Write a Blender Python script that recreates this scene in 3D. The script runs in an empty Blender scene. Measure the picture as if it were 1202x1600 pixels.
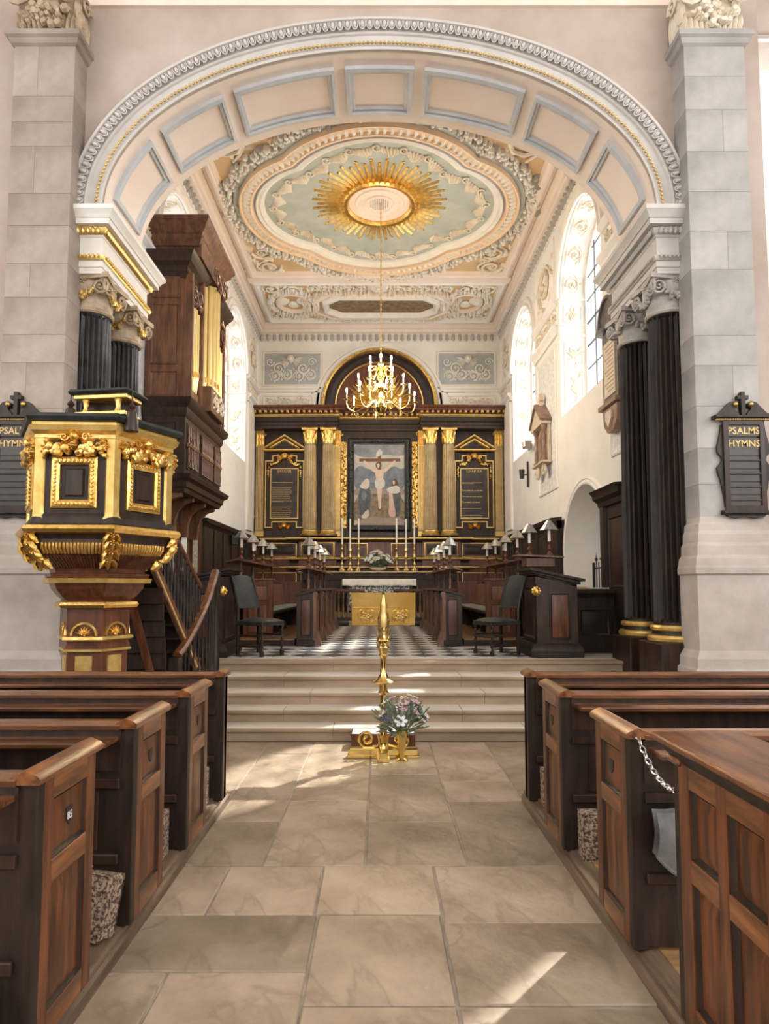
import bpy, bmesh, math, random
from mathutils import Vector, Matrix
from math import sin, cos, pi, radians, sqrt

SC = bpy.context.scene
COL = SC.collection
RND = random.Random(7)

# ------------------------------------------------------------------ camera
F_PX = 1000.0
cam_d = bpy.data.cameras.new('camera')
cam_d.sensor_fit = 'HORIZONTAL'
cam_d.sensor_width = 36.0
cam_d.lens = F_PX / 1202 * 36.0
cam_d.shift_x = (601 - 593) / 1202
cam_d.shift_y = 48.0 / 1202
cam_d.clip_end = 200
cam = bpy.data.objects.new('camera', cam_d)
cam.location = (0, 0, 1.65)
cam.rotation_euler = (radians(94.0), 0, 0)
COL.objects.link(cam)
SC.camera = cam

# ------------------------------------------------------------------ view, world, daylight
SC.view_settings.view_transform = 'Standard'
SC.view_settings.look = 'None'
SC.view_settings.gamma = 1.0
SC.view_settings.use_curve_mapping = False
SC.view_settings.exposure = 0.35

w = bpy.data.worlds.new('sky'); SC.world = w; w.use_nodes = True
bgn = w.node_tree.nodes['Background']
bgn.inputs[0].default_value = (1.0, 0.985, 0.96, 1)
bgn.inputs[1].default_value = 1.6

def lamp(name, kind, loc, direction, energy, color=(1, 1, 1), **kw):
    d = bpy.data.lights.new(name, kind); d.energy = energy; d.color = color
    for k, v in kw.items(): setattr(d, k, v)
    o = bpy.data.objects.new(name, d); COL.objects.link(o)
    o.location = loc
    o.rotation_euler = Vector(direction).to_track_quat('-Z', 'Y').to_euler()
    return o

lamp('sun', 'SUN', (12, 20, 15), (-0.98, -1.1, -1.45), 9.0, (1.0, 0.93, 0.82), angle=radians(0.9))
# daylight that stands in the four chancel windows (outside the panes)
for wy in (11.25, 15.72):
    lamp('window_daylight_right', 'AREA', (7.2, wy, 7.6), (-1, 0, -0.25), 330, (0.98, 0.98, 1.0), shape='RECTANGLE', size=4.0, size_y=5.0)
    lamp('window_daylight_left', 'AREA', (-7.2, wy, 7.6), (1, 0, -0.25), 240, (0.98, 0.98, 1.0), shape='RECTANGLE', size=4.0, size_y=5.0)

# daylight in the nave's tall side windows (three a side) and its west window, all behind or beside the camera
for wy in (-9.0, -3.6, 1.8):
    lamp('nave_daylight_right', 'AREA', (8.75, wy, 6.4), (-1, 0, -0.25), 270, (1.0, 0.98, 0.95), shape='RECTANGLE', size=3.4, size_y=6.0)
    lamp('nave_daylight_left', 'AREA', (-8.75, wy, 6.4), (1, 0, -0.25), 170, (1.0, 0.97, 0.93), shape='RECTANGLE', size=3.4, size_y=6.0)
lamp('nave_daylight_west', 'AREA', (0, -13.2, 6.0), (0, 1, -0.1), 190, (1.0, 0.98, 0.95), shape='RECTANGLE', size=6.0, size_y=6.5)

# ------------------------------------------------------------------ materials
MATS = {}
def mat(name, col, rough=0.6, metal=0.0, col2=None, scale=6.0, stretch=(1, 1, 1), bump=0.0, bscale=30.0,
        contrast=(0.35, 0.65), coat=0.0, emit=None, estr=0.0, spec=0.5, vein=None, detail=5.0, randv=0.0, sheen=0.0):
    m = bpy.data.materials.new(name); m.use_nodes = True
    nt = m.node_tree; N = nt.nodes; L = nt.links
    b = N['Principled BSDF']
    b.inputs['Roughness'].default_value = rough
    b.inputs['Metallic'].default_value = metal
    b.inputs['Base Color'].default_value = (*col, 1)
    b.inputs['Specular IOR Level'].default_value = spec
    if coat: b.inputs['Coat Weight'].default_value = coat; b.inputs['Coat Roughness'].default_value = 0.25
    if emit: b.inputs['Emission Color'].default_value = (*emit, 1); b.inputs['Emission Strength'].default_value = estr
    tc = N.new('ShaderNodeTexCoord'); mp = N.new('ShaderNodeMapping')
    L.new(tc.outputs['Object'], mp.inputs['Vector']); mp.inputs['Scale'].default_value = stretch
    out = None
    if col2:
        nz = N.new('ShaderNodeTexNoise'); nz.inputs['Scale'].default_value = scale; nz.inputs['Detail'].default_value = detail
        nz.inputs['Roughness'].default_value = 0.62
        L.new(mp.outputs[0], nz.inputs['Vector'])
        rp = N.new('ShaderNodeValToRGB')
        rp.color_ramp.elements[0].position = contrast[0]; rp.color_ramp.elements[0].color = (*col, 1)
        rp.color_ramp.elements[1].position = contrast[1]; rp.color_ramp.elements[1].color = (*col2, 1)
        L.new(nz.outputs['Fac'], rp.inputs['Fac']); out = rp.outputs['Color']
    if vein:
        nv = N.new('ShaderNodeTexNoise'); nv.inputs['Scale'].default_value = scale * 0.45; nv.inputs['Detail'].default_value = 8
        nv.inputs['Distortion'].default_value = 1.2
        L.new(mp.outputs[0], nv.inputs['Vector'])
        rv = N.new('ShaderNodeValToRGB')
        for e, (p, v) in zip(rv.color_ramp.elements, ((0.48, 0), (0.5, 1))): e.position = p; e.color = (v, v, v, 1)
        e = rv.color_ramp.elements.new(0.52); e.color = (0, 0, 0, 1)
        L.new(nv.outputs['Fac'], rv.inputs['Fac'])
        mx = N.new('ShaderNodeMix'); mx.data_type = 'RGBA'; mx.inputs['B'].default_value = (*vein, 1)
        if out: L.new(out, mx.inputs['A'])
        else: mx.inputs['A'].default_value = (*col, 1)
        mm = N.new('ShaderNodeMath'); mm.operation = 'MULTIPLY'; mm.inputs[1].default_value = 0.4
        L.new(rv.outputs['Color'], mm.inputs[0]); L.new(mm.outputs[0], mx.inputs['Factor'])
        out = mx.outputs['Result']
    if randv:
        oi = N.new('ShaderNodeObjectInfo'); hs = N.new('ShaderNodeHueSaturation')
        mr = N.new('ShaderNodeMapRange'); mr.inputs['To Min'].default_value = 1 - randv; mr.inputs['To Max'].default_value = 1 + randv
        L.new(oi.outputs['Random'], mr.inputs['Value']); L.new(mr.outputs[0], hs.inputs['Value'])
        if out: L.new(out, hs.inputs['Color'])
        else: hs.inputs['Color'].default_value = (*col, 1)
        out = hs.outputs['Color']
    if out: L.new(out, b.inputs['Base Color'])
    if bump:
        nb = N.new('ShaderNodeTexNoise'); nb.inputs['Scale'].default_value = bscale; nb.inputs['Detail'].default_value = 4
        L.new(mp.outputs[0], nb.inputs['Vector'])
        bp = N.new('ShaderNodeBump'); bp.inputs['Strength'].default_value = bump; bp.inputs['Distance'].default_value = 0.02
        L.new(nb.outputs['Fac'], bp.inputs['Height']); L.new(bp.outputs[0], b.inputs['Normal'])
    MATS[name] = m
    return m

mat('plaster_grey', (0.56, 0.535, 0.52), 0.65, col2=(0.64, 0.62, 0.605), scale=3)
mat('wall_pink', (0.43, 0.345, 0.30), 0.8, col2=(0.55, 0.465, 0.42), scale=0.9, bump=0.05)
mat('plaster_white', (0.80, 0.775, 0.74), 0.7, col2=(0.86, 0.84, 0.81), scale=2.0, bump=0.05)
mat('plaster_pink', (0.82, 0.69, 0.61), 0.7, col2=(0.86, 0.76, 0.69), scale=1.5)
mat('plaster_cream', (0.60, 0.39, 0.20), 0.75, col2=(0.70, 0.50, 0.31), scale=1.2)
mat('soffit_field', (0.80, 0.57, 0.37), 0.75, col2=(0.84, 0.66, 0.49), scale=1.6)
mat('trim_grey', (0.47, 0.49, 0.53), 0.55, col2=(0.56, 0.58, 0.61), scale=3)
mat('ornament_white', (0.80, 0.75, 0.68), 0.6, col2=(0.86, 0.83, 0.78), scale=5)
mat('ornament_cream', (0.70, 0.60, 0.46), 0.6, col2=(0.82, 0.76, 0.66), scale=6)
mat('ornament_gold', (0.62, 0.42, 0.14), 0.38, metal=0.75, col2=(0.80, 0.58, 0.24), scale=9)
mat('leaf_grey', (0.36, 0.34, 0.32), 0.6, col2=(0.52, 0.50, 0.47), scale=9)
mat('blue_field', (0.39, 0.43, 0.405), 0.75, col2=(0.51, 0.545, 0.51), scale=1.8)
mat('blue_panel', (0.36, 0.39, 0.40), 0.75, col2=(0.44, 0.47, 0.48), scale=3)
mat('diaper', (0.62, 0.62, 0.62), 0.8, col2=(0.78, 0.78, 0.77), scale=14, contrast=(0.42, 0.58), bump=0.4, bscale=30)
mat('mosaic_dark', (0.16, 0.10, 0.05), 0.7, col2=(0.34, 0.25, 0.15), scale=7)
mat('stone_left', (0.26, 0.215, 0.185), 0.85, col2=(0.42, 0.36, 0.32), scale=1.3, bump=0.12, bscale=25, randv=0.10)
mat('stone_right', (0.29, 0.28, 0.275), 0.85, col2=(0.46, 0.445, 0.44), scale=1.3, bump=0.12, bscale=25, randv=0.10)  # greyer than the left pier: this side's cool light put into the colour
mat('stone_base', (0.40, 0.35, 0.32), 0.8, col2=(0.55, 0.50, 0.47), scale=1.6, bump=0.08)
mat('flagstone', (0.25, 0.185, 0.13), 0.45, col2=(0.48, 0.385, 0.295), scale=2.0, contrast=(.30, .70), bump=0.9, bscale=5, randv=0.24, detail=14, vein=(0.17, 0.125, 0.085))
mat('joint', (0.42, 0.37, 0.31), 0.95, col2=(0.26, 0.22, 0.18), scale=6)
mat('tread_toplit', (0.55, 0.49, 0.43), 0.6, col2=(0.68, 0.63, 0.57), scale=3.5, stretch=(0.35, 1, 1), bump=0.08, bscale=18)  # step stone made paler, with light from above put into its colour
mat('oak_kerb', (0.085, 0.052, 0.034), 0.45, col2=(0.20, 0.135, 0.09), scale=3, stretch=(6, .7, 6))
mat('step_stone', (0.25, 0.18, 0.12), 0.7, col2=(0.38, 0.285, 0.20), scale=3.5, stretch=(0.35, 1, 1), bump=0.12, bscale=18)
mat('tile_white', (0.62, 0.61, 0.60), 0.22, col2=(0.74, 0.73, 0.72), scale=3)
mat('tile_dark', (0.07, 0.08, 0.095), 0.22, col2=(0.14, 0.15, 0.17), scale=3)
W_ = dict(scale=3.2, contrast=(0.38, 0.74), bump=0.08, bscale=22)
mat('oak_pew', (0.040, 0.013, 0.005), 0.36, col2=(0.215, 0.066, 0.020), stretch=(6, 6, 0.7), coat=0.1, randv=0.12, **W_)
mat('oak_pew_h', (0.065, 0.023, 0.009), 0.24, col2=(0.23, 0.090, 0.031), stretch=(0.7, 6, 6), coat=0.5, randv=0.12, **W_)
mat('oak_pew_d', (0.080, 0.026, 0.009), 0.3, col2=(0.34, 0.125, 0.036), stretch=(6, 0.7, 6), coat=0.2, randv=0.1, **W_)
mat('capital_brown', (0.30, 0.215, 0.135), 0.5, col2=(0.56, 0.45, 0.33), scale=7)
mat('oak_black', (0.014, 0.009, 0.007), 0.45, col2=(0.046, 0.026, 0.018), stretch=(5, 5, 0.8), spec=0.35, **W_)
mat('oak_dark', (0.018, 0.010, 0.007), 0.38, col2=(0.062, 0.030, 0.019), stretch=(5, 5, 0.8), spec=0.4, **W_)
mat('oak_red', (0.065, 0.020, 0.010), 0.34, col2=(0.185, 0.062, 0.027), stretch=(5, 5, 0.7), coat=0.1, **W_)
mat('oak_organ', (0.085, 0.034, 0.018), 0.36, col2=(0.25, 0.112, 0.055), stretch=(4, 4, 0.7), coat=0.2, **W_)
mat('board_floor', (0.20, 0.105, 0.045), 0.5, col2=(0.38, 0.225, 0.105), stretch=(1, 6, 6), randv=0.15, **W_)
mat('gold', (0.62, 0.36, 0.075), 0.3, metal=0.9, col2=(0.90, 0.62, 0.22), scale=12, bump=0.2, bscale=45)
mat('gold_flat', (0.60, 0.38, 0.095), 0.36, metal=0.75, col2=(0.80, 0.58, 0.23), scale=9, bump=0.1, bscale=60)
mat('gold_paint', (0.66, 0.46, 0.20), 0.5, metal=0.3)
mat('brass', (0.72, 0.50, 0.15), 0.16, metal=1.0, col2=(0.86, 0.66, 0.28), scale=5)
mat('brass_plate', (0.74, 0.50, 0.13), 0.12, metal=1.0, col2=(0.88, 0.66, 0.25), scale=3, bump=0.25, bscale=9)
mat('brass_dull', (0.55, 0.38, 0.13), 0.3, metal=0.9, col2=(0.75, 0.56, 0.26), scale=9)
mat('column_bronze', (0.25, 0.19, 0.115), 0.42, col2=(0.40, 0.325, 0.22), scale=3, metal=0.2)
mat('black_marble', (0.018, 0.018, 0.020), 0.22, col2=(0.05, 0.05, 0.052), scale=4)
mat('frame_black', (0.012, 0.012, 0.013), 0.35, col2=(0.035, 0.035, 0.038), scale=30, bump=0.6, bscale=60)
mat('candle_wax', (0.85, 0.83, 0.78), 0.5)
mat('pewter', (0.30, 0.31, 0.31), 0.3, metal=0.7, col2=(0.48, 0.49, 0.48), scale=12)
mat('leather', (0.012, 0.014, 0.014), 0.45, spec=0.35, col2=(0.032, 0.036, 0.035), scale=6, bump=0.15, bscale=60)
mat('cushion_grey', (0.14, 0.15, 0.15), 0.8, col2=(0.24, 0.25, 0.25), scale=20)
mat('linen', (0.74, 0.73, 0.70), 0.8, col2=(0.84, 0.83, 0.81), scale=9, bump=0.1)
mat('lace', (0.06, 0.09, 0.10), 0.8, col2=(0.72, 0.74, 0.74), scale=26, contrast=(0.47, 0.53))
mat('kneeler_cloth', (0.07, 0.035, 0.03), 0.9, col2=(0.36, 0.27, 0.19), scale=60, contrast=(0.44, 0.56), bump=0.4, bscale=90)
mat('canvas_grey', (0.12, 0.12, 0.12), 0.9, col2=(0.19, 0.19, 0.187), scale=14, bump=0.3, bscale=12)
mat('iron', (0.02, 0.02, 0.021), 0.5)
mat('steel', (0.5, 0.48, 0.46), 0.3, metal=1.0)
mat('marble_brown', (0.17, 0.095, 0.065), 0.4, col2=(0.36, 0.235, 0.175), scale=5)
mat('marble_dark', (0.07, 0.065, 0.062), 0.4, col2=(0.20, 0.17, 0.15), scale=5)
mat('marble_cream', (0.60, 0.50, 0.38), 0.5, col2=(0.70, 0.61, 0.49), scale=6)
mat('tablet_black', (0.018, 0.016, 0.018), 0.3, col2=(0.05, 0.035, 0.030), scale=3)
mat('pipe_gold', (0.70, 0.50, 0.17), 0.3, metal=0.75, col2=(0.86, 0.70, 0.38), scale=3, stretch=(1, 1, 0.2))
mat('lead', (0.10, 0.11, 0.12), 0.6)
mat('flame', (1, 0.8, 0.5), 0.5, emit=(1.0, 0.80, 0.48), estr=60.0)
mat('leaf_green', (0.10, 0.15, 0.09), 0.6, col2=(0.26, 0.32, 0.24), scale=9)
mat('petal_white', (0.76, 0.76, 0.77), 0.7)
mat('petal_pink', (0.52, 0.33, 0.36), 0.7)
mat('petal_blue', (0.10, 0.11, 0.17), 0.7)
mat('petal_cream', (0.66, 0.60, 0.44), 0.7)
mat('brochure', (0.50, 0.42, 0.30), 0.5, col2=(0.12, 0.14, 0.16), scale=18, contrast=(0.42, 0.58))
mat('paper_white', (0.75, 0.74, 0.70), 0.6, col2=(0.55, 0.53, 0.50), scale=24, contrast=(0.45, 0.6))
mat('skin_paint', (0.62, 0.44, 0.33), 0.6, col2=(0.70, 0.55, 0.44), scale=6)
mat('sky_paint', (0.13, 0.16, 0.21), 0.55, col2=(0.36, 0.34, 0.32), scale=2.4, contrast=(0.35, 0.7))
mat('cloud_paint', (0.42, 0.40, 0.35), 0.55, col2=(0.55, 0.52, 0.45), scale=4)
mat('hill_paint', (0.10, 0.125, 0.16), 0.55, col2=(0.20, 0.235, 0.27), scale=5)
mat('dusk_paint', (0.38, 0.26, 0.18), 0.55, col2=(0.22, 0.22, 0.24), scale=6)
mat('ground_paint', (0.10, 0.075, 0.05), 0.55, col2=(0.30, 0.23, 0.15), scale=8)
mat('wood_paint', (0.17, 0.075, 0.035), 0.55)
mat('blue_robe_paint', (0.035, 0.045, 0.06), 0.55, col2=(0.10, 0.115, 0.13), scale=7)
mat('veil_paint', (0.52, 0.47, 0.42), 0.55, col2=(0.64, 0.60, 0.55), scale=8)
mat('pink_robe_paint', (0.50, 0.33, 0.27), 0.55, col2=(0.62, 0.46, 0.38), scale=8)
mat('hair_paint', (0.10, 0.055, 0.03), 0.6)
mat('shadow_blue_glass', (0.5, 0.53, 0.55), 0.1)

# window glass: thin clear pane
def glass_mat():
    m = bpy.data.materials.new('window_glass'); m.use_nodes = True
    nt = m.node_tree; N = nt.nodes; L = nt.links
    for n in list(N):
        if n.type != 'OUTPUT_MATERIAL': N.remove(n)
    out = [n for n in N if n.type == 'OUTPUT_MATERIAL'][0]
    t = N.new('ShaderNodeBsdfTransparent'); t.inputs[0].default_value = (0.93, 0.95, 0.96, 1)
    g = N.new('ShaderNodeBsdfGlossy'); g.inputs['Roughness'].default_value = 0.1
    x = N.new('ShaderNodeMixShader'); x.inputs[0].default_value = 0.06
    L.new(t.outputs[0], x.inputs[1]); L.new(g.outputs[0], x.inputs[2]); L.new(x.outputs[0], out.inputs[0])
    MATS['window_glass'] = m
glass_mat()
# ------------------------------------------------------------------ planes: map (u, v, w) to the world, w stands proud
def FRONT(y0, x0=0, z0=0): return lambda u, v, w: (x0 + u, y0 - w, z0 + v)      # faces the nave
def RIGHTW(x0): return lambda u, v, w: (x0 - w, u, v)                            # right wall, faces -x
def LEFTW(x0): return lambda u, v, w: (x0 + w, u, v)                             # left wall, faces +x
def CEILP(z0): return lambda u, v, w: (u, v, z0 - w)
def FLOORP(z0): return lambda u, v, w: (u, v, z0 + w)
def ROT(T, a, cu=0, cv=0):
    ca, sa = cos(a), sin(a)
    return lambda u, v, w: T(cu + u * ca - v * sa, cv + u * sa + v * ca, w)
def SCL(T, cu, cv, s, mirror=1): return lambda u, v, w: T(cu + u * s * mirror, cv + v * s, w * s)

class MB:
    def __init__(s): s.v = []; s.f = []
    def add(s, vs, fs):
        o = len(s.v); s.v += [tuple(p) for p in vs]; s.f += [tuple(i + o for i in f) for f in fs]
        return s
    def grid(s, rows, closed_u=False, closed_v=False, caps=False):
        n = len(rows); m = len(rows[0]); vs = [p for r in rows for p in r]; fs = []
        for i in range(n if closed_v else n - 1):
            for j in range(m if closed_u else m - 1):
                fs.append((i * m + j, i * m + (j + 1) % m, ((i + 1) % n) * m + (j + 1) % m, ((i + 1) % n) * m + j))
        if caps:
            fs.append(tuple(range(m))[::-1]); fs.append(tuple(range((n - 1) * m, n * m)))
        return s.add(vs, fs)
    def box(s, x0, x1, y0, y1, z0, z1, c=0.0):
        if c <= 0:
            return s.add([(x, y, z) for z in (z0, z1) for y in (y0, y1) for x in (x0, x1)],
                         [(0, 2, 3, 1), (4, 5, 7, 6), (0, 1, 5, 4), (2, 6, 7, 3), (0, 4, 6, 2), (1, 3, 7, 5)])
        c = min(c, (x1 - x0) * .45, (y1 - y0) * .45, (z1 - z0) * .45)
        def loop(z, d): return [(x0 + d, y0 + c - d if 0 else y0 + d, z) for _ in ()]
        # chamfered box: octagonal rings in xy, inset at top and bottom
        def ring(z, d):
            X0, X1, Y0, Y1 = x0 + d, x1 - d, y0 + d, y1 - d
            k = c
            return [(X0 + k, Y0, z), (X1 - k, Y0, z), (X1, Y0 + k, z), (X1, Y1 - k, z), (X1 - k, Y1, z), (X0 + k, Y1, z), (X0, Y1 - k, z), (X0, Y0 + k, z)]
        def ringd(z, d):
            X0, X1, Y0, Y1 = x0 + c, x1 - c, y0 + c, y1 - c
            return [(X0, Y0, z), (X1, Y0, z), (X1, Y0, z), (X1, Y1, z), (X1, Y1, z), (X0, Y1, z), (X0, Y1, z), (X0, Y0, z)]
        r = [ring(z0 + c, 0), ring(z1 - c, 0)]
        s.grid(r, closed_u=True)
        for z, rr in ((z0, r[0]), (z1, r[1])):
            X0, X1, Y0, Y1 = x0 + c, x1 - c, y0 + c, y1 - c
            q = [(X0, Y0, z), (X1, Y0, z), (X1, Y1, z), (X0, Y1, z)]
            s.add(rr + q, [(0, 1, 9, 8), (1, 2, 9), (2, 3, 10, 9), (3, 4, 10), (4, 5, 11, 10), (5, 6, 11), (6, 7, 8, 11), (7, 0, 8), (8, 9, 10, 11)])
        return s
    def tbox(s, T, u0, u1, v0, v1, w0, w1, ch=0.0):
        # box on a plane; ch tapers the proud face
        a = [(u0, v0), (u1, v0), (u1, v1), (u0, v1)]; b = [(u0 + ch, v0 + ch), (u1 - ch, v0 + ch), (u1 - ch, v1 - ch), (u0 + ch, v1 - ch)]
        return s.add([T(u, v, w0) for u, v in a] + [T(u, v, w1) for u, v in b],
                     [(3, 2, 1, 0), (4, 5, 6, 7), (0, 1, 5, 4), (1, 2, 6, 5), (2, 3, 7, 6), (3, 0, 4, 7)])
    def prism(s, T, poly, w0, w1):
        n = len(poly)
        return s.add([T(u, v, w0) for u, v in poly] + [T(u, v, w1) for u, v in poly],
                     [tuple(range(n))[::-1], tuple(range(n, 2 * n))] + [(i, (i + 1) % n, n + (i + 1) % n, n + i) for i in range(n)])
    def mold(s, T, path, prof, closed=False, cap=True):
        # mitred sweep: path in (u, v); prof list of (offset to the left of travel, w)
        n = len(path); rows = []
        for i in range(n):
            p = path[i]
            if closed: a, b = path[i - 1], path[(i + 1) % n]
            else: a, b = path[max(i - 1, 0)], path[min(i + 1, n - 1)]
            d1 = (p[0] - a[0], p[1] - a[1]); d2 = (b[0] - p[0], b[1] - p[1])
            l1 = math.hypot(*d1); l2 = math.hypot(*d2)
            if l1 < 1e-9: d1, l1 = d2, l2
            if l2 < 1e-9: d2, l2 = d1, l1
            n1 = (-d1[1] / l1, d1[0] / l1); n2 = (-d2[1] / l2, d2[0] / l2)
            bx, by = n1[0] + n2[0], n1[1] + n2[1]; bl = math.hypot(bx, by)
            if bl < 1e-6: bx, by, bl = n1[0], n1[1], 1
            bx /= bl; by /= bl; k = 1 / max(0.35, bx * n1[0] + by * n1[1])
            rows.append([T(p[0] + bx * o * k, p[1] + by * o * k, w_) for o, w_ in prof])
        s.grid(rows, closed_v=closed)
        if not closed and cap and len(prof) > 2:
            m = len(prof)
            s.add(rows[0], [tuple(range(m))]); s.add(rows[-1], [tuple(range(m))])
        return s
    def lathe(s, prof, n=24, c=(0, 0, 0), a0=0, a1=2 * pi, ax='z', sq=None):
        full = abs(a1 - a0 - 2 * pi) < 1e-6; rows = []
        k = n if full else n + 1
        for r, z in prof:
            row = []
            for i in range(k):
                a = a0 + (a1 - a0) * i / n
                p = (r * cos(a), r * sin(a), z)
                if ax == 'y': p = (p[0], z, p[1])
                if ax == 'x': p = (z, p[0], p[1])
                row.append((c[0] + p[0], c[1] + p[1], c[2] + p[2]))
            rows.append(row)
        s.grid(rows, closed_u=full, caps=full)
        return s
    def tube(s, pts, r, n=6, closed=False, cap=True):
        pts = [Vector(p) for p in pts]; k = len(pts); rows = []
        rr = r if isinstance(r, (list, tuple)) else [r] * k
        t0 = (pts[1] - pts[0]).normalized()
        up = Vector((0, 0, 1)) if abs(t0.z) < 0.9 else Vector((1, 0, 0))
        nrm = t0.cross(up).normalized()
        for i in range(k):
            t = pts[(i + 1) % k if closed else min(i + 1, k - 1)] - pts[i - 1 if (closed or i > 0) else 0]
            if t.length < 1e-9: t = t0
            t.normalize(); nrm = (nrm - t * nrm.dot(t))
            if nrm.length < 1e-6: nrm = t.orthogonal()
            nrm.normalize(); bn = t.cross(nrm)
            rows.append([tuple(pts[i] + (nrm * cos(2 * pi * j / n) + bn * sin(2 * pi * j / n)) * rr[i]) for j in range(n)])
        s.grid(rows, closed_u=True, closed_v=closed, caps=(cap and not closed))
        return s
    def ttube(s, T, pts, r, n=6, **k): return s.tube([T(*p) for p in pts], r, n, **k)
    def ball(s, c, r, nu=8, nv=5):
        rx, ry, rz = r if isinstance(r, (list, tuple)) else (r, r, r)
        rows = []
        for i in range(1, nv):
            b = -pi / 2 + pi * i / nv
            rows.append([(c[0] + rx * cos(b) * cos(2 * pi * j / nu), c[1] + ry * cos(b) * sin(2 * pi * j / nu), c[2] + rz * sin(b)) for j in range(nu)])
        o = len(s.v); s.grid(rows, closed_u=True)
        m = len(s.v); s.v += [(c[0], c[1], c[2] - rz), (c[0], c[1], c[2] + rz)]
        for j in range(nu):
            s.f.append((o + (j + 1) % nu, o + j, m)); q = o + (nv - 2) * nu
            s.f.append((q + j, q + (j + 1) % nu, m + 1))
        return s
    def tball(s, T, u, v, w_, ru, rv, rw, nu=6, nv=4):
        m = MB().ball((0, 0, 0), 1, nu, nv)
        return s.add([T(u + a * ru, v + b * rv, w_ + c * rw) for a, b, c in m.v], m.f)
    def strip(s, T, poly, w0=0.0):
        n = len(poly); return s.add([T(u, v, w0) for u, v in poly], [tuple(range(n))])
    # --- ornament on a plane
    def spiral(s, T, u, v, r, turns=1.6, d=1, a0=0.0, th=None, w=None, n=None):
        th = th or r * 0.16; w = th * 0.7 if w is None else w; n = n or int(9 * turns)
        pts = []; rr = []
        for i in range(n + 1):
            q = i / n; a = a0 + d * 2 * pi * turns * q; R = r * (1 - q) ** 0.8 + r * 0.08
            pts.append((u + R * cos(a), v + R * sin(a), w + th * 0.5 * q)); rr.append(th * (1 - 0.45 * q))
        s.ttube(T, pts, rr, 5)
        s.tball(T, u, v, w + th * 0.6, r * 0.2, r * 0.2, th * 1.3)
        return s
    def leaf(s, T, u, v, a, l, wd, h, curl=0.0, lobes=3):
        rows = []; n = lobes * 2 + 1
        for i in range(n + 1):
            q = i / n; aa = a + curl * q
            cu = u + l * q * cos(a + curl * q * 0.5); cv = v + l * q * sin(a + curl * q * 0.5)
            ww = wd * 0.5 * (sin(pi * min(1, q * 0.9 + 0.08)) ** 0.7) * (1.0 if i % 2 else 0.68)
            nx, ny = -sin(aa), cos(aa); hh = h * (0.55 + 0.45 * sin(pi * q))
            rows.append([T(cu - nx * ww, cv - ny * ww, 0.0), T(cu - nx * ww * .45, cv - ny * ww * .45, hh * .75), T(cu, cv, hh),
                         T(cu + nx * ww * .45, cv + ny * ww * .45, hh * .75), T(cu + nx * ww, cv + ny * ww, 0.0)])
        return s.grid(rows)
    def flower(s, T, u, v, r, h, n=6, a0=0):
        for k in range(n):
            a = a0 + 2 * pi * k / n
            s.tball(ROT(T, a, u, v), r * 0.58, 0, h * .35, r * 0.45, r * 0.34, h * .5, 6, 4)
        return s.tball(T, u, v, h * .55, r * .3, r * .3, h * .5, 6, 4)
    def swag(s, T, p0, p1, sag, r, h, n=12, rnd=RND):
        for i in range(n + 1):
            q = i / n; u = p0[0] + (p1[0] - p0[0]) * q; v = p0[1] + (p1[1] - p0[1]) * q - sag * 4 * q * (1 - q)
            k = r * (0.65 + 0.6 * sin(pi * q))
            for j in range(2):
                s.tball(T, u + rnd.uniform(-.5, .5) * k, v + rnd.uniform(-.6, .6) * k, h * rnd.uniform(.3, .7), k * rnd.uniform(.5, .75), k * rnd.uniform(.5, .75), h * .55, 6, 4)
        return s
    def wreath(s, T, path, r, h, step, rnd=RND, closed=True):
        # a garland of fruit and leaves along a path
        acc = 0; n = len(path)
        for i in range(n if closed else n - 1):
            a, b = path[i], path[(i + 1) % n]; L_ = math.hypot(b[0] - a[0], b[1] - a[1]); q = acc
            while q < L_:
                t = q / L_; u = a[0] + (b[0] - a[0]) * t; v = a[1] + (b[1] - a[1]) * t; an = math.atan2(b[1] - a[1], b[0] - a[0])
                for o in (-.6, .0, .6):
                    s.tball(T, u - sin(an) * o * r + rnd.uniform(-.3, .3) * r, v + cos(an) * o * r + rnd.uniform(-.3, .3) * r, h * rnd.uniform(.2, .6), r * rnd.uniform(.3, .5), r * rnd.uniform(.3, .5), h * .6, 6, 4)
                q += step
            acc = q - L_
        return s
    def rinceau(s, T, u0, u1, v0, v1, h, rnd=RND, cherub=False):
        # running scroll that fills a rectangle (long side along u or v)
        W_, H_ = u1 - u0, v1 - v0
        if H_ > W_:
            T0 = T; T = lambda a, b, c: T0(u0 + (b - v0), v0 + (a - u0), c)
            U0, U1, V0, V1 = u0, u0 + H_, v0, v0 + W_
        else: U0, U1, V0, V1 = u0, u1, v0, v1
        Lg, Hh = U1 - U0, V1 - V0; n = max(1, round(Lg / (Hh * 0.95))); st = Lg / n; r = min(st, Hh) * 0.40
        pts = []
        for i in range(n * 6 + 1):
            q = i / 6; pts.append((U0 + q * st, (V0 + V1) / 2 + Hh * 0.34 * sin(pi * q), h * .4))
        s.ttube(T, pts, Hh * 0.035, 5)
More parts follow.
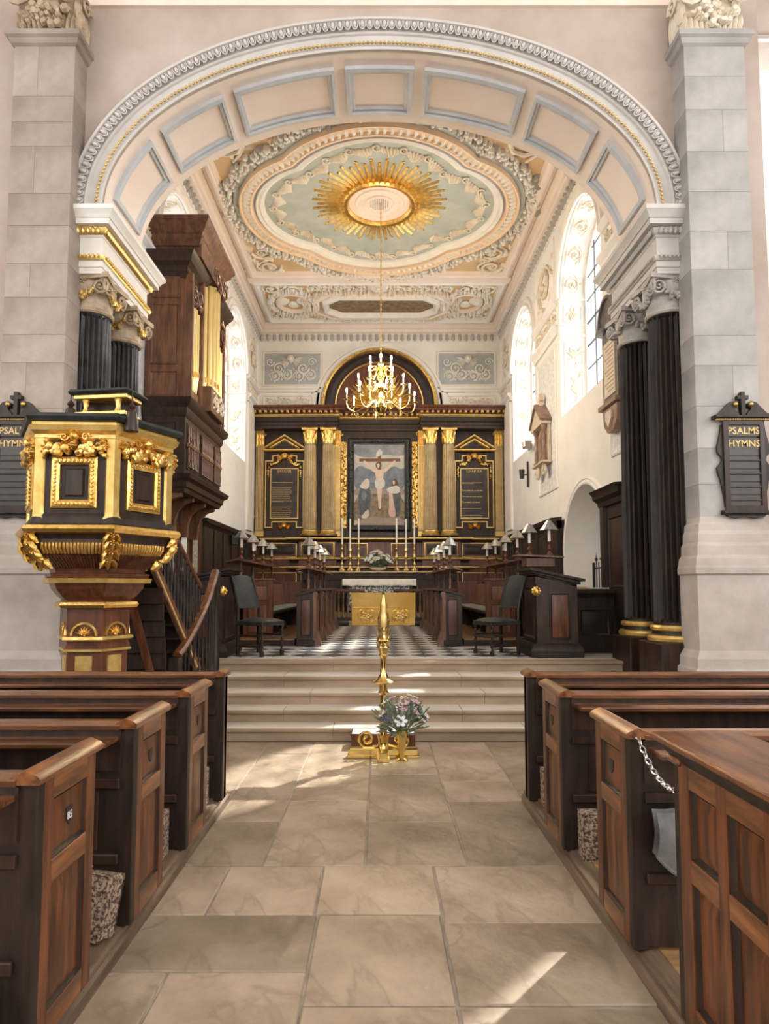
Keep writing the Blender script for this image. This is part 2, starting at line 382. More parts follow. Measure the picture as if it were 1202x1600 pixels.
        for i in range(n):
            cu = U0 + (i + .5) * st; d = 1 if i % 2 == 0 else -1; cv = (V0 + V1) / 2 - d * Hh * .04
            s.spiral(T, cu, cv, r, 1.5, d, -d * pi / 2, th=Hh * .05, w=h * .45)
            s.flower(T, cu, cv, r * .38, h, 5)
            for k in range(7):
                a = rnd.uniform(0, 2 * pi)
                s.leaf(T, cu + r * .92 * cos(a), cv + r * .92 * sin(a), a + d * rnd.uniform(.5, 1.3), Hh * rnd.uniform(.16, .28), Hh * .15, h * .9, rnd.uniform(-1, 1), 2)
            for k in (0, 1):
                s.leaf(T, cu + (k - .5) * st * .9, V0 + Hh * (.12 if (i + k) % 2 else .88), rnd.uniform(0, 6.28), Hh * .22, Hh * .16, h * .8, .6, 2)
        return s
    def cherub(s, T, u, v, r, h):
        s.tball(T, u, v, h * .9, r, r * 1.15, h * 1.1, 12, 8)
        for k in range(9):
            a = pi * (k / 8) ; s.tball(T, u + r * .95 * cos(a), v + r * .35 + r * .85 * sin(a), h * .9, r * .34, r * .34, h * .7)
        s.tball(T, u, v - r * .12, h * 1.95, r * .16, r * .22, h * .25)
        for e in (-1, 1):
            s.tball(T, u + e * r * .38, v + r * .12, h * 1.72, r * .14, r * .1, h * .16)
            s.tball(T, u + e * r * .5, v - r * .35, h * 1.55, r * .28, r * .26, h * .3)
        s.tball(T, u, v - r * .55, h * 1.7, r * .2, r * .1, h * .2)
        for e in (-1, 1):
            for k in range(6):
                a = (0.75 - 0.26 * k); l = r * (3.6 - 0.35 * k)
                s.leaf(T, u + e * r * .8, v - r * .25 - k * r * .1, (a if e > 0 else pi - a), l, r * .75, h * (1.0 - .08 * k), (-.7 if e > 0 else .7), 2)
        return s

def fluted(m, c, prof, n=20, depth=0.14, steps=6):
    # prof rows: (radius, z, flute amount 0..1)
    rows = []
    for r, z, k in prof:
        row = []
        for i in range(n * steps):
            a = 2 * pi * i / (n * steps); q = (i % steps) / steps
            f = max(0.0, sin(pi * q)) ** 0.6 if 0 < q < 1 else 0
            R = r * (1 - depth * k * f * 0.55)
            row.append((c[0] + R * cos(a), c[1] + R * sin(a), c[2] + z))
        rows.append(row)
    m.grid(rows, closed_u=True, caps=True); return m

# ------------------------------------------------------------------ objects
def mesh_of(name, m, smooth=True, ang=0.6):
    me = bpy.data.meshes.new(name); me.from_pydata(m.v, [], m.f)
    bm = bmesh.new(); bm.from_mesh(me)
    bmesh.ops.remove_doubles(bm, verts=bm.verts, dist=1e-5)
    bmesh.ops.recalc_face_normals(bm, faces=bm.faces)
    if smooth:
        for f in bm.faces: f.smooth = True
        for e in bm.edges:
            if len(e.link_faces) == 2 and e.calc_face_angle(0) > ang: e.smooth = False
    bm.to_mesh(me); bm.free(); return me

def ob(name, m, material=None, parent=None, label=None, cat=None, group=None, kind=None, smooth=True, loc=None, rz=None, ang=0.6):
    me = m if isinstance(m, bpy.types.Mesh) else mesh_of(name, m, smooth, ang)
    o = bpy.data.objects.new(name, me); COL.objects.link(o)
    if material:
        if len(me.materials) == 0: me.materials.append(MATS[material])
        elif me.materials[0] != MATS[material]:
            o.material_slots[0].link = 'OBJECT'; o.material_slots[0].material = MATS[material]
    if parent: o.parent = parent
    if loc: o.location = loc
    if rz is not None: o.rotation_euler = (0, 0, rz)
    tag(o, label, cat, group, kind); return o
def tag(o, label=None, cat=None, group=None, kind=None):
    if label: o['label'] = label
    if cat: o['category'] = cat
    if group: o['group'] = group
    if kind: o['kind'] = kind
    return o
def thing(name, label, cat, loc=(0, 0, 0), rz=0, group=None):
    o = bpy.data.objects.new(name, None); COL.objects.link(o); o.empty_display_size = 0.1
    o.location = loc; o.rotation_euler = (0, 0, rz); tag(o, label, cat, group); return o
def dup(o, loc=None, rz=None, label=None, scale=None, parent=None):
    c = o.copy(); COL.objects.link(c)
    if parent: c.parent = parent
    if loc is not None: c.location = loc
    if rz is not None: c.rotation_euler = (0, 0, rz)
    if scale is not None: c.scale = scale
    if label: c['label'] = label
    for ch in list(o.children): dup(ch, parent=c)
    return c
def piece(name, me, parent, M, material=None):
    o = bpy.data.objects.new(name, me); COL.objects.link(o); o.parent = parent; o.matrix_local = M
    if material:
        o.material_slots[0].link = 'OBJECT'; o.material_slots[0].material = MATS[material]
    return o
def text_mesh(name, body, size, ext=0.002, align='CENTER', bold=0.0, linedist=1.0):
    c = bpy.data.curves.new(name, 'FONT'); c.body = body; c.size = size; c.extrude = ext; c.align_x = align; c.resolution_u = 2; c.offset = bold; c.space_line = linedist
    o = bpy.data.objects.new(name, c); COL.objects.link(o)
    dg = bpy.context.evaluated_depsgraph_get()
    me = bpy.data.meshes.new_from_object(o.evaluated_get(dg)); bpy.data.objects.remove(o); bpy.data.curves.remove(c)
    return me
def panel_parts(parent, T, u0, u1, v0, v1, mw=0.03, depth=0.012, field='oak_pew', frame='oak_pew', raised=True, fname='panel', names=True):
    # a sunk panel with a moulded edge: moulding and fielded panel as two meshes
    m = MB().mold(T, [(u0, v0), (u1, v0), (u1, v1), (u0, v1)], [(0, 0), (0, depth * .8), (mw * .35, depth * .9), (mw * .6, depth * .2), (mw, -depth * .2)], closed=True)
    a = ob('panel_moulding', m, frame, parent)
    f = MB()
    if raised:
        k = mw * 1.0; e = min(0.045, (u1 - u0) * .16)
        f.tbox(T, u0 + k * .9, u1 - k * .9, v0 + k * .9, v1 - k * .9, -depth * .8, depth * 0.05)
        f.tbox(T, u0 + k, u1 - k, v0 + k, v1 - k, depth * .0, depth * .5, e)
    else: f.tbox(T, u0 + mw * .9, u1 - mw * .9, v0 + mw * .9, v1 - mw * .9, -depth * .8, 0)
    return ob(fname, f, field, parent)

# ------------------------------------------------------------------ sheets with arched openings
def top_of(o, u):
    uc = (o['u0'] + o['u1']) / 2; hw = (o['u1'] - o['u0']) / 2
    return o['vs'] + o['rise'] * sqrt(max(0, 1 - ((u - uc) / hw) ** 2))
def sheet(m, T, u0, u1, v0, v1, ops, w=0.0, n=28):
    us = {u0, u1}
    for o in ops:
        for i in range(n + 1):
            us.add(round((o['u0'] + o['u1']) / 2 - (o['u1'] - o['u0']) / 2 * cos(pi * i / n), 5))
    us = sorted(x for x in us if u0 - 1e-6 <= x <= u1 + 1e-6)
    for a, b in zip(us, us[1:]):
        if b - a < 1e-6: continue
        mid = (a + b) / 2; cov = sorted([o for o in ops if o['u0'] < mid < o['u1']], key=lambda o: o['vb'])
        la = lb = v0
        for o in cov:
            if o['vb'] > v0 + 1e-6: m.add([T(a, la, w), T(b, lb, w), T(b, o['vb'], w), T(a, o['vb'], w)], [(0, 1, 2, 3)])
            la, lb = top_of(o, a), top_of(o, b)
        m.add([T(a, la, w), T(b, lb, w), T(b, v1, w), T(a, v1, w)], [(0, 1, 2, 3)])
    return m
def outline(o, n=32, bottom=True):
    p = [(o['u1'], o['vb']), (o['u1'], o['vs'])] if bottom else [(o['u1'], o['vs'])]
    uc = (o['u0'] + o['u1']) / 2; hw = (o['u1'] - o['u0']) / 2
    for i in range(1, n): p.append((uc + hw * cos(pi * i / n), o['vs'] + o['rise'] * sin(pi * i / n)))
    p.append((o['u0'], o['vs']))
    if bottom: p.append((o['u0'], o['vb']))
    return p
# ================================================================== floor of the nave
AF, AB = 7.25, 8.4            # front and back of the chancel arch wall
CF = 0.70                     # chancel floor level
base = ob('floor', MB().box(-9, 9, -3, 9.0, -0.3, -0.008), 'joint', kind='structure')
X = [-1.17, -.70, -.085, .53, 1.12]
STONES = [(X[0], X[1], 6.5, 7.0), (X[0], X[1], 4.65, 6.5), (X[0], X[1], 3.93, 4.65),
          (X[1], X[2], 5.1, 7.0), (X[1], X[2], 3.93, 5.1),
          (X[2], X[3], 5.8, 7.0), (X[2], X[3], 4.65, 5.8), (X[2], X[3], 3.93, 4.65),
          (X[3], X[4], 5.6, 7.0), (X[3], X[4], 5.08, 5.6), (X[3], X[4], 3.93, 5.08),
          (-1.17, -.886, 3.36, 3.93), (-.886, -.33, 3.36, 3.93), (-.33, .32, 3.36, 3.93), (.32, 1.12, 3.28, 3.93),
          (-1.17, -.31, 2.88, 3.36), (-.31, .31, 2.65, 3.36), (.31, 1.12, 2.65, 3.28),
          (-1.17, -.91, 1.9, 2.88), (-.91, -.31, 1.9, 2.88), (-.31, .31, 1.9, 2.65), (.31, 1.12, 1.9, 2.65),
          (-1.17, -.4, .9, 1.9), (-.4, .5, .9, 1.9), (.5, 1.12, .9, 1.9),
          (1.12, 2.4, 5.1, 7.0), (2.4, 4.2, 5.1, 7.0), (-2.4, -1.17, 5.1, 7.0), (-4.2, -2.4, 5.1, 7.0)]
for i, (a, b, c, d) in enumerate(STONES):
    dz = RND.uniform(-.003, .003); g = 0.006
    m = MB().box(-(b - a) / 2 + g, (b - a) / 2 - g, -(d - c) / 2 + g, (d - c) / 2 - g, -0.05, 0.0, 0.005)
    ob('flagstone', m, 'flagstone', base, loc=((a + b) / 2, (c + d) / 2, dz))

# five stone steps up to the chancel, each of three slabs
steps = ob('floor_steps', MB().box(-3.08, 3.08, 7.04, 8.6, 0.0, 0.12), 'joint', kind='structure')
RIS = [7.0, 7.28, 7.6, 7.96, 8.36]
for i, y in enumerate(RIS):
    z1 = CF / 5 * (i + 1); z0 = z1 - CF / 5; yb = 8.62
    xl, xr = (-3.08, 3.08) if i < 4 else (-3.3, 3.42)
    cuts = [xl] + sorted(RND.uniform(-.3, .3) + k for k in ((-1.0, .9) if i % 2 else (-.55, 1.5))) + [xr]
    for a, b in zip(cuts, cuts[1:]):
        m = MB()
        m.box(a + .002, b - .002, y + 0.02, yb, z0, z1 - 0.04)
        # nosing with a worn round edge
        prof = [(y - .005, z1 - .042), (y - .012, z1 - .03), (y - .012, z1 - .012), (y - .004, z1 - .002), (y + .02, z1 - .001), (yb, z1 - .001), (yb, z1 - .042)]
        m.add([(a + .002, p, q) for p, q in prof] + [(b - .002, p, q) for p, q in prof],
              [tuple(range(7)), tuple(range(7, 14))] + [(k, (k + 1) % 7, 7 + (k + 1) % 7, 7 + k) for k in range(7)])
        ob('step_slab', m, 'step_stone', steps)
        if i < 4: ob('tread_toplit_slab', MB().box(a + .003, b - .003, y + .004, RIS[i + 1] + .03, z1 - .015, z1 + .003, .003), 'tread_toplit', steps)  # thin paler top on each step, top light painted in

# ================================================================== chancel floor with its diamond tiles
cfl = ob('floor_chancel', MB().box(-4.2, 4.2, 8.6, 19.4, 0.2, CF - 0.004), 'stone_base', kind='structure')
dg = 0.42; t_me = {}
for nm in ('tile_white', 'tile_dark'):
    q = dg / 2 - 0.003
    m = MB().prism(FLOORP(0), [(0, -q), (q, 0), (0, q), (-q, 0)], -0.02, 0.004)
    t_me[nm] = mesh_of(nm, m, False); t_me[nm].materials.append(MATS[nm])
tl = []
for j in range(0, 37):
    for i in range(-11, 12):
        x = (i + (0.5 if j % 2 else 0)) * dg; y = 8.85 + j * dg / 2
        if abs(x) > (2.0 if y < 10.2 else 1.22) or y > 15.8: continue
        tl.append((y, x, j))
tl.sort()
rest = {'tile_white': MB(), 'tile_dark': MB()}
for k, (y, x, j) in enumerate(tl):
    nm = 'tile_white' if j % 2 == 0 else 'tile_dark'
    if sum(1 for q in tl[:k] if (q[2] % 2) == (j % 2)) < 290:
        piece('floor_tile', t_me[nm], cfl, Matrix.Translation((x, y, CF)))
    else:
        q = dg / 2 - .003
        rest[nm].prism(FLOORP(CF), [(x, y - q), (x + q, y), (x, y + q), (x - q, y)], -0.02, 0.004)
for nm, m in rest.items():
    if m.v: ob('far_floor_tiles', m, nm, cfl, kind='stuff')
# border slab along the top step
ob('border_slab', MB().box(-3.3, 3.42, 8.6, 8.66, CF - 0.02, CF + 0.003), 'stone_base', cfl)

# raised sanctuary with two stone steps
sanct = ob('floor_sanctuary', MB().box(-3.5, 3.5, 16.3, 18.6, CF - .1, 1.0), 'step_stone', kind='structure')
for y, z in ((15.95, .82), (16.2, .94)):
    ob('step_slab', MB().box(-3.5, 3.5, y, 16.6, CF - .02, z, .01), 'step_stone', sanct)

# ================================================================== chancel arch wall
AX, AZ, AR = 3.26, 6.10, 1.97       # half span, springing, rise of the elliptical arch
arch = dict(u0=-AX, u1=AX, vb=-1, vs=AZ, rise=AR)
m = MB(); T = FRONT(AF)
arch['vb'] = 5; sheet(m, T, -3.72, 3.72, 6.04, 12.0, [arch], 0, 48); sheet(m, FRONT(AB), -3.72, 3.72, 6.04, 12.0, [arch], 0, 48)
for sx in (-1, 1):
    x0, x1 = (3.72, 9.0) if sx > 0 else (-9.0, -3.72)
    if sx < 0: m.box(x0, x1, AF, AB, 0, 12.0)
    else:      # aisle end wall, with an opening added to throw a sun patch on the floor
        m.box(x0, 4.55, AF, AB, 0, 12.0); m.box(6.65, x1, AF, AB, 0, 12.0); m.box(4.55, 6.65, AF, AB, 0, 5.0); m.box(4.55, 6.65, AF, AB, 8.8, 12.0)
m.box(-9, 9, AB - .02, AB, 11.6, 12.0)
wall_front = ob('wall_front', m, 'wall_pink', kind='structure', smooth=False)
# the arch soffit shell
def ell(t, off=0.0):
    # point on the ellipse at parameter t (-1..1 from left springing to right), moved outward by off
    a = pi / 2 * t; x, z = AX * sin(a), AR * cos(a)
    nx, nz = x / AX ** 2, z / AR ** 2; l = math.hypot(nx, nz); return (x + nx / l * off, AZ + z + nz / l * off)
NS = 96; path_t = [-1 + 2 * i / NS for i in range(NS + 1)]
rows = [[(ell(t)[0], y, ell(t)[1]) for t in path_t] for y in (AF - .02, AB + .02)]
ob('arch_soffit', MB().grid(rows), 'plaster_pink', wall_front)
# archivolt: swept moulding on the front
path = [(-AX, 6.03)] + [ell(t) for t in path_t] + [(AX, 6.03)]
P1 = [(0, -.02), (0, .03), (.035, .03), (.04, .05), (.075, .05), (.08, .03), (.17, .03), (.175, .055), (.195, .065), (.2, .06), (.295, .06), (.305, .12), (.335, .12), (.34, 0)]
ob('archivolt', MB().mold(FRONT(AF), path, P1), 'plaster_grey', wall_front)
ob('egg_bed', MB().mold(FRONT(AF), path, [(.198, .055), (.198, .066), (.298, .066), (.298, .055)]), 'leaf_grey', wall_front)
# gilded bead and egg-and-dart, unit by unit
def along(off, step):
    pts = [ell(-1 + 2 * i / 800, off) for i in range(801)]; s = 0; out = []; nxt = step / 2
    for a, b in zip(pts, pts[1:]):
        l = math.hypot(b[0] - a[0], b[1] - a[1])
        while s + l >= nxt:
            q = (nxt - s) / l; out.append((a[0] + (b[0] - a[0]) * q, a[1] + (b[1] - a[1]) * q, math.atan2(b[1] - a[1], b[0] - a[0]))); nxt += step
        s += l
    return out
m = MB()
for x, z, a in along(.058, .05): m.tball(FRONT(AF), x, z, .055, .021, .021, .022, 6, 4)
ob('bead_moulding', m, 'ornament_gold', wall_front, kind='stuff')
m = MB(); Tz = lambda u, v, w: (u, -w, v)
m.tball(Tz, 0, 0, .03, .024, .042, .03, 8, 5)
m.ttube(Tz, [(-.036, .05, .02), (-.034, -.01, .025), (-.018, -.048, .025), (0, -.055, .025), (.018, -.048, .025), (.034, -.01, .025), (.036, .05, .02)], .008, 5)
egg = mesh_of('egg_ornament', m); egg.materials.append(MATS['plaster_grey'])
for x, z, a in along(.248, .088):
    piece('egg_ornament', egg, wall_front, Matrix.Translation((x, AF - .08, z)) @ Matrix.Rotation(-a, 4, 'Y'))
# seven sunk coffers in the soffit
def coffer(t0, t1):
    y0, y1 = AF + .20, AB - .16
    loops = [(0, 0), (.0, .045), (.05, .055), (.06, .03), (.10, .03), (.115, .0), (.15, -.02)]
    n = 14; L = abs(ell(t1)[0] - ell(t0)[0]) + abs(ell(t1)[1] - ell(t0)[1]); rows = []
    for ins, h in loops:
        dt = ins / max(L, .1) * (t1 - t0); a, b = t0 + dt, t1 - dt; r = []
        tt = [a + (b - a) * i / n for i in range(n + 1)]
        for t in tt: p = ell(t, -h); r.append((p[0], y0 + ins, p[1]))
        for t in tt[::-1]: p = ell(t, -h); r.append((p[0], y1 - ins, p[1]))
        rows.append(r)
    fr = ob('coffer_frame', MB().grid(rows, closed_u=True), 'trim_grey', wall_front)
    ins = .14; dt = ins / max(L, .1) * (t1 - t0); a, b = t0 + dt, t1 - dt
    g = [[(ell(a + (b - a) * i / n, .012)[0], y, ell(a + (b - a) * i / n, .012)[1]) for i in range(n + 1)] for y in (y0 + ins, y1 - ins)]
    ob('coffer_field', MB().grid(g), 'soffit_field', fr)
def tx(x): return math.asin(max(-1, min(1, x / AX))) / (pi / 2)
for a, b in ((.43, -.43), (.56, 1.80), (1.93, 2.68), (2.80, 3.235)):
    if b < a: coffer(tx(-.43), tx(.43))
    else: coffer(tx(a), tx(b)); coffer(tx(-b), tx(-a))
# horizontal cornice above the arch
T = lambda u, v, w: (u, AF - w, v)
ob('trim_1', MB().mold(lambda u, v, w: (u, AF - v, w), [(3.5, 0), (-3.5, 0)][::-1], [(0, 8.62), (.04, 8.62), (.05, 8.68), (.07, 8.70), (.09, 8.74), (.09, 8.80), (.13, 8.82), (.15, 8.9), (.22, 8.95), (.22, 9.1), (0, 9.1)]), 'plaster_pink', kind='structure')

# jamb walls behind the paired columns (diapered plaster on the chancel side)
for sx, nm in ((-1, 'wall_jamb_left'), (1, 'wall_jamb_right')):
    m = MB()
    x0, x1 = sorted((sx * 3.72, sx * 4.6)); m.box(x0, x1, AF + .03, 9.0, 0, 6.05)
    m.box(*sorted((sx * 3.26, sx * 4.2)), AF + .02, AB, 6.02, 6.14)
    j = ob(nm, m, 'plaster_white', kind='structure')
    # back pier face, with a sunk diaper panel facing the chancel axis
    Tp = RIGHTW(3.72) if sx > 0 else LEFTW(-3.72)
    ob('diaper_panel', MB().tbox(Tp, 8.82, 9.4, 3.8, 5.7, 0, .012), 'diaper', j)
    ob('panel_moulding', MB().mold(Tp, [(8.8, 3.75), (9.42, 3.75), (9.42, 5.75), (8.8, 5.75)], [(-.05, 0), (-.05, .02), (-.02, .035), (0, .02), (0, 0)], closed=True), 'plaster_white', j)

# ================================================================== giant stone piers with ashlar blocks
def pier(sx, nm, stone, courses):
    xi, xo = 3.5, 4.2
    def bx(m, x0, x1, y0, y1, z0, z1, c=0.0):
        a, b = sorted((sx * x0, sx * x1)); return m.box(a, b, y0, y1, z0, z1, c)
    p = ob(nm, bx(MB(), xi + .02, xo - .02, 6.97, AF + .01, 0, 8.0), 'joint', kind='structure')
    zs = courses
    for i, (z0, z1) in enumerate(zip(zs, zs[1:])):
        cuts = [xi, xo] if i % 3 else [xi, xi + .42, xo]
        for a, b in zip(cuts, cuts[1:]):
            w_, h_ = (b - a) / 2 - .0008, (z1 - z0) / 2 - .0008
            o = ob('stone_block', MB().box(-w_, w_, -.16, .16, -h_, h_, .0025), stone, p, loc=(sx * (a + b) / 2, 7.11, (z0 + z1) / 2))
    # moulded pedestal base
    prof = [(0, 2.42), (.01, 2.36), (.03, 2.34), (.035, 2.27), (.05, 2.23), (.055, 2.14), (.075, 2.10), (.08, 2.0), (.105, 1.96), (.115, 1.89), (.125, 1.86), (.125, 1.80), (.10, 1.78), (.10, .98), (.12, .95), (.15, .90), (.155, .80), (.18, .78), (.18, .0), (0, 0)]
    pth = [(sx * xi, AF), (sx * xi, 6.95), (sx * xo, 6.95), (sx * xo, AF)]
    if sx > 0: pth = pth[::-1]
    ob('pedestal', MB().mold(lambda u, v, w: (u, v, w), pth, [(-a, b) for a, b in prof] if 0 else [(o, z) for o, z in prof]), 'stone_base', p, smooth=False)
    # necking and carved capital with fruit and flowers
    pr = [(0, 7.86), (.03, 7.88), (.05, 7.93), (.08, 7.95), (.08, 8.01), (0, 8.01)]
    ob('necking', MB().mold(lambda u, v, w: (u, v, w), pth, pr), stone, p)
    m = MB(); bx(m, xi + .02, xo - .02, 6.97, AF, 8.0, 8.62)
    cm = 'capital_brown' if sx < 0 else 'ornament_cream'; cap = ob('capital', m, cm, p)
    Tf = FRONT(6.97, sx * 3.85, 8.28)
    m = MB()
    for e in (-1, 1):
        for k in range(5): m.leaf(Tf, e * (.06 + .06 * k), -.27, pi / 2 + e * -.12, .26, .09, .06, 0, 2)
        m.spiral(Tf, e * .30, .16, .13, 1.6, e, 0, th=.03, w=.10)
    m.flower(Tf, 0, -.02, .11, .14, 7); m.flower(Tf, .16, -.10, .06, .12, 6); m.flower(Tf, -.17, -.09, .06, .12, 6)
    for k in range(34):
        m.tball(Tf, RND.uniform(-.27, .27), RND.uniform(-.22, .26), RND.uniform(.03, .08), RND.uniform(.03, .06), RND.uniform(.03, .06), .05)
    Ts = (LEFTW(-xi + .0) if sx < 0 else RIGHTW(xi))
    for k in range(4): m.leaf(Ts, 7.0 + .065 * k, 8.02, pi / 2, .42, .075, .05, 0, 3)
    m.spiral(Ts, 7.08, 8.44, .10, 1.5, 1, 0, th=.025, w=.05)
    for k in range(3): m.leaf(Tf, -sx * .36 + RND.uniform(-.02, .02), -.25 + .1 * k, pi / 2, .2, .1, .08, 0, 2)
    ob('carved_fruit', m, cm, cap)
    return p
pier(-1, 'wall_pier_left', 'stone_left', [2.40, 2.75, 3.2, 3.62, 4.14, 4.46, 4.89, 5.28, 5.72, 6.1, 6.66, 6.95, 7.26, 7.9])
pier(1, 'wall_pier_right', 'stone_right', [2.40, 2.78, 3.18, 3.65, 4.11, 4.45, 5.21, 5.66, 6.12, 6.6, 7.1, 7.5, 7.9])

# ================================================================== the rest of the nave: side walls with tall windows, west wall, ceiling
nops = [dict(u0=wy - 1.7, u1=wy + 1.7, vb=3.3, vs=8.0, rise=1.5) for wy in (-9.0, -3.6, 1.8)]
for sx, nm, Tn in ((-1, 'wall_nave_left', LEFTW(-8.6)), (1, 'wall_nave_right', RIGHTW(8.6))):
    m = MB(); sheet(m, Tn, -13.2, 7.3, -.1, 11.6, nops); sheet(m, Tn, -13.2, 7.3, -.1, 11.6, nops, -.4)
    for o in nops: m.mold(Tn, outline(o), [(0, 0), (0, -.4)], closed=True)
    ob(nm, m, 'plaster_white', kind='structure', smooth=False)
m = MB(); wo = [dict(u0=-3.0, u1=3.0, vb=2.8, vs=7.2, rise=2.0)]
sheet(m, lambda u, v, w: (u, -13.0 + w, v), -8.7, 8.7, -.1, 11.6, wo)
ob('wall_west', m, 'plaster_white', kind='structure', smooth=False)
ob('ceiling_nave', MB().box(-9, 9, -13.3, AF + .02, 11.5, 11.7), 'plaster_white', kind='structure')
ob('floor_nave_west', MB().box(-9, 9, -13.3, -2.9, -.3, -.01), 'flagstone', kind='structure')

# window added to shape the sun patch, beside the right pier: frame, lead and panes
w5 = ob('window_5', MB().mold(FRONT(AF + .6), [(4.55, 5.0), (6.65, 5.0), (6.65, 8.8), (4.55, 8.8)], [(0, -.03), (.05, -.03), (.05, .03), (0, .03)], closed=True), 'plaster_grey', kind='structure')
for i in range(4):
    for j in range(7):
        ob('window_pane', MB().tbox(FRONT(AF + .6), 4.6 + i * .5 + .006, 4.6 + (i + 1) * .5 - .006, 5.05 + j * .5286 + .006, 5.05 + (j + 1) * .5286 - .006, -.003, .003), 'window_glass', w5)
# ================================================================== paired columns and their entablature
def ionic_column(sx, y, label, dark, capmat, garl, r=0.245):
    c = thing('fluted_column', label, 'column', (sx * 3.47, y, 0.62), 0, 'paired columns of the chancel arch')
    ob('plinth', MB().box(-.32, .32, -.32, .32, -.62, .40, .01), 'oak_dark', c)
    for nm, prof in (('base_torus', [(.0, .40), (.30, .40), (.32, .42), (.325, .45), (.31, .48), (.28, .49), (.0, .49)]),
                     ('base_torus', [(.0, .535), (.275, .535), (.29, .55), (.292, .57), (.275, .595), (.25, .60), (.0, .60)])):
        ob(nm, MB().lathe(prof, 32), 'gold_flat', c)
    ob('base_scotia', MB().lathe([(0, .48), (.275, .48), (.262, .505), (.265, .545), (0, .545)], 32), dark, c)
    m = MB(); fluted(m, (0, 0, 0), [(r, .595, 0), (r, .63, 0), (r, .66, 1), (r * .985, 2.2, 1), (r * .93, 3.6, 1), (r * .87, 4.22, 1), (r * .87, 4.25, 0), (r * .87, 4.27, 0)], 22, .34)
    ob('shaft', m, dark, c)
    ob('astragal', MB().lathe([(0, 4.26), (r * .95, 4.26), (r * 1.02, 4.28), (r * 1.02, 4.30), (r * .93, 4.32), (r * .95, 4.42), (r * 1.0, 4.45), (0, 4.45)], 28), capmat, c)
    cap = ob('capital', MB().lathe([(0, 4.44), (r * .98, 4.44), (r * 1.08, 4.5), (r * 1.1, 4.58), (r * 1.05, 4.64), (0, 4.64)], 24), capmat, c)
    ab = [(-.31, -.31), (0, -.26), (.31, -.31), (.26, 0), (.31, .31), (0, .26), (-.31, .31), (-.26, 0)]
    ob('abacus', MB().prism(lambda u, v, w: (u, v, w), ab, 4.64, 4.70), capmat, cap)
    m = MB(); g = MB()
    for k in range(4):
        a = k * pi / 2
        def Tk(u, v, w, a=a): return ((u) * cos(a) + (-.235 - w) * -sin(a), u * sin(a) + (-.235 - w) * cos(a), 4.53 + v)
        for e in (-1, 1): m.spiral(Tk, e * .205, .02, .095, 1.9, -e, pi / 2, th=.02, w=.03)
        m.flower(Tk, 0, .09, .045, .06, 5)
        g.swag(Tk, (-.14, .0), (.14, .0), .10, .045, .06, 8)
    ob('volutes', m, capmat, cap); ob('garland', g, garl, cap)
    return c
ionic_column(-1, 7.52, 'black fluted column with gilt garland capital, nearer of the left pair behind the pulpit', 'black_marble', 'capital_brown', 'ornament_gold')
ionic_column(-1, 8.42, 'black fluted column with gilt garland capital, farther of the left pair beside the organ', 'black_marble', 'capital_brown', 'ornament_gold')
ionic_column(1, 7.52, 'dark fluted column with grey carved capital, nearer of the right pair beside the right stone pier', 'oak_black', 'leaf_grey', 'leaf_grey')
ionic_column(1, 8.42, 'dark fluted column with grey carved capital, farther of the right pair below the round-topped memorial', 'oak_black', 'leaf_grey', 'leaf_grey')

def entablature(sx, nm, body, band1, band2):
    x0, x1, y0, y1 = 3.24, 3.75, 7.22, 8.66
    # path runs round the block: front outer -> front inner -> back inner -> back outer
    pth = [(sx * x1, y0), (sx * x0, y0), (sx * x0, y1), (sx * x1, y1)]
    if sx < 0: pth = pth[::-1]
    ID = lambda u, v, w: (u, v, w)
    def mo(prof): return MB().mold(ID, pth[::-1] if 0 else pth, [(-o, z) for o, z in prof])
    def side(prof): 
        m = MB(); m.mold(ID, pth, prof); return m
    sg = 1
    arche = [(-.05, 5.30), (.0, 5.30), (.0, 5.37), (.015, 5.375), (.015, 5.44), (.03, 5.445), (-.05, 5.45)]
    e = ob(nm, side([(o, z) for o, z in arche]), body, kind='structure')
    ob('carved_band', side([(-.05, 5.448), (.03, 5.448), (.045, 5.47), (.05, 5.50), (.02, 5.51), (-.05, 5.51)]), band1, e)
    ob('frieze', side([(-.05, 5.508), (.0, 5.508), (.0, 5.73), (.015, 5.74), (.02, 5.755), (-.05, 5.755)]), body, e)
    ob('leaf_band', side([(-.05, 5.753), (.02, 5.753), (.05, 5.78), (.065, 5.83), (.05, 5.84), (-.05, 5.84)]), band2, e)
    ob('corona', side([(-.05, 5.838), (.12, 5.838), (.12, 5.90), (.135, 5.905), (.15, 5.94), (.19, 5.98), (.19, 6.03), (.0, 6.05), (-.05, 6.05)]), body, e)
    ob('core_block', MB().box(*sorted((sx * (x0 + .04), sx * (x1 + .3))), y0 + .04, y1 - .04, 5.3, 6.06), body, e)
    # leaves of the carved band, one by one
    m = MB(); Tz = lambda u, v, w: (u, -w, v)
    m.leaf(Tz, 0, -.04, pi / 2, .085, .06, .03, 0, 2); lf = mesh_of('carved_leaf', m); lf.materials.append(MATS[band2])
    m = MB(); m.tball(Tz, 0, 0, .01, .016, .026, .014, 6, 4); eg = mesh_of('small_egg', m); eg.materials.append(MATS[band1])
    for n, me, z, o, st in (('carved_leaf', lf, 5.795, .055, .058), ('small_egg', eg, 5.485, .05, .05)):
        k = int((x1 - x0) / st)
        for i in range(k): piece(n, me, e, Matrix.Translation((sx * (x0 + (i + .5) * st), y0 - o, z)))
        k = int((y1 - y0) / st)
        for i in range(k): piece(n, me, e, Matrix.Translation((sx * (x0 - o), y0 + (i + .5) * st, z)) @ Matrix.Rotation(sx * -pi / 2, 4, 'Z'))
    return e
entablature(-1, 'trim_2', 'plaster_white', 'ornament_gold', 'ornament_gold')
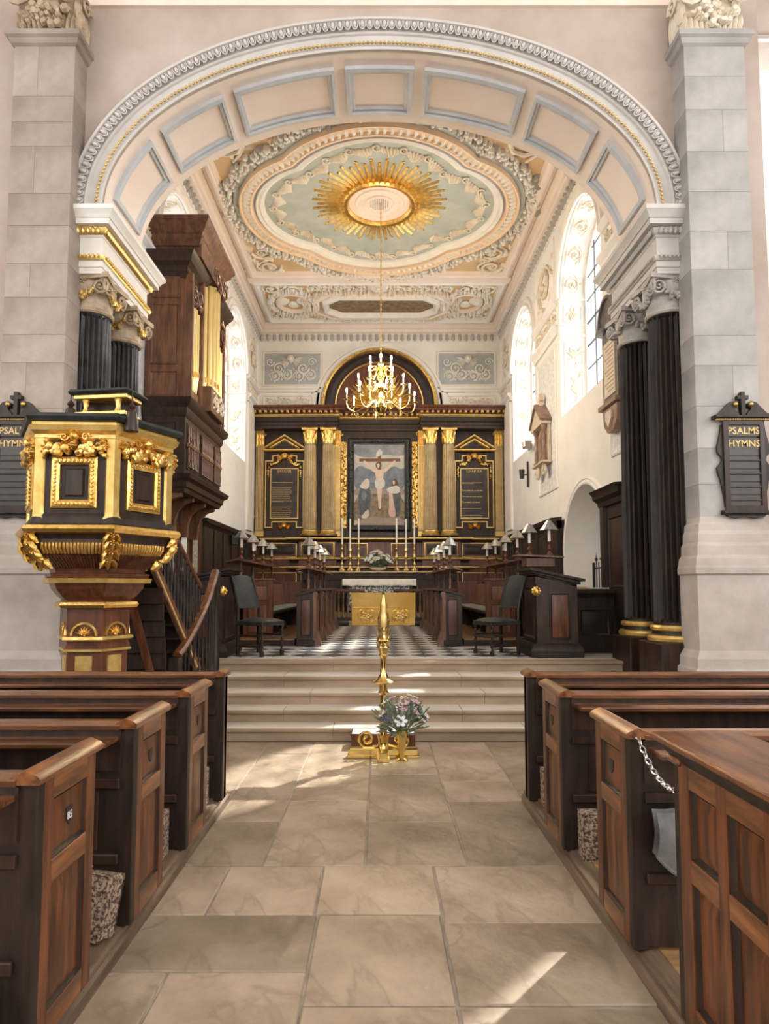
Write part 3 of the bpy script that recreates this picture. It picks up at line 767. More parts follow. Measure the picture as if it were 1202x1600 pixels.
entablature(1, 'trim_3', 'plaster_grey', 'leaf_grey', 'leaf_grey')
# ================================================================== chancel walls, windows and ceiling
WX, FY, CZ = 3.6, 18.6, 9.45
WINS = [dict(u0=10.05, u1=12.45, vb=5.0, vs=7.42, rise=1.22), dict(u0=14.5, u1=16.95, vb=5.0, vs=7.42, rise=1.22)]
DOOR = dict(u0=9.95, u1=12.25, vb=CF, vs=2.32, rise=1.12)
m = MB(); sheet(m, RIGHTW(WX), 8.4, FY, .2, CZ, WINS + [DOOR]); sheet(m, RIGHTW(WX), 8.4, FY, .2, 12, WINS, -.62)
for o in WINS: m.mold(RIGHTW(WX), outline(o), [(0, 0), (0, -.62)], closed=True)
m.box(WX, WX + .62, FY, FY + .3, 0, 12); m.box(WX, WX + .62, 8.38, 8.42, 0, 12)
wall_right = ob('wall_right', m, 'plaster_white', kind='structure', smooth=False)
m = MB(); sheet(m, LEFTW(-WX), 8.4, FY, .2, CZ, WINS); sheet(m, LEFTW(-WX), 8.4, FY, .2, 12, WINS, -.62)
for o in WINS: m.mold(LEFTW(-WX), outline(o), [(0, 0), (0, -.62)], closed=True)
wall_left = ob('wall_left', m, 'plaster_white', kind='structure', smooth=False)
wall_back = ob('wall_back', MB().box(-4.2, 4.2, FY, FY + .3, 0, 12), 'plaster_white', kind='structure')

# doorway niche on the right
m = MB(); m.mold(RIGHTW(WX), outline(DOOR), [(0, 0), (0, -1.3)], closed=True)
m.strip(RIGHTW(WX), outline(DOOR), -1.3)
dr = ob('door_1', m, 'plaster_white', kind='structure')
ob('door_moulding', MB().mold(RIGHTW(WX), outline(DOOR)[::-1], [(0, 0), (0, .05), (.03, .06), (.05, .03), (.08, .03), (.10, .05), (.13, .0)]), 'plaster_white', dr)
# small arched inner window of the niche, with lead strips
m = MB(); o2 = dict(u0=10.15, u1=10.75, vb=1.9, vs=2.55, rise=.3)
Tn = RIGHTW(WX + 1.28)
ob('inner_window', MB().strip(Tn, outline(o2), .01), 'blue_panel', dr)
m = MB().mold(Tn, outline(o2)[::-1], [(0, 0), (0, .04), (.05, .04), (.06, 0)])
for a, b, c, d in ((10.15, 2.1, 10.75, 2.75), (10.75, 2.1, 10.15, 2.75), (10.45, 1.9, 10.45, 2.85)): m.ttube(Tn, [(a, b, .02), (c, d, .02)], .012, 5)
ob('inner_window_frame', m, 'lead', dr)

# windows: leaded panes set at the outside of deep reveals
def window(i, o, Tw, wallname):
    G = -.55; fr = MB()
    fr.mold(Tw, outline(o), [(0, G - .04), (.06, G - .04), (.06, G + .04), (0, G + .04)], closed=True)
    w_ = ob('window_%d' % i, fr, 'plaster_white', kind='structure')
    u0, u1 = o['u0'], o['u1']; n = 5; cols = [u0 + .05 + (u1 - u0 - .1) * k / n for k in range(n + 1)]
    zr = [o['vb'] + .04 + .46 * k for k in range(9)]
    lead = MB()
    for c in cols[1:-1]: lead.ttube(Tw, [(c, o['vb'], G), (c, top_of(o, c), G)], .014, 5)
    for z in zr[1:]:
        if z < o['vs']: lead.ttube(Tw, [(u0, z, G), (u1, z, G)], .014 if int(z * 10) % 2 else .02, 5)
        else:
            k = sqrt(max(0, 1 - ((z - o['vs']) / o['rise']) ** 2)); uc = (u0 + u1) / 2; hw = (u1 - u0) / 2 * k
            if hw > .05: lead.ttube(Tw, [(uc - hw, z, G), (uc + hw, z, G)], .014, 5)
    ob('lead_bars', lead, 'lead', w_)
    for a, b in zip(cols, cols[1:]):
        for z0, z1 in zip(zr, zr[1:]):
            ta, tb = top_of(o, max(a, u0 + .04)) - .03, top_of(o, min(b, u1 - .04)) - .03
            if z0 > min(ta, tb): continue
            q = [(a + .01, z0 + .01), (b - .01, z0 + .01), (b - .01, min(z1 - .01, tb)), (a + .01, min(z1 - .01, ta))]
            ob('window_pane', MB().prism(Tw, q, G - .003, G + .003), 'window_glass', w_)
    # architrave and impost round the opening
    ob('window_surround', MB().mold(Tw, outline(o, bottom=False)[::-1], [(0, -.02), (0, .05), (.04, .06), (.06, .03), (.13, .03), (.15, .06), (.19, .06), (.21, 0)]), 'ornament_white', w_)
    # reveal ornament on both jambs: sunk panels with reliefs
    uc = (u0 + u1) / 2
    for uj, sg in ((o['u1'], -1), (o['u0'], 1)):
        base = Tw(0, 0, 0)[0]; s = 1 if base > 0 else -1
        Tj = lambda a, z, w, uj=uj, sg=sg: (base + s * a, uj + sg * w, z)
        for z0, z1 in ((5.25, 5.95), (6.05, 6.5), (6.95, 7.25)):
            ob('reveal_frame', MB().mold(Tj, [(.1, z0), (.45, z0), (.45, z1), (.1, z1)], [(-.02, 0), (-.02, .012), (0, .02), (.02, .012), (.02, 0)], closed=True), 'ornament_white', w_)
            m = MB(); m.flower(Tj, .275, (z0 + z1) / 2, .09, .03, 6)
            for k in range(8): m.leaf(Tj, .275 + RND.uniform(-.08, .08), z0 + .08 + (z1 - z0 - .16) * k / 7, RND.uniform(0, 6.28), .13, .07, .025, .5, 2)
            ob('reveal_relief', m, 'ornament_cream', w_)
        for z in (6.62, 6.85, 7.36): ob('reveal_band', MB().tbox(Tj, -.01, .52, z, z + .07, 0, .03, .008), 'ornament_white', w_)
    # soffit reliefs of the arch
    for k in range(7):
        a = pi * (k + .5) / 7; hw = (u1 - u0) / 2
        base = Tw(0, 0, 0)[0]; s = 1 if base > 0 else -1
        cu, cz = uc + hw * cos(a), o['vs'] + o['rise'] * sin(a)
        Ta = lambda p, q, w, a=a, cu=cu, cz=cz: (base + s * p, cu - sin(a) * q - cos(a) * w, cz + cos(a) * q - sin(a) * w)
        m = MB().rinceau(Ta, .12, .44, -.2, .2, .03)
        m.mold(Ta, [(.08, -.24), (.48, -.24), (.48, .24), (.08, .24)], [(-.015, 0), (0, .02), (.015, 0)], closed=True)
        ob('soffit_relief', m, 'ornament_cream', w_)
    return w_
for i, o in enumerate(WINS): window(i + 1, o, RIGHTW(WX), wall_right); window(i + 3, o, LEFTW(-WX), wall_left)

# plaster panels, imposts and friezes on both side walls
for sgn, wl, Tw in ((1, wall_right, RIGHTW(WX)), (-1, wall_left, LEFTW(-WX))):
    for u0, u1 in ((8.75, 9.82), (12.68, 14.28), (17.18, 18.45)):
        # impost cornice with carved frieze
        ob('impost', MB().mold(lambda u, v, w, s=sgn: (s * (WX - v), u, w), [(u0 - .12, 0), (u1 + .12, 0)], [(0, 6.72), (.05, 6.72), (.06, 6.8), (.12, 6.86), (.12, 6.92), (0, 6.94)]), 'plaster_white', wl)
        ob('impost', MB().mold(lambda u, v, w, s=sgn: (s * (WX - v), u, w), [(u0 - .12, 0), (u1 + .12, 0)], [(0, 7.32), (.04, 7.33), (.10, 7.40), (.10, 7.45), (0, 7.46)]), 'plaster_white', wl)
        ob('frieze_relief', MB().rinceau(Tw, u0, u1, 6.98, 7.30, .04), 'ornament_cream', wl)
        # spandrel relief above
        ob('spandrel_relief', MB().rinceau(Tw, u0 + (u1 - u0) * .12, u1 - (u1 - u0) * .12, 7.6, 8.75, .05), 'ornament_cream', wl)
        ob('panel_moulding', MB().mold(Tw, [(u0 + .05, 7.52), (u1 - .05, 7.52), (u1 - .05, 8.84), (u0 + .05, 8.84)], [(-.03, 0), (-.03, .02), (0, .03), (.03, .0)], closed=True), 'plaster_white', wl)
        # tall diapered panel below
        ob('panel_moulding', MB().mold(Tw, [(u0 + .1, 3.7), (u1 - .1, 3.7), (u1 - .1, 6.55), (u0 + .1, 6.55)], [(-.05, 0), (-.05, .02), (-.02, .035), (0, .02), (.02, 0)], closed=True), 'plaster_white', wl)
        ob('diaper_panel', MB().tbox(Tw, u0 + .11, u1 - .11, 3.71, 6.54, 0, .008), 'diaper', wl)
# pilaster strips on the left wall nearest the altar, with a carved drop
for sgn, wl, Tw in ((-1, wall_left, LEFTW(-WX)), (1, wall_right, RIGHTW(WX))):
    pl = ob('pilaster_strip', MB().tbox(Tw, 17.1, 17.85, 3.2, 6.7, 0, .06, .01), 'plaster_white', wl)
    ob('pilaster_field', MB().tbox(Tw, 17.25, 17.7, 3.5, 6.4, .055, .064), 'plaster_pink', wl)
    m = MB()
    for k in range(10):
        z = 6.25 - k * .22
        m.flower(Tw, 17.475, z, .07 if k % 2 else .1, .05, 6); m.leaf(Tw, 17.475, z - .04, -pi / 2 + .5, .14, .07, .05); m.leaf(Tw, 17.475, z - .04, -pi / 2 - .5, .14, .07, .05)
    ob('carved_drop', m, 'ornament_cream', wl)

# main cornice round the chancel: moulding, hanging leaves and dentils
ID = lambda u, v, w: (u, v, w)
ring = [(-WX, 8.45), (WX, 8.45), (WX, FY), (-WX, FY)]
cor = ob('trim_4', MB().mold(ID, ring, [(0, 8.93), (.03, 8.93), (.04, 8.97), (.02, 8.98), (.02, 9.12), (.05, 9.13), (.06, 9.2)], closed=True), 'plaster_white', kind='structure')
ob('cornice_corona', MB().mold(ID, ring, [(.06, 9.18), (.12, 9.2), (.13, 9.29), (.18, 9.30), (.20, 9.38), (.27, 9.42), (.28, 9.46), (0, 9.46)], closed=True), 'plaster_pink', cor)
m = MB(); Tz = lambda u, v, w: (u, -w, v)
m.leaf(Tz, 0, .06, -pi / 2, .13, .09, .05, 0, 2); m.tball(Tz, 0, .05, .03, .04, .02, .03); lf = mesh_of('cornice_leaf', m); lf.materials.append(MATS['leaf_grey'])
m = MB(); m.box(-.022, .022, -.03, .03, -.03, .03); de = mesh_of('dentil', m, False); de.materials.append(MATS['plaster_white'])
st = .19; LS = Matrix.Diagonal((1.5, 1.3, 1.55, 1))
for k in range(int(2 * WX / st)): piece('cornice_leaf', lf, cor, Matrix.Translation((-WX + .1 + k * st, FY - .03, 9.05)) @ LS)
for sx in (-1, 1):
    for k in range(int((FY - 10.2) / st)): piece('cornice_leaf', lf, cor, Matrix.Translation((sx * (WX - .03), 10.2 + k * st, 9.05)) @ Matrix.Rotation(-sx * pi / 2, 4, 'Z') @ LS)
m = MB()
for k in range(int(2 * WX / .075)): x = -WX + .12 + k * .075; m.box(x - .02, x + .02, FY - .13, FY - .05, 9.21, 9.27)
for sx in (-1, 1):
    for k in range(int((FY - 9.5) / .075)):
        y = 9.5 + k * .075; a, b = sorted((sx * (WX - .05), sx * (WX - .13))); m.box(a, b, y - .02, y + .02, 9.21, 9.27)
ob('dentils', m, 'plaster_white', cor, kind='stuff', smooth=False)

# ================================================================== ceiling
ceil = ob('ceiling', MB().box(-WX - .5, WX + .5, 8.4, FY + .2, CZ + .0, CZ + .3), 'plaster_cream', kind='structure')
TC = CEILP(CZ)
CXY = (0.0, 12.72)
def lobe(off=0.0, n=160):
    out = []
    E = [(-.97, 0, 1.40, 1.40), (.97, 0, 1.40, 1.40), (0, .34, 1.74, 1.74), (0, -.34, 1.74, 1.74)]
    for i in range(n):
        a = 2 * pi * i / n; dx, dy = cos(a), sin(a); best = 0
        for cx, cy, rx, ry in E:
            rx += off; ry += off
            A_ = (dx / rx) ** 2 + (dy / ry) ** 2; B_ = -2 * (dx * cx / rx ** 2 + dy * cy / ry ** 2); C_ = (cx / rx) ** 2 + (cy / ry) ** 2 - 1
            D_ = B_ * B_ - 4 * A_ * C_
            if D_ >= 0: best = max(best, (-B_ + sqrt(D_)) / (2 * A_))
        out.append((CXY[0] + dx * best, CXY[1] + dy * best))
    return out
ob('blue_field', MB().strip(TC, lobe(.03), .006), 'blue_field', ceil)
def ringm(o0, o1, prof, material, name, parent=ceil, n=160):
    # loft between offset outlines: prof gives (fraction, w)
    rows = []
    for q, w_ in prof: rows.append([TC(u, v, w_) for u, v in lobe(o0 + (o1 - o0) * q, n)])
    return ob(name, MB().grid(rows, closed_u=True), material, parent)
ringm(-.02, .16, [(0, 0), (.1, .05), (.45, .09), (.7, .06), (1, .10)], 'ornament_white', 'inner_moulding')
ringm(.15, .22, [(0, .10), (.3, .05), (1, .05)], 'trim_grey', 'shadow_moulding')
ringm(.21, .50, [(0, .05), (.05, .12), (.2, .13), (.3, .08), (.75, .08), (.85, .14), (.95, .14), (1, .0)], 'soffit_field', 'leaf_bed')
ringm(.49, .62, [(0, .03), (.2, .05), (.8, .05), (1, .0)], 'blue_field', 'outer_band')
# leaves on the bed
m = MB(); Tz = lambda u, v, w: (u, v, -w)
m.leaf(Tz, -.075, 0, 0, .17, .09, .06, .5, 2); m.tball(Tz, .05, .05, .02, .026, .026, .03); ml = mesh_of('bed_leaf', m); ml.materials.append(MATS['ornament_white'])
def walk(path, st):
    out = []; n = len(path); acc = 0
    for i in range(n):
        a, b = path[i], path[(i + 1) % n]; l = math.hypot(b[0] - a[0], b[1] - a[1]); q = acc
        while q < l:
            out.append((a[0] + (b[0] - a[0]) * q / l, a[1] + (b[1] - a[1]) * q / l, math.atan2(b[1] - a[1], b[0] - a[0]))); q += st
        acc = q - l
    return out
for x, y, a in walk(lobe(.36), .135): piece('bed_leaf', ml, ceil, Matrix.Translation((x, y, CZ - .08)) @ Matrix.Rotation(a + 1.1, 4, 'Z'))
# garland of fruit and leaves round the whole
g = lobe(.72)
ob('fruit_garland', MB().wreath(TC, [p for p in g], .115, .14, .11), 'ornament_white', ceil)
m = MB()
for x, y, a in walk(g, .075):
    o_ = RND.uniform(-.12, .12); m.leaf(TC, x - sin(a) * o_, y + cos(a) * o_, RND.uniform(0, 6.28), .15, .085, .13, .5, 2)
ob('garland_leaves', m, 'leaf_grey', ceil, kind='stuff')
# acanthus sprays inside the blue field
for x, y, a in walk(lobe(-.19), .50):
    m = MB()
    for k in range(6):
        m.leaf(TC, x + cos(a) * (k - 2.5) * .075, y + sin(a) * (k - 2.5) * .075, a + .35 + .22 * k, .26 - .02 * abs(k - 2.5), .10, .07, 1.0, 3)
    m.spiral(TC, x - cos(a) * .2, y - sin(a) * .2, .09, 1.3, 1, a, th=.022, w=.03)
    ob('acanthus_spray', m, 'ornament_cream', ceil)
# gilt sunburst round the rose
SB = (0.0, 12.5)
sun = ob('sunburst', MB().lathe([(.62, 0), (.62, -.05), (.66, -.09), (.72, -.10), (.78, -.07), (.80, 0)], 48, (SB[0], SB[1], CZ)), 'gold', ceil)
m = MB()
Tr = lambda u, v, w: (u, v, -w)
m.add([Tr(*p) for p in ((0, -.05, 0), (0, .05, 0), (0, 0, .05), (.62, -.034, 0), (.62, .034, 0), (.62, 0, .03))], [(0, 2, 5, 3), (2, 1, 4, 5), (3, 5, 4), (0, 1, 2), (0, 3, 4, 1)])
m.tball(Tr, .62, 0, .012, .034, .034, .018)
ray_me = mesh_of('gilt_ray', m); ray_me.materials.append(MATS['gold'])
for k in range(56):
    a = 2 * pi * k / 56; s = 1.0 if k % 2 else .84
    piece('gilt_ray', ray_me, sun, Matrix.Translation((SB[0] + .72 * cos(a), SB[1] + .72 * sin(a), CZ - .01)) @ Matrix.Rotation(a, 4, 'Z') @ Matrix.Diagonal((s, 1, 1, 1)))
m = MB(); 
for k in range(44): a = 2 * pi * k / 44; m.leaf(TC, SB[0] + .70 * cos(a), SB[1] + .70 * sin(a), a, .14, .09, .12, 0, 2)
ob('gilt_leaf_ring', m, 'gold', sun)
rose = ob('ceiling_rose', MB().lathe([(0, -.03), (.24, -.03), (.26, -.06), (.30, -.06), (.31, -.03), (.42, -.02), (.44, -.05), (.48, -.05), (.5, -.02), (.62, -.02), (.63, 0)], 48, (SB[0], SB[1], CZ)), 'plaster_pink', ceil)
m = MB()
for i in range(-5, 6):
    for j in range(-5, 6):
        if i * i + j * j <= 24: m.box(SB[0] + i * .043 - .013, SB[0] + i * .043 + .013, SB[1] + j * .043 - .013, SB[1] + j * .043 + .013, CZ - .036, CZ - .028)
ob('rose_grille', m, 'leaf_grey', rose, smooth=False)
# corner reliefs and cross beams
for sx in (-1, 1):
    for y0, y1, in ((14.05, 15.35), (10.15, 11.2)):
        x0, x1 = sorted((sx * 2.25, sx * 3.1)); 
        ob('corner_relief', MB().rinceau(TC, x0, x1, y0, y1, .08), 'ornament_cream', ceil)
frame = [(-3.22, 8.7), (3.22, 8.7), (3.22, 15.5), (-3.22, 15.5)]
ob('ceiling_frame', MB().mold(TC, frame, [(0, 0), (0, .10), (.03, .12), (.08, .12), (.10, .08), (.13, .08), (.15, .03), (.18, .0)], closed=True), 'plaster_pink', ceil)
frame2 = [(-3.22, 15.75), (3.22, 15.75), (3.22, 18.22), (-3.22, 18.22)]
ob('ceiling_frame', MB().mold(TC, frame2, [(0, 0), (0, .10), (.03, .12), (.08, .12), (.10, .08), (.13, .03), (.16, .0)], closed=True), 'plaster_white', ceil)
ob('ceiling_beam', MB().tbox(TC, -3.3, 3.3, 15.48, 15.77, 0, .10), 'plaster_pink', ceil)
# second compartment: octagon picture with scrolls
OC = (0.05, 17.15)
octo = [(-1.45, -.2), (-1.1, -.5), (1.1, -.5), (1.45, -.2), (1.45, .2), (1.1, .5), (-1.1, .5), (-1.45, .2)]
op = [(OC[0] + a, OC[1] + b) for a, b in octo]
ob('dark_picture', MB().strip(TC, op, .03), 'mosaic_dark', ceil)
ob('picture_frame', MB().mold(TC, op, [(.02, 0), (.0, .10), (-.05, .16), (-.12, .16), (-.16, .05), (-.2, 0)], closed=True), 'ornament_white', ceil)
ob('picture_frame_border', MB().mold(TC, [(OC[0] + a * 1.22, OC[1] + b * 1.35) for a, b in octo], [(0, 0), (0, .12), (-.06, .14), (-.12, .08), (-.15, 0)], closed=True), 'plaster_pink', ceil)
for sx in (-1, 1): ob('panel_border', MB().tbox(TC, *sorted((sx * 3.1, sx * 3.3)), 8.7, 18.2, 0, .03), 'plaster_pink', ceil)
ob('picture_garland', MB().wreath(TC, [(OC[0] + a * 1.42, OC[1] + b * 1.62) for a, b in octo], .10, .15, .1), 'ornament_cream', ceil)
for sx in (-1, 1):
    c = (sx * 2.35, 17.0); cp = [(c[0] + .62 * cos(2 * pi * k / 32), c[1] + .72 * sin(2 * pi * k / 32)) for k in range(32)]
    ob('round_wreath', MB().wreath(TC, cp, .09, .14, .09), 'ornament_white', ceil)
    ob('round_moulding', MB().mold(TC, cp, [(.14, 0), (.14, .08), (.18, .10), (.22, .0)], closed=True), 'plaster_pink', ceil)
    for y0, y1 in ((15.95, 16.45), (17.65, 18.1)):
        a, b = sorted((sx * 2.0, sx * 3.1)); ob('scroll_relief', MB().rinceau(TC, a, b, y0, y1, .09), 'ornament_white', ceil)
    m = MB().cherub(TC, c[0], c[1], .12, .07); ob('cherub_head', m, 'ornament_white', ceil)
ob('scroll_relief', MB().rinceau(TC, -1.9, 1.9, 15.98, 16.32, .10), 'ornament_white', ceil)
ob('shell_boss', MB().flower(TC, 0, 16.05, .24, .16, 9), 'ornament_white', ceil)
ob('scroll_relief', MB().rinceau(TC, -1.9, 1.9, 17.85, 18.12, .10), 'ornament_white', ceil)

# ================================================================== east wall plasterwork above the reredos
TF = FRONT(FY)
for sx in (-1, 1):
    x0, x1 = sorted((sx * 1.75, sx * 3.42))
    pb = ob('relief_field', MB().tbox(TF, x0, x1, 7.65, 8.6, 0, .015), 'blue_panel', wall_back)
    ob('panel_moulding', MB().mold(TF, [(x0, 7.65), (x1, 7.65), (x1, 8.6), (x0, 8.6)], [(-.05, 0), (-.05, .03), (-.02, .05), (0, .03), (.02, 0)], closed=True), 'ornament_white', wall_back)
    cx = sx * 2.62
    m = MB().rinceau(TF, x0 + .15, x1 - .1, 7.72, 8.12, .06); m.cherub(TF, cx, 8.36, .085, .13)
    for e in (-1, 1):
        m.spiral(TF, cx + e * .36, 8.12, .17, 1.6, -e, 0, th=.025, w=.05); m.spiral(TF, cx + e * .62, 8.32, .12, 1.4, e, 0, th=.02, w=.04)
    ob('angel_relief', m, 'ornament_white', wall_back)
    x0, x1 = sorted((sx * 2.0, sx * 3.42))
    ob('panel_moulding', MB().mold(TF, [(x0, 6.95), (x1, 6.95), (x1, 7.3), (x0, 7.3)], [(-.03, 0), (-.03, .03), (0, .04), (.02, 0)], closed=True), 'ornament_white', wall_back)
    ob('frieze_relief', MB().rinceau(TF, x0 + .06, x1 - .06, 6.98, 7.27, .05), 'ornament_cream', wall_back)
    ob('string_course', MB().mold(lambda u, v, w: (u, FY - v, w), sorted([(sx * 1.72, 0), (sx * WX, 0)]), [(0, 7.40), (.05, 7.42), (.06, 7.48), (.1, 7.5), (.1, 7.55), (0, 7.56)]), 'plaster_white', wall_back)
    ob('arch_impost', MB().tbox(TF, *sorted((sx * 1.72, sx * 1.98)), 6.78, 7.38, 0, .10, .01), 'plaster_white', wall_back)
    ob('arch_impost_cap', MB().tbox(TF, *sorted((sx * 1.68, sx * 2.02)), 7.36, 7.44, 0, .14, .02), 'plaster_white', wall_back)
half = [(1.72 * cos(pi * k / 40), 6.95 + 1.72 * sin(pi * k / 40)) for k in range(41)]
ob('great_arch_moulding', MB().mold(TF, half[::-1], [(0, 0), (0, .12), (.04, .14), (.08, .10), (.14, .10), (.16, .14), (.22, .14), (.24, 0)]), 'plaster_white', wall_back)
# ================================================================== reredos
rer = thing('reredos', 'dark oak reredos with gilt Corinthian columns covering the east wall behind the altar', 'altar screen', (0, 18.3, 1.0))
RP = (0, 18.3, 1.0)
def L(f): return lambda u, v, w: tuple(a - b for a, b in zip(f(u, v, w), RP))
TR = L(FRONT(18.3))                      # u = x, v = world z
def Rbox(x0, x1, y0, y1, z0, z1, c=0.0): return MB().box(x0, x1, y0 - 18.3, y1 - 18.3, z0 - 1, z1 - 1, c)
ob('back_board', Rbox(-3.58, 3.58, 18.28, 18.58, 1.0, 6.3), 'oak_dark', rer)
ob('dado', Rbox(-3.58, 3.58, 18.02, 18.30, 1.0, 2.98), 'oak_red', rer)
for z, pr in ((2.98, .36), (2.42, .30), (2.18, .32)):
    ob('dado_moulding', MB().mold(L(lambda u, v, w: (u, 18.3 - v, w)), [(-3.58, 0), (-2.25, 0), (-2.25, .22), (-1.2, .22), (-1.2, 0), (1.2, 0), (1.2, .22), (2.25, .22), (2.25, 0), (3.58, 0)],
        [(0, z - .05), (pr - .06, z - .05), (pr - .03, z), (pr, z + .03), (pr, z + .06), (0, z + .07)]), 'oak_dark', rer)
    ob('gilt_line', MB().mold(L(lambda u, v, w: (u, 18.3 - v, w)), [(-3.58, 0), (-2.25, 0), (-2.25, .22), (-1.2, .22), (-1.2, 0), (1.2, 0), (1.2, .22), (2.25, .22), (2.25, 0), (3.58, 0)],
        [(pr - .02, z + .0), (pr + .008, z + .03), (pr + .008, z + .055), (pr - .02, z + .06)]), 'gold_flat', rer)
for sx in (-1, 1):
    ob('pedestal', Rbox(*sorted((sx * 1.2, sx * 2.25)), 17.82, 18.1, 1.0, 2.95), 'oak_red', rer)
    for a, b, yy in ((1.28, 2.17, 17.82), (2.35, 3.45, 18.02)):
        x0, x1 = sorted((sx * a, sx * b)); Tq = L(FRONT(yy))
        ob('gilt_panel_frame', MB().mold(Tq, [(x0, 2.52), (x1, 2.52), (x1, 2.88), (x0, 2.88)], [(-.02, 0), (-.02, .015), (.0, .02), (.0, 0)], closed=True), 'gold_flat', rer)
        ob('dado_panel', MB().tbox(Tq, x0 + .05, x1 - .05, 2.57, 2.83, 0, .012, .03), 'oak_black', rer)
        ob('gilt_panel_frame', MB().mold(Tq, [(x0, 1.3), (x1, 1.3), (x1, 2.05), (x0, 2.05)], [(-.02, 0), (-.02, .015), (.0, .02), (.0, 0)], closed=True), 'gold_flat', rer)
for x0, x1 in ((-.95, -.35), (.35, .95)):
    ob('gilt_panel_frame', MB().mold(L(FRONT(18.02)), [(x0, 2.52), (x1, 2.52), (x1, 2.88), (x0, 2.88)], [(-.02, 0), (-.02, .015), (.0, .02), (.0, 0)], closed=True), 'gold_flat', rer)
# Corinthian columns and pilasters
def corinthian(m, r, z0, z1, n=8, half=False):
    h = z1 - z0
    m.lathe([(0, z0), (r * .92, z0), (r * .95, z0 + h * .5), (r * 1.2, z0 + h * .85), (0, z0 + h * .86)], 16)
    for row, (zz, ll, ro) in enumerate(((z0, .5, .95), (z0 + h * .28, .5, 1.0))):
        for k in range(n):
            a = 2 * pi * (k + .5 * row) / n
            def Tl(u, v, w, a=a, ro=ro): rr = r * ro + w + max(0, v - h * .3) * .35; return (rr * cos(a) - u * sin(a), rr * sin(a) + u * cos(a), zz + v)
            m.leaf(Tl, 0, 0, pi / 2, h * ll, r * .75, r * .22, 0, 2)
    for k in range(4):
        a = pi / 4 + k * pi / 2
        def Tv(u, v, w, a=a): return ((r * 1.12 + u) * cos(a) - w * sin(a), (r * 1.12 + u) * sin(a) + w * cos(a), z0 + h * .76 + v)
        m.spiral(Tv, .0, 0, r * .3, 1.3, 1, 0, th=r * .09, w=0)
    q = r * 1.35
    m.prism(lambda u, v, w: (u, v, w), [(-q, -q), (0, -q * .8), (q, -q), (q * .8, 0), (q, q), (0, q * .8), (-q, q), (-q * .8, 0)], z0 + h * .86, z1)
    return m
Z0, Z1 = 3.1 - 1, 5.72 - 1
cm = MB(); fluted(cm, (0, 0, 0), [(.19, Z0 + .16, 0), (.19, Z0 + .19, 1), (.185, Z0 + 1, 1), (.163, Z1 - .05, 1), (.163, Z1, 0)], 20, .22, 4)
sh_me = mesh_of('column_shaft', cm); sh_me.materials.append(MATS['column_bronze'])
cap_me = mesh_of('column_capital', corinthian(MB(), .165, Z1, 6.16 - 1)); cap_me.materials.append(MATS['gold'])
bs_me = mesh_of('column_base', MB().lathe([(0, Z0), (.26, Z0), (.27, Z0 + .05), (.235, Z0 + .07), (.22, Z0 + .10), (.235, Z0 + .12), (.225, Z0 + .15), (.19, Z0 + .17), (0, Z0 + .17)], 24)); bs_me.materials.append(MATS['gold_flat'])
flm = MB()
for k in range(20):
    a = 2 * pi * (k + 0.0) / 20
    flm.tube([(.19 * cos(a), .19 * sin(a), Z0 + .19), (.186 * cos(a), .186 * sin(a), Z0 + 1), (.164 * cos(a), .164 * sin(a), Z1 - .05)], .006, 4)
fl_me = mesh_of('gilt_fillets', flm); fl_me.materials.append(MATS['gold_flat'])
for x in (-1.97, -1.45, 1.45, 1.97):
    c = ob('column_shaft', sh_me, None, rer, loc=(x, -.28, 0))
    for nm, me in (('column_capital', cap_me), ('column_base', bs_me), ('gilt_fillets', fl_me)): ob(nm, me, None, c)
for x, wd in ((-3.44, .24), (3.44, .24), (-1.2, .18), (1.2, .18)):
    Tq = L(FRONT(18.28))
    p = ob('pilaster', MB().tbox(Tq, x - wd / 2, x + wd / 2, 3.12, 5.72, 0, .09, .005), 'column_bronze', rer)
    m = MB()
    for k in range(5): u = x - wd * .36 + wd * .72 * k / 4; m.tbox(Tq, u - .008, u + .008, 3.3, 5.68, .088, .097)
    ob('gilt_fillets', m, 'gold_flat', p)
    m = MB().tbox(Tq, x - wd * .5, x + wd * .5, 5.70, 6.16, 0, .1)
    for e in (-1, 0, 1):
        for zz in (5.72, 5.88): m.leaf(lambda u, v, w, zz=zz: Tq(x + u, zz + v, .09 + w + max(0, v - .12) * .3), e * wd * .32, 0, pi / 2, .22, wd * .42, .04, 0, 2)
    m.spiral(Tq, x - wd * .5, 6.06, .06, 1.3, 1, 0, th=.016, w=.11); m.spiral(Tq, x + wd * .5, 6.06, .06, 1.3, -1, 0, th=.016, w=.11)
    ob('pilaster_capital', m, 'gold', p)
    ob('pilaster_base', MB().tbox(Tq, x - wd * .62, x + wd * .62, 3.08, 3.26, 0, .12, .02), 'gold_flat', p)
# dark niches between the paired columns
for sx in (-1, 1): ob('dark_niche', Rbox(*sorted((sx * 1.62, sx * 1.80)), 18.1, 18.29, 3.1, 6.16), 'oak_black', rer)
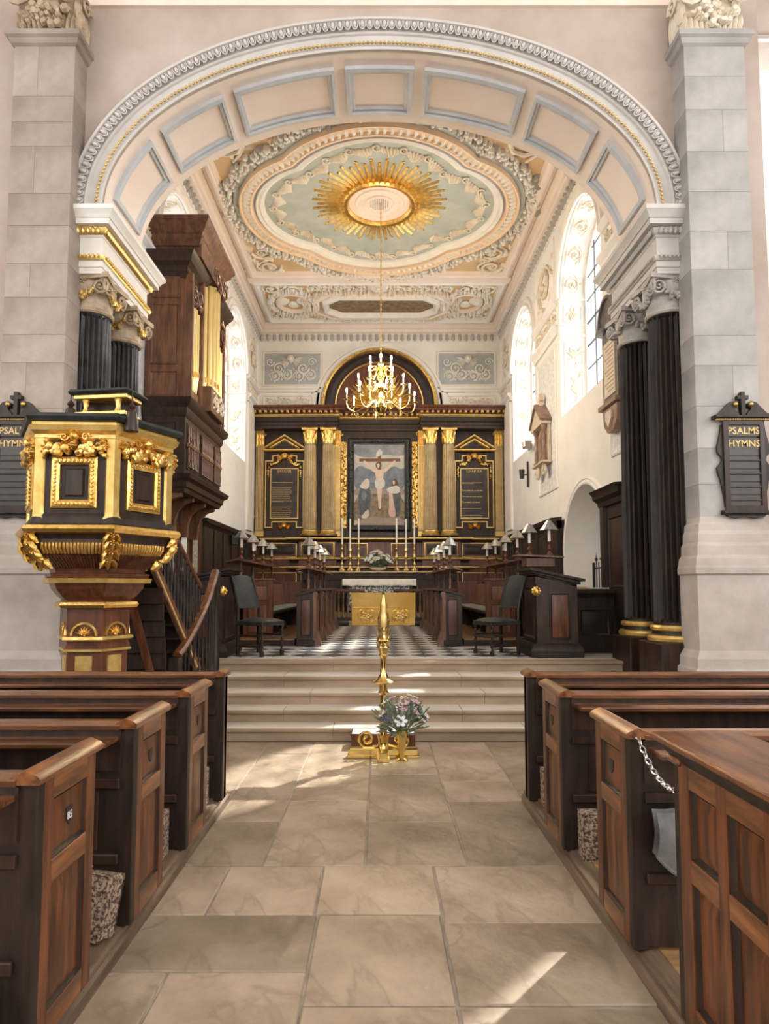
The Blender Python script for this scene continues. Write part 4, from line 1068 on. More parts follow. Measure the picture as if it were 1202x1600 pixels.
# entablature: projecting over the columns, set back in the middle
PA = [(-3.58, 0), (-2.35, 0), (-2.35, .42), (-1.15, .42), (-1.15, .12), (1.15, .12), (1.15, .42), (2.35, .42), (2.35, 0), (3.58, 0)]
PA = [(-3.58, .36), (-1.18, .42), (-1.18, .10), (1.18, .10), (1.18, .42), (3.58, .36)]
TE = L(lambda u, v, w: (u, 18.3 - v, w))
ob('architrave', MB().mold(TE, PA, [(-.4, 6.16), (0, 6.16), (0, 6.24), (.015, 6.25), (.015, 6.33), (.04, 6.36), (-.4, 6.36)]), 'oak_dark', rer)
ob('frieze', MB().mold(TE, PA, [(-.4, 6.35), (.0, 6.35), (.01, 6.50), (-.4, 6.50)]), 'oak_black', rer)
ob('gilt_ovolo', MB().mold(TE, PA, [(-.4, 6.49), (.02, 6.49), (.05, 6.53), (.05, 6.56), (-.4, 6.56)]), 'gold_flat', rer)
ob('cornice', MB().mold(TE, PA, [(-.4, 6.555), (.06, 6.555), (.06, 6.62), (.2, 6.63), (.2, 6.69), (.24, 6.72), (.26, 6.77), (-.4, 6.78)]), 'oak_red', rer)
m = MB(); m.box(-.035, .035, -.12, .0, -.03, .03, .008); mo_me = mesh_of('modillion', m, False); mo_me.materials.append(MATS['gold_flat'])
for a, b, pr in ((-3.52, -1.2, .42), (-1.1, 1.1, .10), (1.2, 3.52, .42)):
    n = int((b - a) / .15)
    for k in range(n + 1): piece('modillion', mo_me, rer, Matrix.Translation((a + (b - a) * k / n, -pr - .05, 6.60 - 1)))
# round-headed tympanum
def half(r, n=36): return [(r * cos(pi * k / n), 6.95 + r * sin(pi * k / n)) for k in range(n + 1)]
tym = ob('tympanum', MB().prism(TR, [(1.7, 6.75)] + half(1.7) + [(-1.7, 6.75)], -.24, -.05), 'oak_red', rer)
for r, pr, mt, nm in ((1.60, [(0, -.06), (0, .02), (.03, .05), (.08, .05), (.1, -.06)], 'gold', 'gilt_arch_band'), (1.34, [(0, -.06), (0, .0), (.10, .06), (.20, .04), (.24, -.06)], 'oak_black', 'arch_moulding'), (1.26, [(0, -.06), (0, -.02), (.025, .0), (.05, -.06)], 'gold_flat', 'gilt_arch_line'), (1.52, [(0, -.06), (0, -.0), (.02, .01), (.03, -.06)], 'gold_flat', 'gilt_arch_line')):
    ob(nm, MB().mold(TR, half(r)[::-1], pr), mt, tym)
m = MB()
for x, z in half(1.655, 60): m.tball(TR, x, z, .05, .03, .03, .03)
ob('gilt_beads', m, 'gold', tym, kind='stuff')
rm = MB(); Tz = lambda u, v, w: (u, -w, v)
rm.add([Tz(*p) for p in ((.35, -.03, 0), (.35, .03, 0), (.35, 0, .035), (.75, -.035, 0), (.75, .035, 0), (.75, 0, .04), (1.0, 0, .005))], [(0, 2, 5, 3), (2, 1, 4, 5), (3, 5, 6), (5, 4, 6), (0, 1, 2)])
r_me = mesh_of('gilt_ray', rm, False); r_me.materials.append(MATS['gold'])
for k in range(27):
    a = pi * (k + .5) / 27; s = (1.0, .84, .93)[k % 3]
    piece('gilt_ray', r_me, tym, Matrix.Translation((0, .05, 6.82 - 1)) @ Matrix.Rotation(-a, 4, 'Y') @ Matrix.Diagonal((s * 1.18, 1, 1.25, 1)))
ob('gilt_glory', MB().prism(L(FRONT(18.3, 0, 0)), [(.42 * cos(pi * k / 20), 6.8 + .42 * sin(pi * k / 20)) for k in range(21)], -.05, .0), 'gold_flat', tym)
# carved gilt drops on both sides of the picture
for sx in (-1, 1):
    dp = ob('carved_drop', MB().tbox(TR, *sorted((sx * .95, sx * 1.1)), 3.35, 5.85, .0, .03), 'gold_flat', rer)
    m = MB()
    for k in range(60):
        z = 3.38 + 2.45 * k / 60; x = sx * 1.025 + .04 * sin(k * 1.3)
        m.leaf(TR, x, z, RND.uniform(0, 6.28), .10, .07, .08, .6, 2); m.tball(TR, x + RND.uniform(-.05, .05), z, .07, .03, .03, .03)
    ob('gilt_fruit', m, 'gold', dp)

# ------------------------------------------------------------------ the altar painting
pic = thing('painting', 'altar painting of a crucified figure with two robed mourners in a black carved frame', 'painting', (0, 18.24, 3.25))
PT = lambda u, v, w: (u, -w, v)
fr = [(-.73, .17), (.73, .17), (.73, 2.53), (-.73, 2.53)]
ob('picture_frame', MB().mold(PT, fr, [(.01, 0), (.01, .03), (-.03, .035), (-.05, .07), (-.12, .08), (-.16, .04), (-.17, -.0)], closed=True), 'frame_black', pic)
m = MB()
for a, b in zip(fr, fr[1:] + fr[:1]):
    n = int(math.hypot(b[0] - a[0], b[1] - a[1]) / .08)
    for k in range(n):
        u = a[0] + (b[0] - a[0]) * k / n; v = a[1] + (b[1] - a[1]) * k / n; ou = .09 if abs(u) > .72 else 0; 
        uu = u + (math.copysign(.09, u) if a[0] == b[0] else 0); vv = v + ((.09 if v > 1 else -.09) if a[1] == b[1] else 0)
        m.leaf(PT, uu, vv, RND.uniform(0, 6.28), .09, .07, .1, .5, 2)
ob('frame_carving', m, 'frame_black', pic, kind='stuff')
def cv(cx, cy): return ((cx - 562) / 194.5 * .72, .18 + (1400 - cy) / 640 * 2.34)
def blobby(pts, it=2):
    p = [cv(*q) for q in pts]
    for _ in range(it):
        n = len(p); r = []
        for i in range(n):
            a, b = p[i], p[(i + 1) % n]; r += [(a[0] * .75 + b[0] * .25, a[1] * .75 + b[1] * .25), (a[0] * .25 + b[0] * .75, a[1] * .25 + b[1] * .75)]
        p = r
    return p
LAY = [0.004]
def paint(name, pts, material, it=2):
    LAY[0] += .0006
    p = [(max(-.73, min(.73, u)), max(.17, min(2.53, v))) for u, v in blobby(pts, it)]
    return ob(name, MB().prism(PT, p, LAY[0] - .0004, LAY[0] + .0004), material, pic, smooth=False)
ob('canvas', MB().tbox(PT, -.73, .73, .17, 2.53, -.02, .004), 'cloud_paint', pic)
paint('painted_sky', [(360, 740), (770, 740), (770, 860), (600, 840), (500, 870), (360, 850)], 'sky_paint')
paint('painted_hills', [(360, 960), (420, 925), (470, 960), (520, 950), (560, 1000), (620, 960), (680, 930), (730, 960), (770, 940), (770, 1150), (360, 1150)], 'hill_paint')
paint('painted_dusk', [(360, 1110), (480, 1105), (600, 1120), (770, 1105), (770, 1175), (360, 1180)], 'dusk_paint')
paint('painted_ground', [(350, 1165), (560, 1150), (780, 1165), (780, 1420), (350, 1420)], 'ground_paint', 1)
paint('painted_ground', [(380, 1395), (430, 1350), (520, 1330), (600, 1345), (700, 1330), (750, 1360), (770, 1420), (360, 1420)], 'dusk_paint')
paint('painted_cross', [(550, 800), (576, 800), (576, 1290), (550, 1290)], 'wood_paint', 0)
paint('painted_cross', [(405, 872), (725, 872), (725, 898), (405, 898)], 'wood_paint', 0)
paint('painted_scroll', [(530, 850), (555, 795), (575, 800), (592, 830), (570, 850), (545, 862)], 'veil_paint')
for s in (-1, 1):
    X_ = lambda d: 563 + s * d
    paint('painted_arm', [(X_(28), 962), (X_(66), 938), (X_(112), 888), (X_(128), 888), (X_(120), 902), (X_(76), 958), (X_(34), 990)], 'skin_paint')
paint('painted_torso', [(528, 955), (563, 965), (598, 955), (596, 1000), (588, 1050), (600, 1090), (530, 1090), (540, 1050), (530, 1000)], 'skin_paint')
paint('painted_legs', [(540, 1080), (585, 1080), (580, 1150), (576, 1215), (578, 1270), (556, 1275), (552, 1200), (545, 1140)], 'skin_paint')
paint('painted_cloth', [(528, 1035), (598, 1030), (608, 1065), (600, 1105), (545, 1118), (526, 1090)], 'veil_paint')
paint('painted_hair', [(535, 905), (562, 898), (580, 915), (578, 950), (545, 955), (533, 935)], 'hair_paint')
paint('painted_face', [(541, 915), (560, 910), (566, 930), (556, 950), (545, 942)], 'skin_paint')
paint('painted_mourner', [(425, 1085), (480, 1078), (498, 1150), (490, 1250), (478, 1345), (415, 1345), (398, 1240), (405, 1130)], 'blue_robe_paint')
paint('painted_robe', [(455, 1290), (482, 1270), (482, 1345), (410, 1348)], 'veil_paint')
paint('painted_veil', [(462, 1028), (485, 1045), (486, 1085), (470, 1120), (420, 1110), (410, 1090), (440, 1050)], 'veil_paint')
paint('painted_face', [(460, 1045), (478, 1050), (478, 1080), (464, 1085)], 'skin_paint')
paint('painted_robe', [(418, 1140), (450, 1125), (470, 1170), (440, 1215), (425, 1190)], 'hill_paint')
paint('painted_mourner', [(650, 1130), (722, 1110), (728, 1220), (720, 1330), (690, 1342), (650, 1240)], 'blue_robe_paint')
paint('painted_robe', [(632, 1120), (660, 1115), (672, 1220), (696, 1342), (630, 1335), (640, 1230)], 'pink_robe_paint')
paint('painted_hair', [(665, 1040), (690, 1030), (705, 1060), (715, 1110), (690, 1120), (660, 1110), (655, 1080)], 'hair_paint')
paint('painted_robe', [(610, 1120), (650, 1095), (715, 1085), (725, 1140), (690, 1155), (640, 1145)], 'veil_paint')
paint('painted_face', [(664, 1048), (682, 1048), (682, 1080), (668, 1084)], 'skin_paint')

# ------------------------------------------------------------------ the two tablets of commandments
TXT = {-1: ('EXODUS', [(.42, 'Thou shalt have none other gods but me.', 1),
                       (.56, 'Thou shalt not make to thyself any graven image, nor the likeness of any thing that is in heaven above, or in the earth beneath, or in the water under the earth: Thou shalt not bow down to them, nor worship them: For I the Lord thy God am a jealous God, and visit the sins of the fathers upon the children unto the third and fourth generation of them that hate me, and shew mercy unto thousands in them that love me and keep my commandments.', 7),
                       (.95, 'Thou shalt not take the name of the Lord thy God in vain: for the Lord will not hold him guiltless that taketh his name in vain.', 2),
                       (1.13, 'Remember that thou keep holy the sabbath day. Six days shalt thou labour and do all that thou hast to do, but the seventh day is the sabbath of the Lord thy God. In it thou shalt do no manner of work, thou, and thy son and thy daughter, thy manservant and thy maidservant, thy cattle, and the stranger that is within thy gates. For in six days the Lord made heaven and earth, the sea and all that in them is, and rested the seventh day.', 8)]),
       1: ('CHAP XX', [(.42, 'Honour thy father and thy mother, that thy days may be long in the land which the Lord thy God giveth thee.', 2),
                       (.66, 'Thou shalt do no murder.', 1), (.83, 'Thou shalt not commit adultery.', 1), (1.0, 'Thou shalt not steal.', 1),
                       (1.17, 'Thou shalt not bear false witness against thy neighbour.', 2),
                       (1.37, 'Thou shalt not covet thy neighbours house, thou shalt not covet thy neighbours wife, nor his servant, nor his maid, nor his ox, nor his ass, nor any thing that is his.', 3)])}
def wrap(s, n):
    out = ['']
    for w_ in s.split():
        if len(out[-1]) + len(w_) + 1 > n and out[-1]: out.append(w_)
        else: out[-1] = (out[-1] + ' ' + w_).strip()
    return '\n'.join(out)
for sx, lab in ((-1, 'black and gilt tablet headed EXODUS with dense lettering, left of the altar columns'), (1, 'black and gilt tablet headed CHAP XX with sparse lettering, right of the altar columns')):
    t = thing('commandment_tablet', lab, 'tablet', (sx * 2.73, 18.26, 3.35), 0, 'commandment tablets of the reredos')
    P = lambda u, v, w: (u, -w, v)
    ob('board', MB().tbox(P, -.40, .40, .27, 1.72, 0, .03), 'tablet_black', t)
    ob('board_edge', MB().mold(P, [(-.40, .27), (.40, .27), (.40, 1.72), (-.40, 1.72)], [(-.005, .0), (-.005, .045), (.02, .045), (.02, .02)], closed=True), 'gold_flat', t)
    ou = [(-.56, .0), (-.34, .0), (-.34, .16), (.34, .16), (.34, .0), (.56, .0), (.56, 1.95), (.36, 1.95), (.36, 2.10), (-.36, 2.10), (-.36, 1.95), (-.56, 1.95)]
    ob('eared_frame', MB().mold(P, ou, [(0, 0), (0, .035), (.03, .035), (.035, 0)], closed=True), 'gold_flat', t)
    pd = ob('pediment', MB().prism(P, [(-.50, 2.2), (.50, 2.2), (0, 2.52)], 0, .08), 'oak_black', t)
    for pts in ([(-.62, 2.20), (.62, 2.20)], [(-.60, 2.24), (0, 2.62), (.60, 2.24)], [(-.40, 2.26), (0, 2.50), (.40, 2.26)]):
        ob('gilt_cornice', MB().mold(P, pts[::-1], [(0, 0), (0, .10), (-.03, .14), (-.06, .14), (-.06, 0)]), 'gold_flat', pd)
    m = MB().cherub(P, 0, 2.06, .075, .06); m.swag(P, (-.12, 2.0), (-.46, 1.85), .08, .05, .07, 9); m.swag(P, (.12, 2.0), (.46, 1.85), .08, .05, .07, 9)
    for e in (-1, 1): m.swag(P, (e * .46, 1.85), (e * .47, 1.42), 0, .035, .05, 7); m.spiral(P, e * .16, 2.02, .05, 1.2, e, 0, th=.015, w=.05)
    ob('gilt_garland', m, 'gold', t, kind='stuff')
    ob('winged_head', MB().cherub(P, 0, .06, .06, .05), 'gold', t)
    head, items = TXT[sx]
    o = ob('heading', text_mesh('heading', head, .105, .002), 'gold_paint', t); o.rotation_euler = (pi / 2, 0, 0); o.location = (0, -.033, 1.60)
    for y, s, nl in items:
        n = max(14, int(len(s) / max(1, nl - .35))) if nl > 1 else 60
        n = {1: 60, 2: 66, 3: 66}.get(nl, 66); n = max(n if nl < 4 else 0, int(len(s) / (nl - .4)) if nl > 1 else 0)
        body = wrap(s, n); k = max(len(q) for q in body.split('\n')); sz = min(.062, .70 / k / .50)
        o = ob('lettering', text_mesh('lettering', body, sz, .0015, 'LEFT', 0.001, 0.068 / sz * .78 if nl > 2 else 1.05), 'gold_paint', t, kind='stuff'); o.rotation_euler = (pi / 2, 0, 0); o.location = (-.36, -.033, 1.72 - y)
# ================================================================== altar, candlesticks, flowers, rail
alt = thing('altar', 'altar table with white linen cloth over a lace frontal below the painting', 'altar', (0, 16.95, 1.0))
ob('table_body', MB().box(-.86, .86, -.35, .35, 0, .82, .01), 'oak_dark', alt)
ob('altar_top', MB().box(-.93, .93, -.40, .40, .82, .86, .01), 'oak_dark', alt)
# cloth with a softly waved overhang
rows = []
for k in range(41):
    q = k / 40; x = -.95 + 1.9 * q; wv = .008 * sin(k * 1.9)
    rows.append([(x, .40, .868), (x, -.405, .868), (x, -.418 + wv, .85), (x + .004 * sin(k), -.425 + wv, .70 + .006 * sin(k * .9))])
m = MB().grid(rows)
for e in (-1, 1):
    r2 = []
    for k in range(17):
        y = -.41 + .82 * k / 16; wv = .01 * sin(k * 1.7); r2.append([(e * .95, y, .868), (e * (.965 + wv), y, .84), (e * (.98 + wv), y, .62 + .01 * sin(k))])
    m.grid(r2)
ob('linen_cloth', m, 'linen', alt)
rows = [[(-.78 + 1.56 * k / 30, -.36 - .012 * sin(k * 1.6), z) for k in range(31)] for z in (.05, .4, .82)]
ob('lace_frontal', MB().grid(rows), 'lace', alt)
# gradine shelf behind the altar
gr = thing('altar_shelf', 'long dark shelf behind the altar carrying the tall candlesticks', 'shelf', (0, 17.55, 1.0))
ob('shelf_board', MB().box(-2.2, 2.2, -.22, .22, 1.05, 1.10, .008), 'oak_red', gr)
ob('shelf_front', MB().box(-2.1, 2.1, -.16, .2, .86, 1.05), 'oak_black', gr)
ob('shelf_base', MB().box(-2.0, 2.0, -.12, .2, 0, .86), 'oak_dark', gr)
ob('gilt_edge', MB().box(-2.205, 2.205, -.225, -.215, 1.06, 1.075), 'gold_flat', gr)
def candlestick(x, hs, hc, lab):
    c = thing('altar_candlestick', lab, 'candlestick', (x, 17.5, 2.1), 0, 'tall altar candlesticks')
    m = MB().lathe([(0, .0), (.09, 0), (.085, .03), (.06, .07), (.035, .10), (.03, .14), (.05, .17), (.03, .20), (.022, .26), (.035, .33), (.05, .38), (.03, .43), (.022, .48), (.022, .56), (.04, .60), (.03, .64), (.06, hs - .02), (.06, hs), (0, hs)], 14)
    for k in range(3):
        a = 2 * pi * k / 3 - pi / 2; m.ball((.08 * cos(a), .08 * sin(a), .03), (.026, .026, .03), 8, 5)
    ob('stick', m, 'brass_dull', c)
    ob('candle', MB().lathe([(0, hs - .02), (.024, hs - .02), (.022, hs + hc), (.006, hs + hc + .012), (0, hs + hc + .012)], 12), 'candle_wax', c)
for x, hs, hc, lab in ((-1.02, .74, .70, 'tall brass candlestick with white candle, outermost left on the altar shelf'), (-.80, .56, .86, 'tall brass candlestick with white candle, second from left on the altar shelf'), (-.57, .74, .70, 'tall brass candlestick with white candle, left of the altar flowers'),
                       (.47, .74, .70, 'tall brass candlestick with white candle, right of the altar flowers'), (.73, .56, .86, 'tall brass candlestick with white candle, second from right on the altar shelf'), (.96, .74, .70, 'tall brass candlestick with white candle, outermost right on the altar shelf')):
    candlestick(x, hs, hc, lab)
def bouquet(t, R_, H, n, zc, mats, sd, leafy, hs=1.0, ybias=0.0):
    # flowers on stems spreading from the mouth of the vessel: every bloom is a part
    rr = random.Random(sd); stems = MB(); foli = MB()
    for k in range(n):
        a = rr.uniform(0, 2 * pi); e = rr.uniform(.05, 1) ** .6; x, y, z = R_ * e * cos(a), R_ * e * sin(a) * .8 + ybias, zc + H * (1 - .55 * e * e) * rr.uniform(.55, 1.0)
        stems.tube([(x * .1, y * .1, zc - .05), (x * .55, y * .55, zc + (z - zc) * .65), (x, y, z)], .004 * hs, 4)
        mt = mats[k % len(mats)]; s = rr.uniform(.7, 1.25) * hs
        up = Vector((x, y, (z - zc) * .8 + .05)).normalized(); q = up.to_track_quat('Z', 'Y').to_matrix()
        f = MB()
        for layer, (cnt, rad, tilt) in enumerate(((6, .034, .5), (5, .020, 1.0))):
            for j in range(cnt):
                b = 2 * pi * j / cnt + layer * .5
                g = MB().ball((0, 0, 0), 1, 6, 4)
                f.add([tuple(Vector((x, y, z)) + q @ Vector(((rad + u * rad * .62) * cos(b) * s - v * rad * .5 * sin(b) * s, (rad + u * rad * .62) * sin(b) * s + v * rad * .5 * cos(b) * s, (w_ * .008 + (rad + u * rad * .6) * tilt * .5) * s))) for u, v, w_ in g.v], g.f)
        ob('flower', f, mt, t)
    for k in range(leafy):
        a = rr.uniform(0, 2 * pi); e = rr.uniform(.3, 1.12); x, y, z = R_ * e * cos(a), R_ * e * sin(a) * .8 + ybias, zc + H * rr.uniform(-.1, 1.0) * (1.05 - .5 * e)
        d = Vector((x, y, z - zc + .03)).normalized(); sd_ = d.cross(Vector((0, 0, 1))).normalized() if abs(d.z) < .99 else Vector((1, 0, 0)); nn = d.cross(sd_)
        def Tf(u, v, w_): p = Vector((x, y, z)) + d * u + sd_ * v + nn * w_; return tuple(p)
        foli.leaf(Tf, -.04 * hs, 0, rr.uniform(-.5, .5), .10 * hs, .035 * hs, .012, rr.uniform(-.8, .8), 2)
    ob('stems', stems, 'leaf_green', t); ob('foliage', foli, 'leaf_green', t, kind='stuff')
fl = thing('flower_arrangement', 'round arrangement of white flowers in a low cream bowl on the altar shelf', 'flowers', (-.03, 17.48, 2.1))
ob('bowl', MB().lathe([(0, 0), (.16, 0), (.22, .03), (.24, .08), (.22, .09), (.18, .05), (0, .04)], 20), 'marble_cream', fl)
bouquet(fl, .40, .52, 70, .08, ['petal_white', 'petal_white', 'petal_white', 'petal_cream'], 3, 90, 1.25)
# altar rail with turned balusters, either side of the gap
for sx, lab in ((-1, 'dark oak altar rail with turned balusters, left of the gap'), (1, 'dark oak altar rail with turned balusters, right of the gap')):
    r = thing('altar_rail', lab, 'rail', (sx * 1.62, 16.08, .82), 0, 'altar rails')
    ob('top_rail', MB().box(-1.25, 1.25, -.11, .11, .72, .79, .015), 'oak_red', r)
    ob('bottom_rail', MB().box(-1.22, 1.22, -.06, .06, .0, .08, .01), 'oak_dark', r)
    for x in (-1.2, -sx * .55, sx * -1.2, 1.2) if 0 else (-1.2, 0, 1.2): ob('rail_post', MB().box(x - .06, x + .06, -.07, .07, 0, .73, .008), 'oak_dark', r)
    bm_ = mesh_of('baluster', MB().lathe([(0, .07), (.028, .07), (.028, .12), (.016, .15), (.030, .28), (.014, .42), (.014, .55), (.024, .60), (.014, .63), (.026, .68), (.026, .73), (0, .73)], 8)); bm_.materials.append(MATS['brass_dull'])
    for k in range(9):
        for c in (-.6, .6): piece('baluster', bm_, r, Matrix.Translation((c - .46 + .115 * k, 0, 0)))
for i, (x, lab) in enumerate(((-1.55, 'dark fringed kneeler at the altar rail, left'), (1.55, 'dark fringed kneeler at the altar rail, right'))):
    k = thing('altar_kneeler', lab, 'kneeler', (x, 15.87, .7)); ob('cushion', MB().box(-.8, .8, -.13, .07, .02, .12, .03), 'leather', k); ob('trim', MB().box(-.81, .81, -.135, .075, 0, .025), 'iron', k)
# ================================================================== candle lamps with pewter shades
lamp_proto = None
def candle_lamp(loc, lab, s=1.0):
    global lamp_proto
    if lamp_proto is None:
        t = thing('candle_lamp', lab, 'lamp', loc, 0, 'choir candle lamps')
        ob('turned_base', MB().lathe([(0, 0), (.05, 0), (.05, .015), (.025, .03), (.02, .06), (.035, .08), (.038, .10), (.02, .13), (.018, .16), (.03, .18), (.03, .20), (0, .20)], 12), 'oak_red', t)
        ob('candle', MB().lathe([(0, .20), (.022, .20), (.022, .41), (0, .41)], 10), 'candle_wax', t)
        m = MB().lathe([(.128, .36), (.132, .36), (.095, .41), (.06, .46), (.028, .50), (.0, .505)], 8); sh = ob('shade', m, 'pewter', t, ang=.3)
        ob('finial', MB().ball((0, 0, .507), .01, 6, 4), 'pewter', sh)
        lamp_proto = t; t.scale = (s, s, s); return t
    return dup(lamp_proto, loc, 0, lab, (s, s, s))
# ================================================================== choir stalls, mirrored about the aisle
def choir(sx, side):
    S = lambda a, b: tuple(sorted((sx * a, sx * b)))
    # platform under the rows
    pf = thing('stall_platform', 'low oak platform with bare boards under the %s choir stalls' % side, 'platform', (sx * 2.385, 12.9, CF))
    ob('riser', MB().box(-1.0, 1.0, -2.35, 2.35, 0, .09), 'oak_dark', pf)
    for k in range(8): ob('board', MB().box(-1.0 + k * .25 + .002, -1.0 + (k + 1) * .25 - .002, -2.35, 2.35, .09, .11, .003), 'board_floor', pf)
    # front desk
    d = thing('choir_desk', 'panelled oak choir desk with buttressed front, lower row on the %s' % side, 'desk', (sx * 1.2, 12.85, CF))
    ob('body', MB().box(-.12, .12, -2.3, 2.3, 0, .84), 'oak_dark', d)
    ob('base_plinth', MB().box(-.16, .16, -2.36, 2.36, 0, .10, .012), 'oak_black', d)
    Td = (lambda u, v, w: (-sx * (.12 + w), u, v))
    for y in (-2.28, -1.15, 0.0, 1.15, 2.28):
        pr = [(0, .88), (.05, .88), (.07, .84), (.05, .79), (.045, .34), (.055, .28), (.09, .20), (.12, .10), (.135, .0), (0, 0)]
        m = MB(); q = [(-sx * (.12 + a), b) for a, b in pr]; n = len(q)
        m.add([(a, y - .075, b) for a, b in q] + [(a, y + .075, b) for a, b in q], [tuple(range(n)), tuple(range(n, 2 * n))] + [(k, (k + 1) % n, n + (k + 1) % n, n + k) for k in range(n)])
        ob('buttress', m, 'oak_organ', d)
    for y in (-1.72, -.58, .58, 1.72): panel_parts(d, Td, y - .42, y + .42, .18, .76, .035, .015, 'oak_red', 'oak_dark')
    Te = lambda u, v, w: (u, -2.3 - w, v)
    ob('end_panel', MB().tbox(Te, -.15, .15, .08, .86, 0, .04), 'oak_dark', d)
    panel_parts(d, lambda u, v, w: (u, -2.34 - w, v), -.085, .085, .16, .76, .02, .012, 'oak_red', 'oak_dark')
    m = MB(); q = [(-sx * .19, .90), (sx * .20, .80), (sx * .20, .835), (-sx * .19, .94)]
    m.add([(a, -2.38, b) for a, b in q] + [(a, 2.36, b) for a, b in q], [(0, 1, 2, 3), (4, 5, 6, 7)] + [(k, (k + 1) % 4, 4 + (k + 1) % 4, 4 + k) for k in range(4)])
    ob('book_slope', m, 'oak_dark', d)
    # shelf for lamps over the desk, on turned posts
    def lamp_shelf(x, y0, y1, z0, z1, wd, lab, tag_):
        s = thing('lamp_shelf', lab, 'shelf', (sx * x, (y0 + y1) / 2, z0))
        h = z1 - z0; hl = (y1 - y0) / 2
        m = MB(); pr = [(-wd, h - .045), (0, h + .0), (wd, h - .045), (wd, h - .02), (0, h + .03), (-wd, h - .02)]
        m.add([(a, -hl, b) for a, b in pr] + [(a, hl, b) for a, b in pr], [tuple(range(6)), tuple(range(6, 12))] + [(k, (k + 1) % 6, 6 + (k + 1) % 6, 6 + k) for k in range(6)])
        ob('roof_board', m, 'oak_red', s)
        for k in range(4):
            y = -hl + .25 + (2 * hl - .5) * k / 3
            ob('turned_post', MB().lathe([(0, 0), (.03, 0), (.03, .03), (.016, .06), (.026, h * .4), (.014, h * .55), (.014, h * .8), (.025, h - .06), (.025, h - .0), (0, h)], 10, (0, y, 0)), 'oak_organ', s)
            candle_lamp((sx * x, (y0 + y1) / 2 + y, z1 + .0305), '%s lamp from the nave on the %s, pewter shade' % (('first', 'second', 'third', 'farthest')[k], tag_), 1.0)
    lamp_shelf(1.2, 10.62, 14.2, CF + .93, 1.97, .18, 'narrow oak lamp shelf over the lower %s choir desk' % side, 'lower %s choir shelf' % side)
    # bench behind the desk
    b = thing('choir_bench', 'oak choir bench with grey seat cushion and panelled end, %s side' % side, 'bench', (sx * 2.05, 12.85, CF + .11))
    ob('end_panel', MB().box(-.25, .25, -2.0, -1.93, 0, .97, .006), 'oak_red', b)
    Tq = lambda u, v, w: (u, -2.0 - w, v)
    panel_parts(b, Tq, -.17, .17, .62, .88, .025, .012, 'oak_organ', 'oak_red'); panel_parts(b, Tq, -.17, .17, .08, .56, .025, .012, 'oak_organ', 'oak_red')
    ob('end_cap', MB().box(-.27, .27, -2.03, -1.9, .96, .99, .006), 'oak_organ', b)
    ob('far_end_panel', MB().box(-.25, .25, 1.93, 2.0, 0, .97, .006), 'oak_red', b)
    for k in range(12):
        y0 = -1.92 + 3.84 * k / 12
        m = MB(); q = [(sx * .10, .42), (sx * .13, .42), (sx * .22, .92), (sx * .19, .92)]
        m.add([(a, y0 + .004, z) for a, z in q] + [(a, y0 + .316, z) for a, z in q], [(0, 1, 2, 3), (4, 5, 6, 7)] + [(j, (j + 1) % 4, 4 + (j + 1) % 4, 4 + j) for j in range(4)])
        ob('back_board', m, 'oak_organ', b)
    ob('seat', MB().box(*S(-.24, .14), -1.93, 1.93, .38, .41, .005), 'oak_dark', b)
    ob('seat_cushion', MB().box(*S(-.25, .10), -1.9, 1.9, .41, .47, .02), 'cushion_grey', b)
    for y in (-1.5, -.5, .6, 1.6):
        m = MB(); q = [(-.18, .38), (.05, .38), (.0, .2), (.07, 0), (-.12, 0), (-.08, .2)]
        m.add([(sx * a, y - .03, z) for a, z in q] + [(sx * a, y + .03, z) for a, z in q], [tuple(range(6)), tuple(range(6, 12))] + [(j, (j + 1) % 6, 6 + (j + 1) % 6, 6 + j) for j in range(6)])
        ob('bench_bracket', m, 'oak_dark', b)
    # rear desk behind the bench
    d2 = thing('choir_desk', 'taller oak choir desk behind the %s bench' % side, 'desk', (sx * 2.50, 12.85, CF + .11))
    ob('body', MB().box(-.06, .06, -1.9, 1.9, 0, .95), 'oak_dark', d2)
    ob('top_ledge', MB().box(-.14, .18, -1.95, 1.95, .95, .99, .008), 'oak_red', d2)
    lamp_shelf(2.42, 10.95, 14.6, CF + .11 + .99, 2.12, .22, 'oak lamp shelf over the upper %s choir desk' % side, 'upper %s choir shelf' % side)
    # wall panelling with cornice
    wn = thing('wall_panelling', 'dark oak panelling with moulded cornice along the %s chancel wall' % side, 'panelling', (sx * 3.5, 15.2, CF))
    y0, y1 = -2.85, 2.6
    ob('backing', MB().box(-.06, .09, y0, y1, 0, 2.25), 'oak_black', wn)
    Tn = lambda u, v, w: (-sx * (.06 + w), u, v)
    n = 7
    for k in range(n):
        a = y0 + (y1 - y0) * k / n; c = y0 + (y1 - y0) * (k + 1) / n
        panel_parts(wn, Tn, a + .08, c - .08, 1.25, 2.05, .03, .012, 'oak_dark', 'oak_black'); panel_parts(wn, Tn, a + .08, c - .08, .2, 1.1, .03, .012, 'oak_dark', 'oak_black')
        ob('pilaster', MB().tbox(Tn, a - .04, a + .04, .1, 2.12, 0, .03, .004), 'oak_black', wn)
    ob('cornice', MB().mold(lambda u, v, w: (-sx * (.06 + v), u, w), [(y0, 0), (y1, 0)] , [(-.1, 2.10), (.02, 2.10), (.04, 2.17), (.10, 2.22), (.12, 2.30), (-.1, 2.32)]), 'oak_black', wn)
    ob('gilt_frieze', MB().tbox(Tn, 0.6, y1, 2.14, 2.2, .03, .1, .004), 'gold_flat', wn)
choir(-1, 'left'); choir(1, 'right')

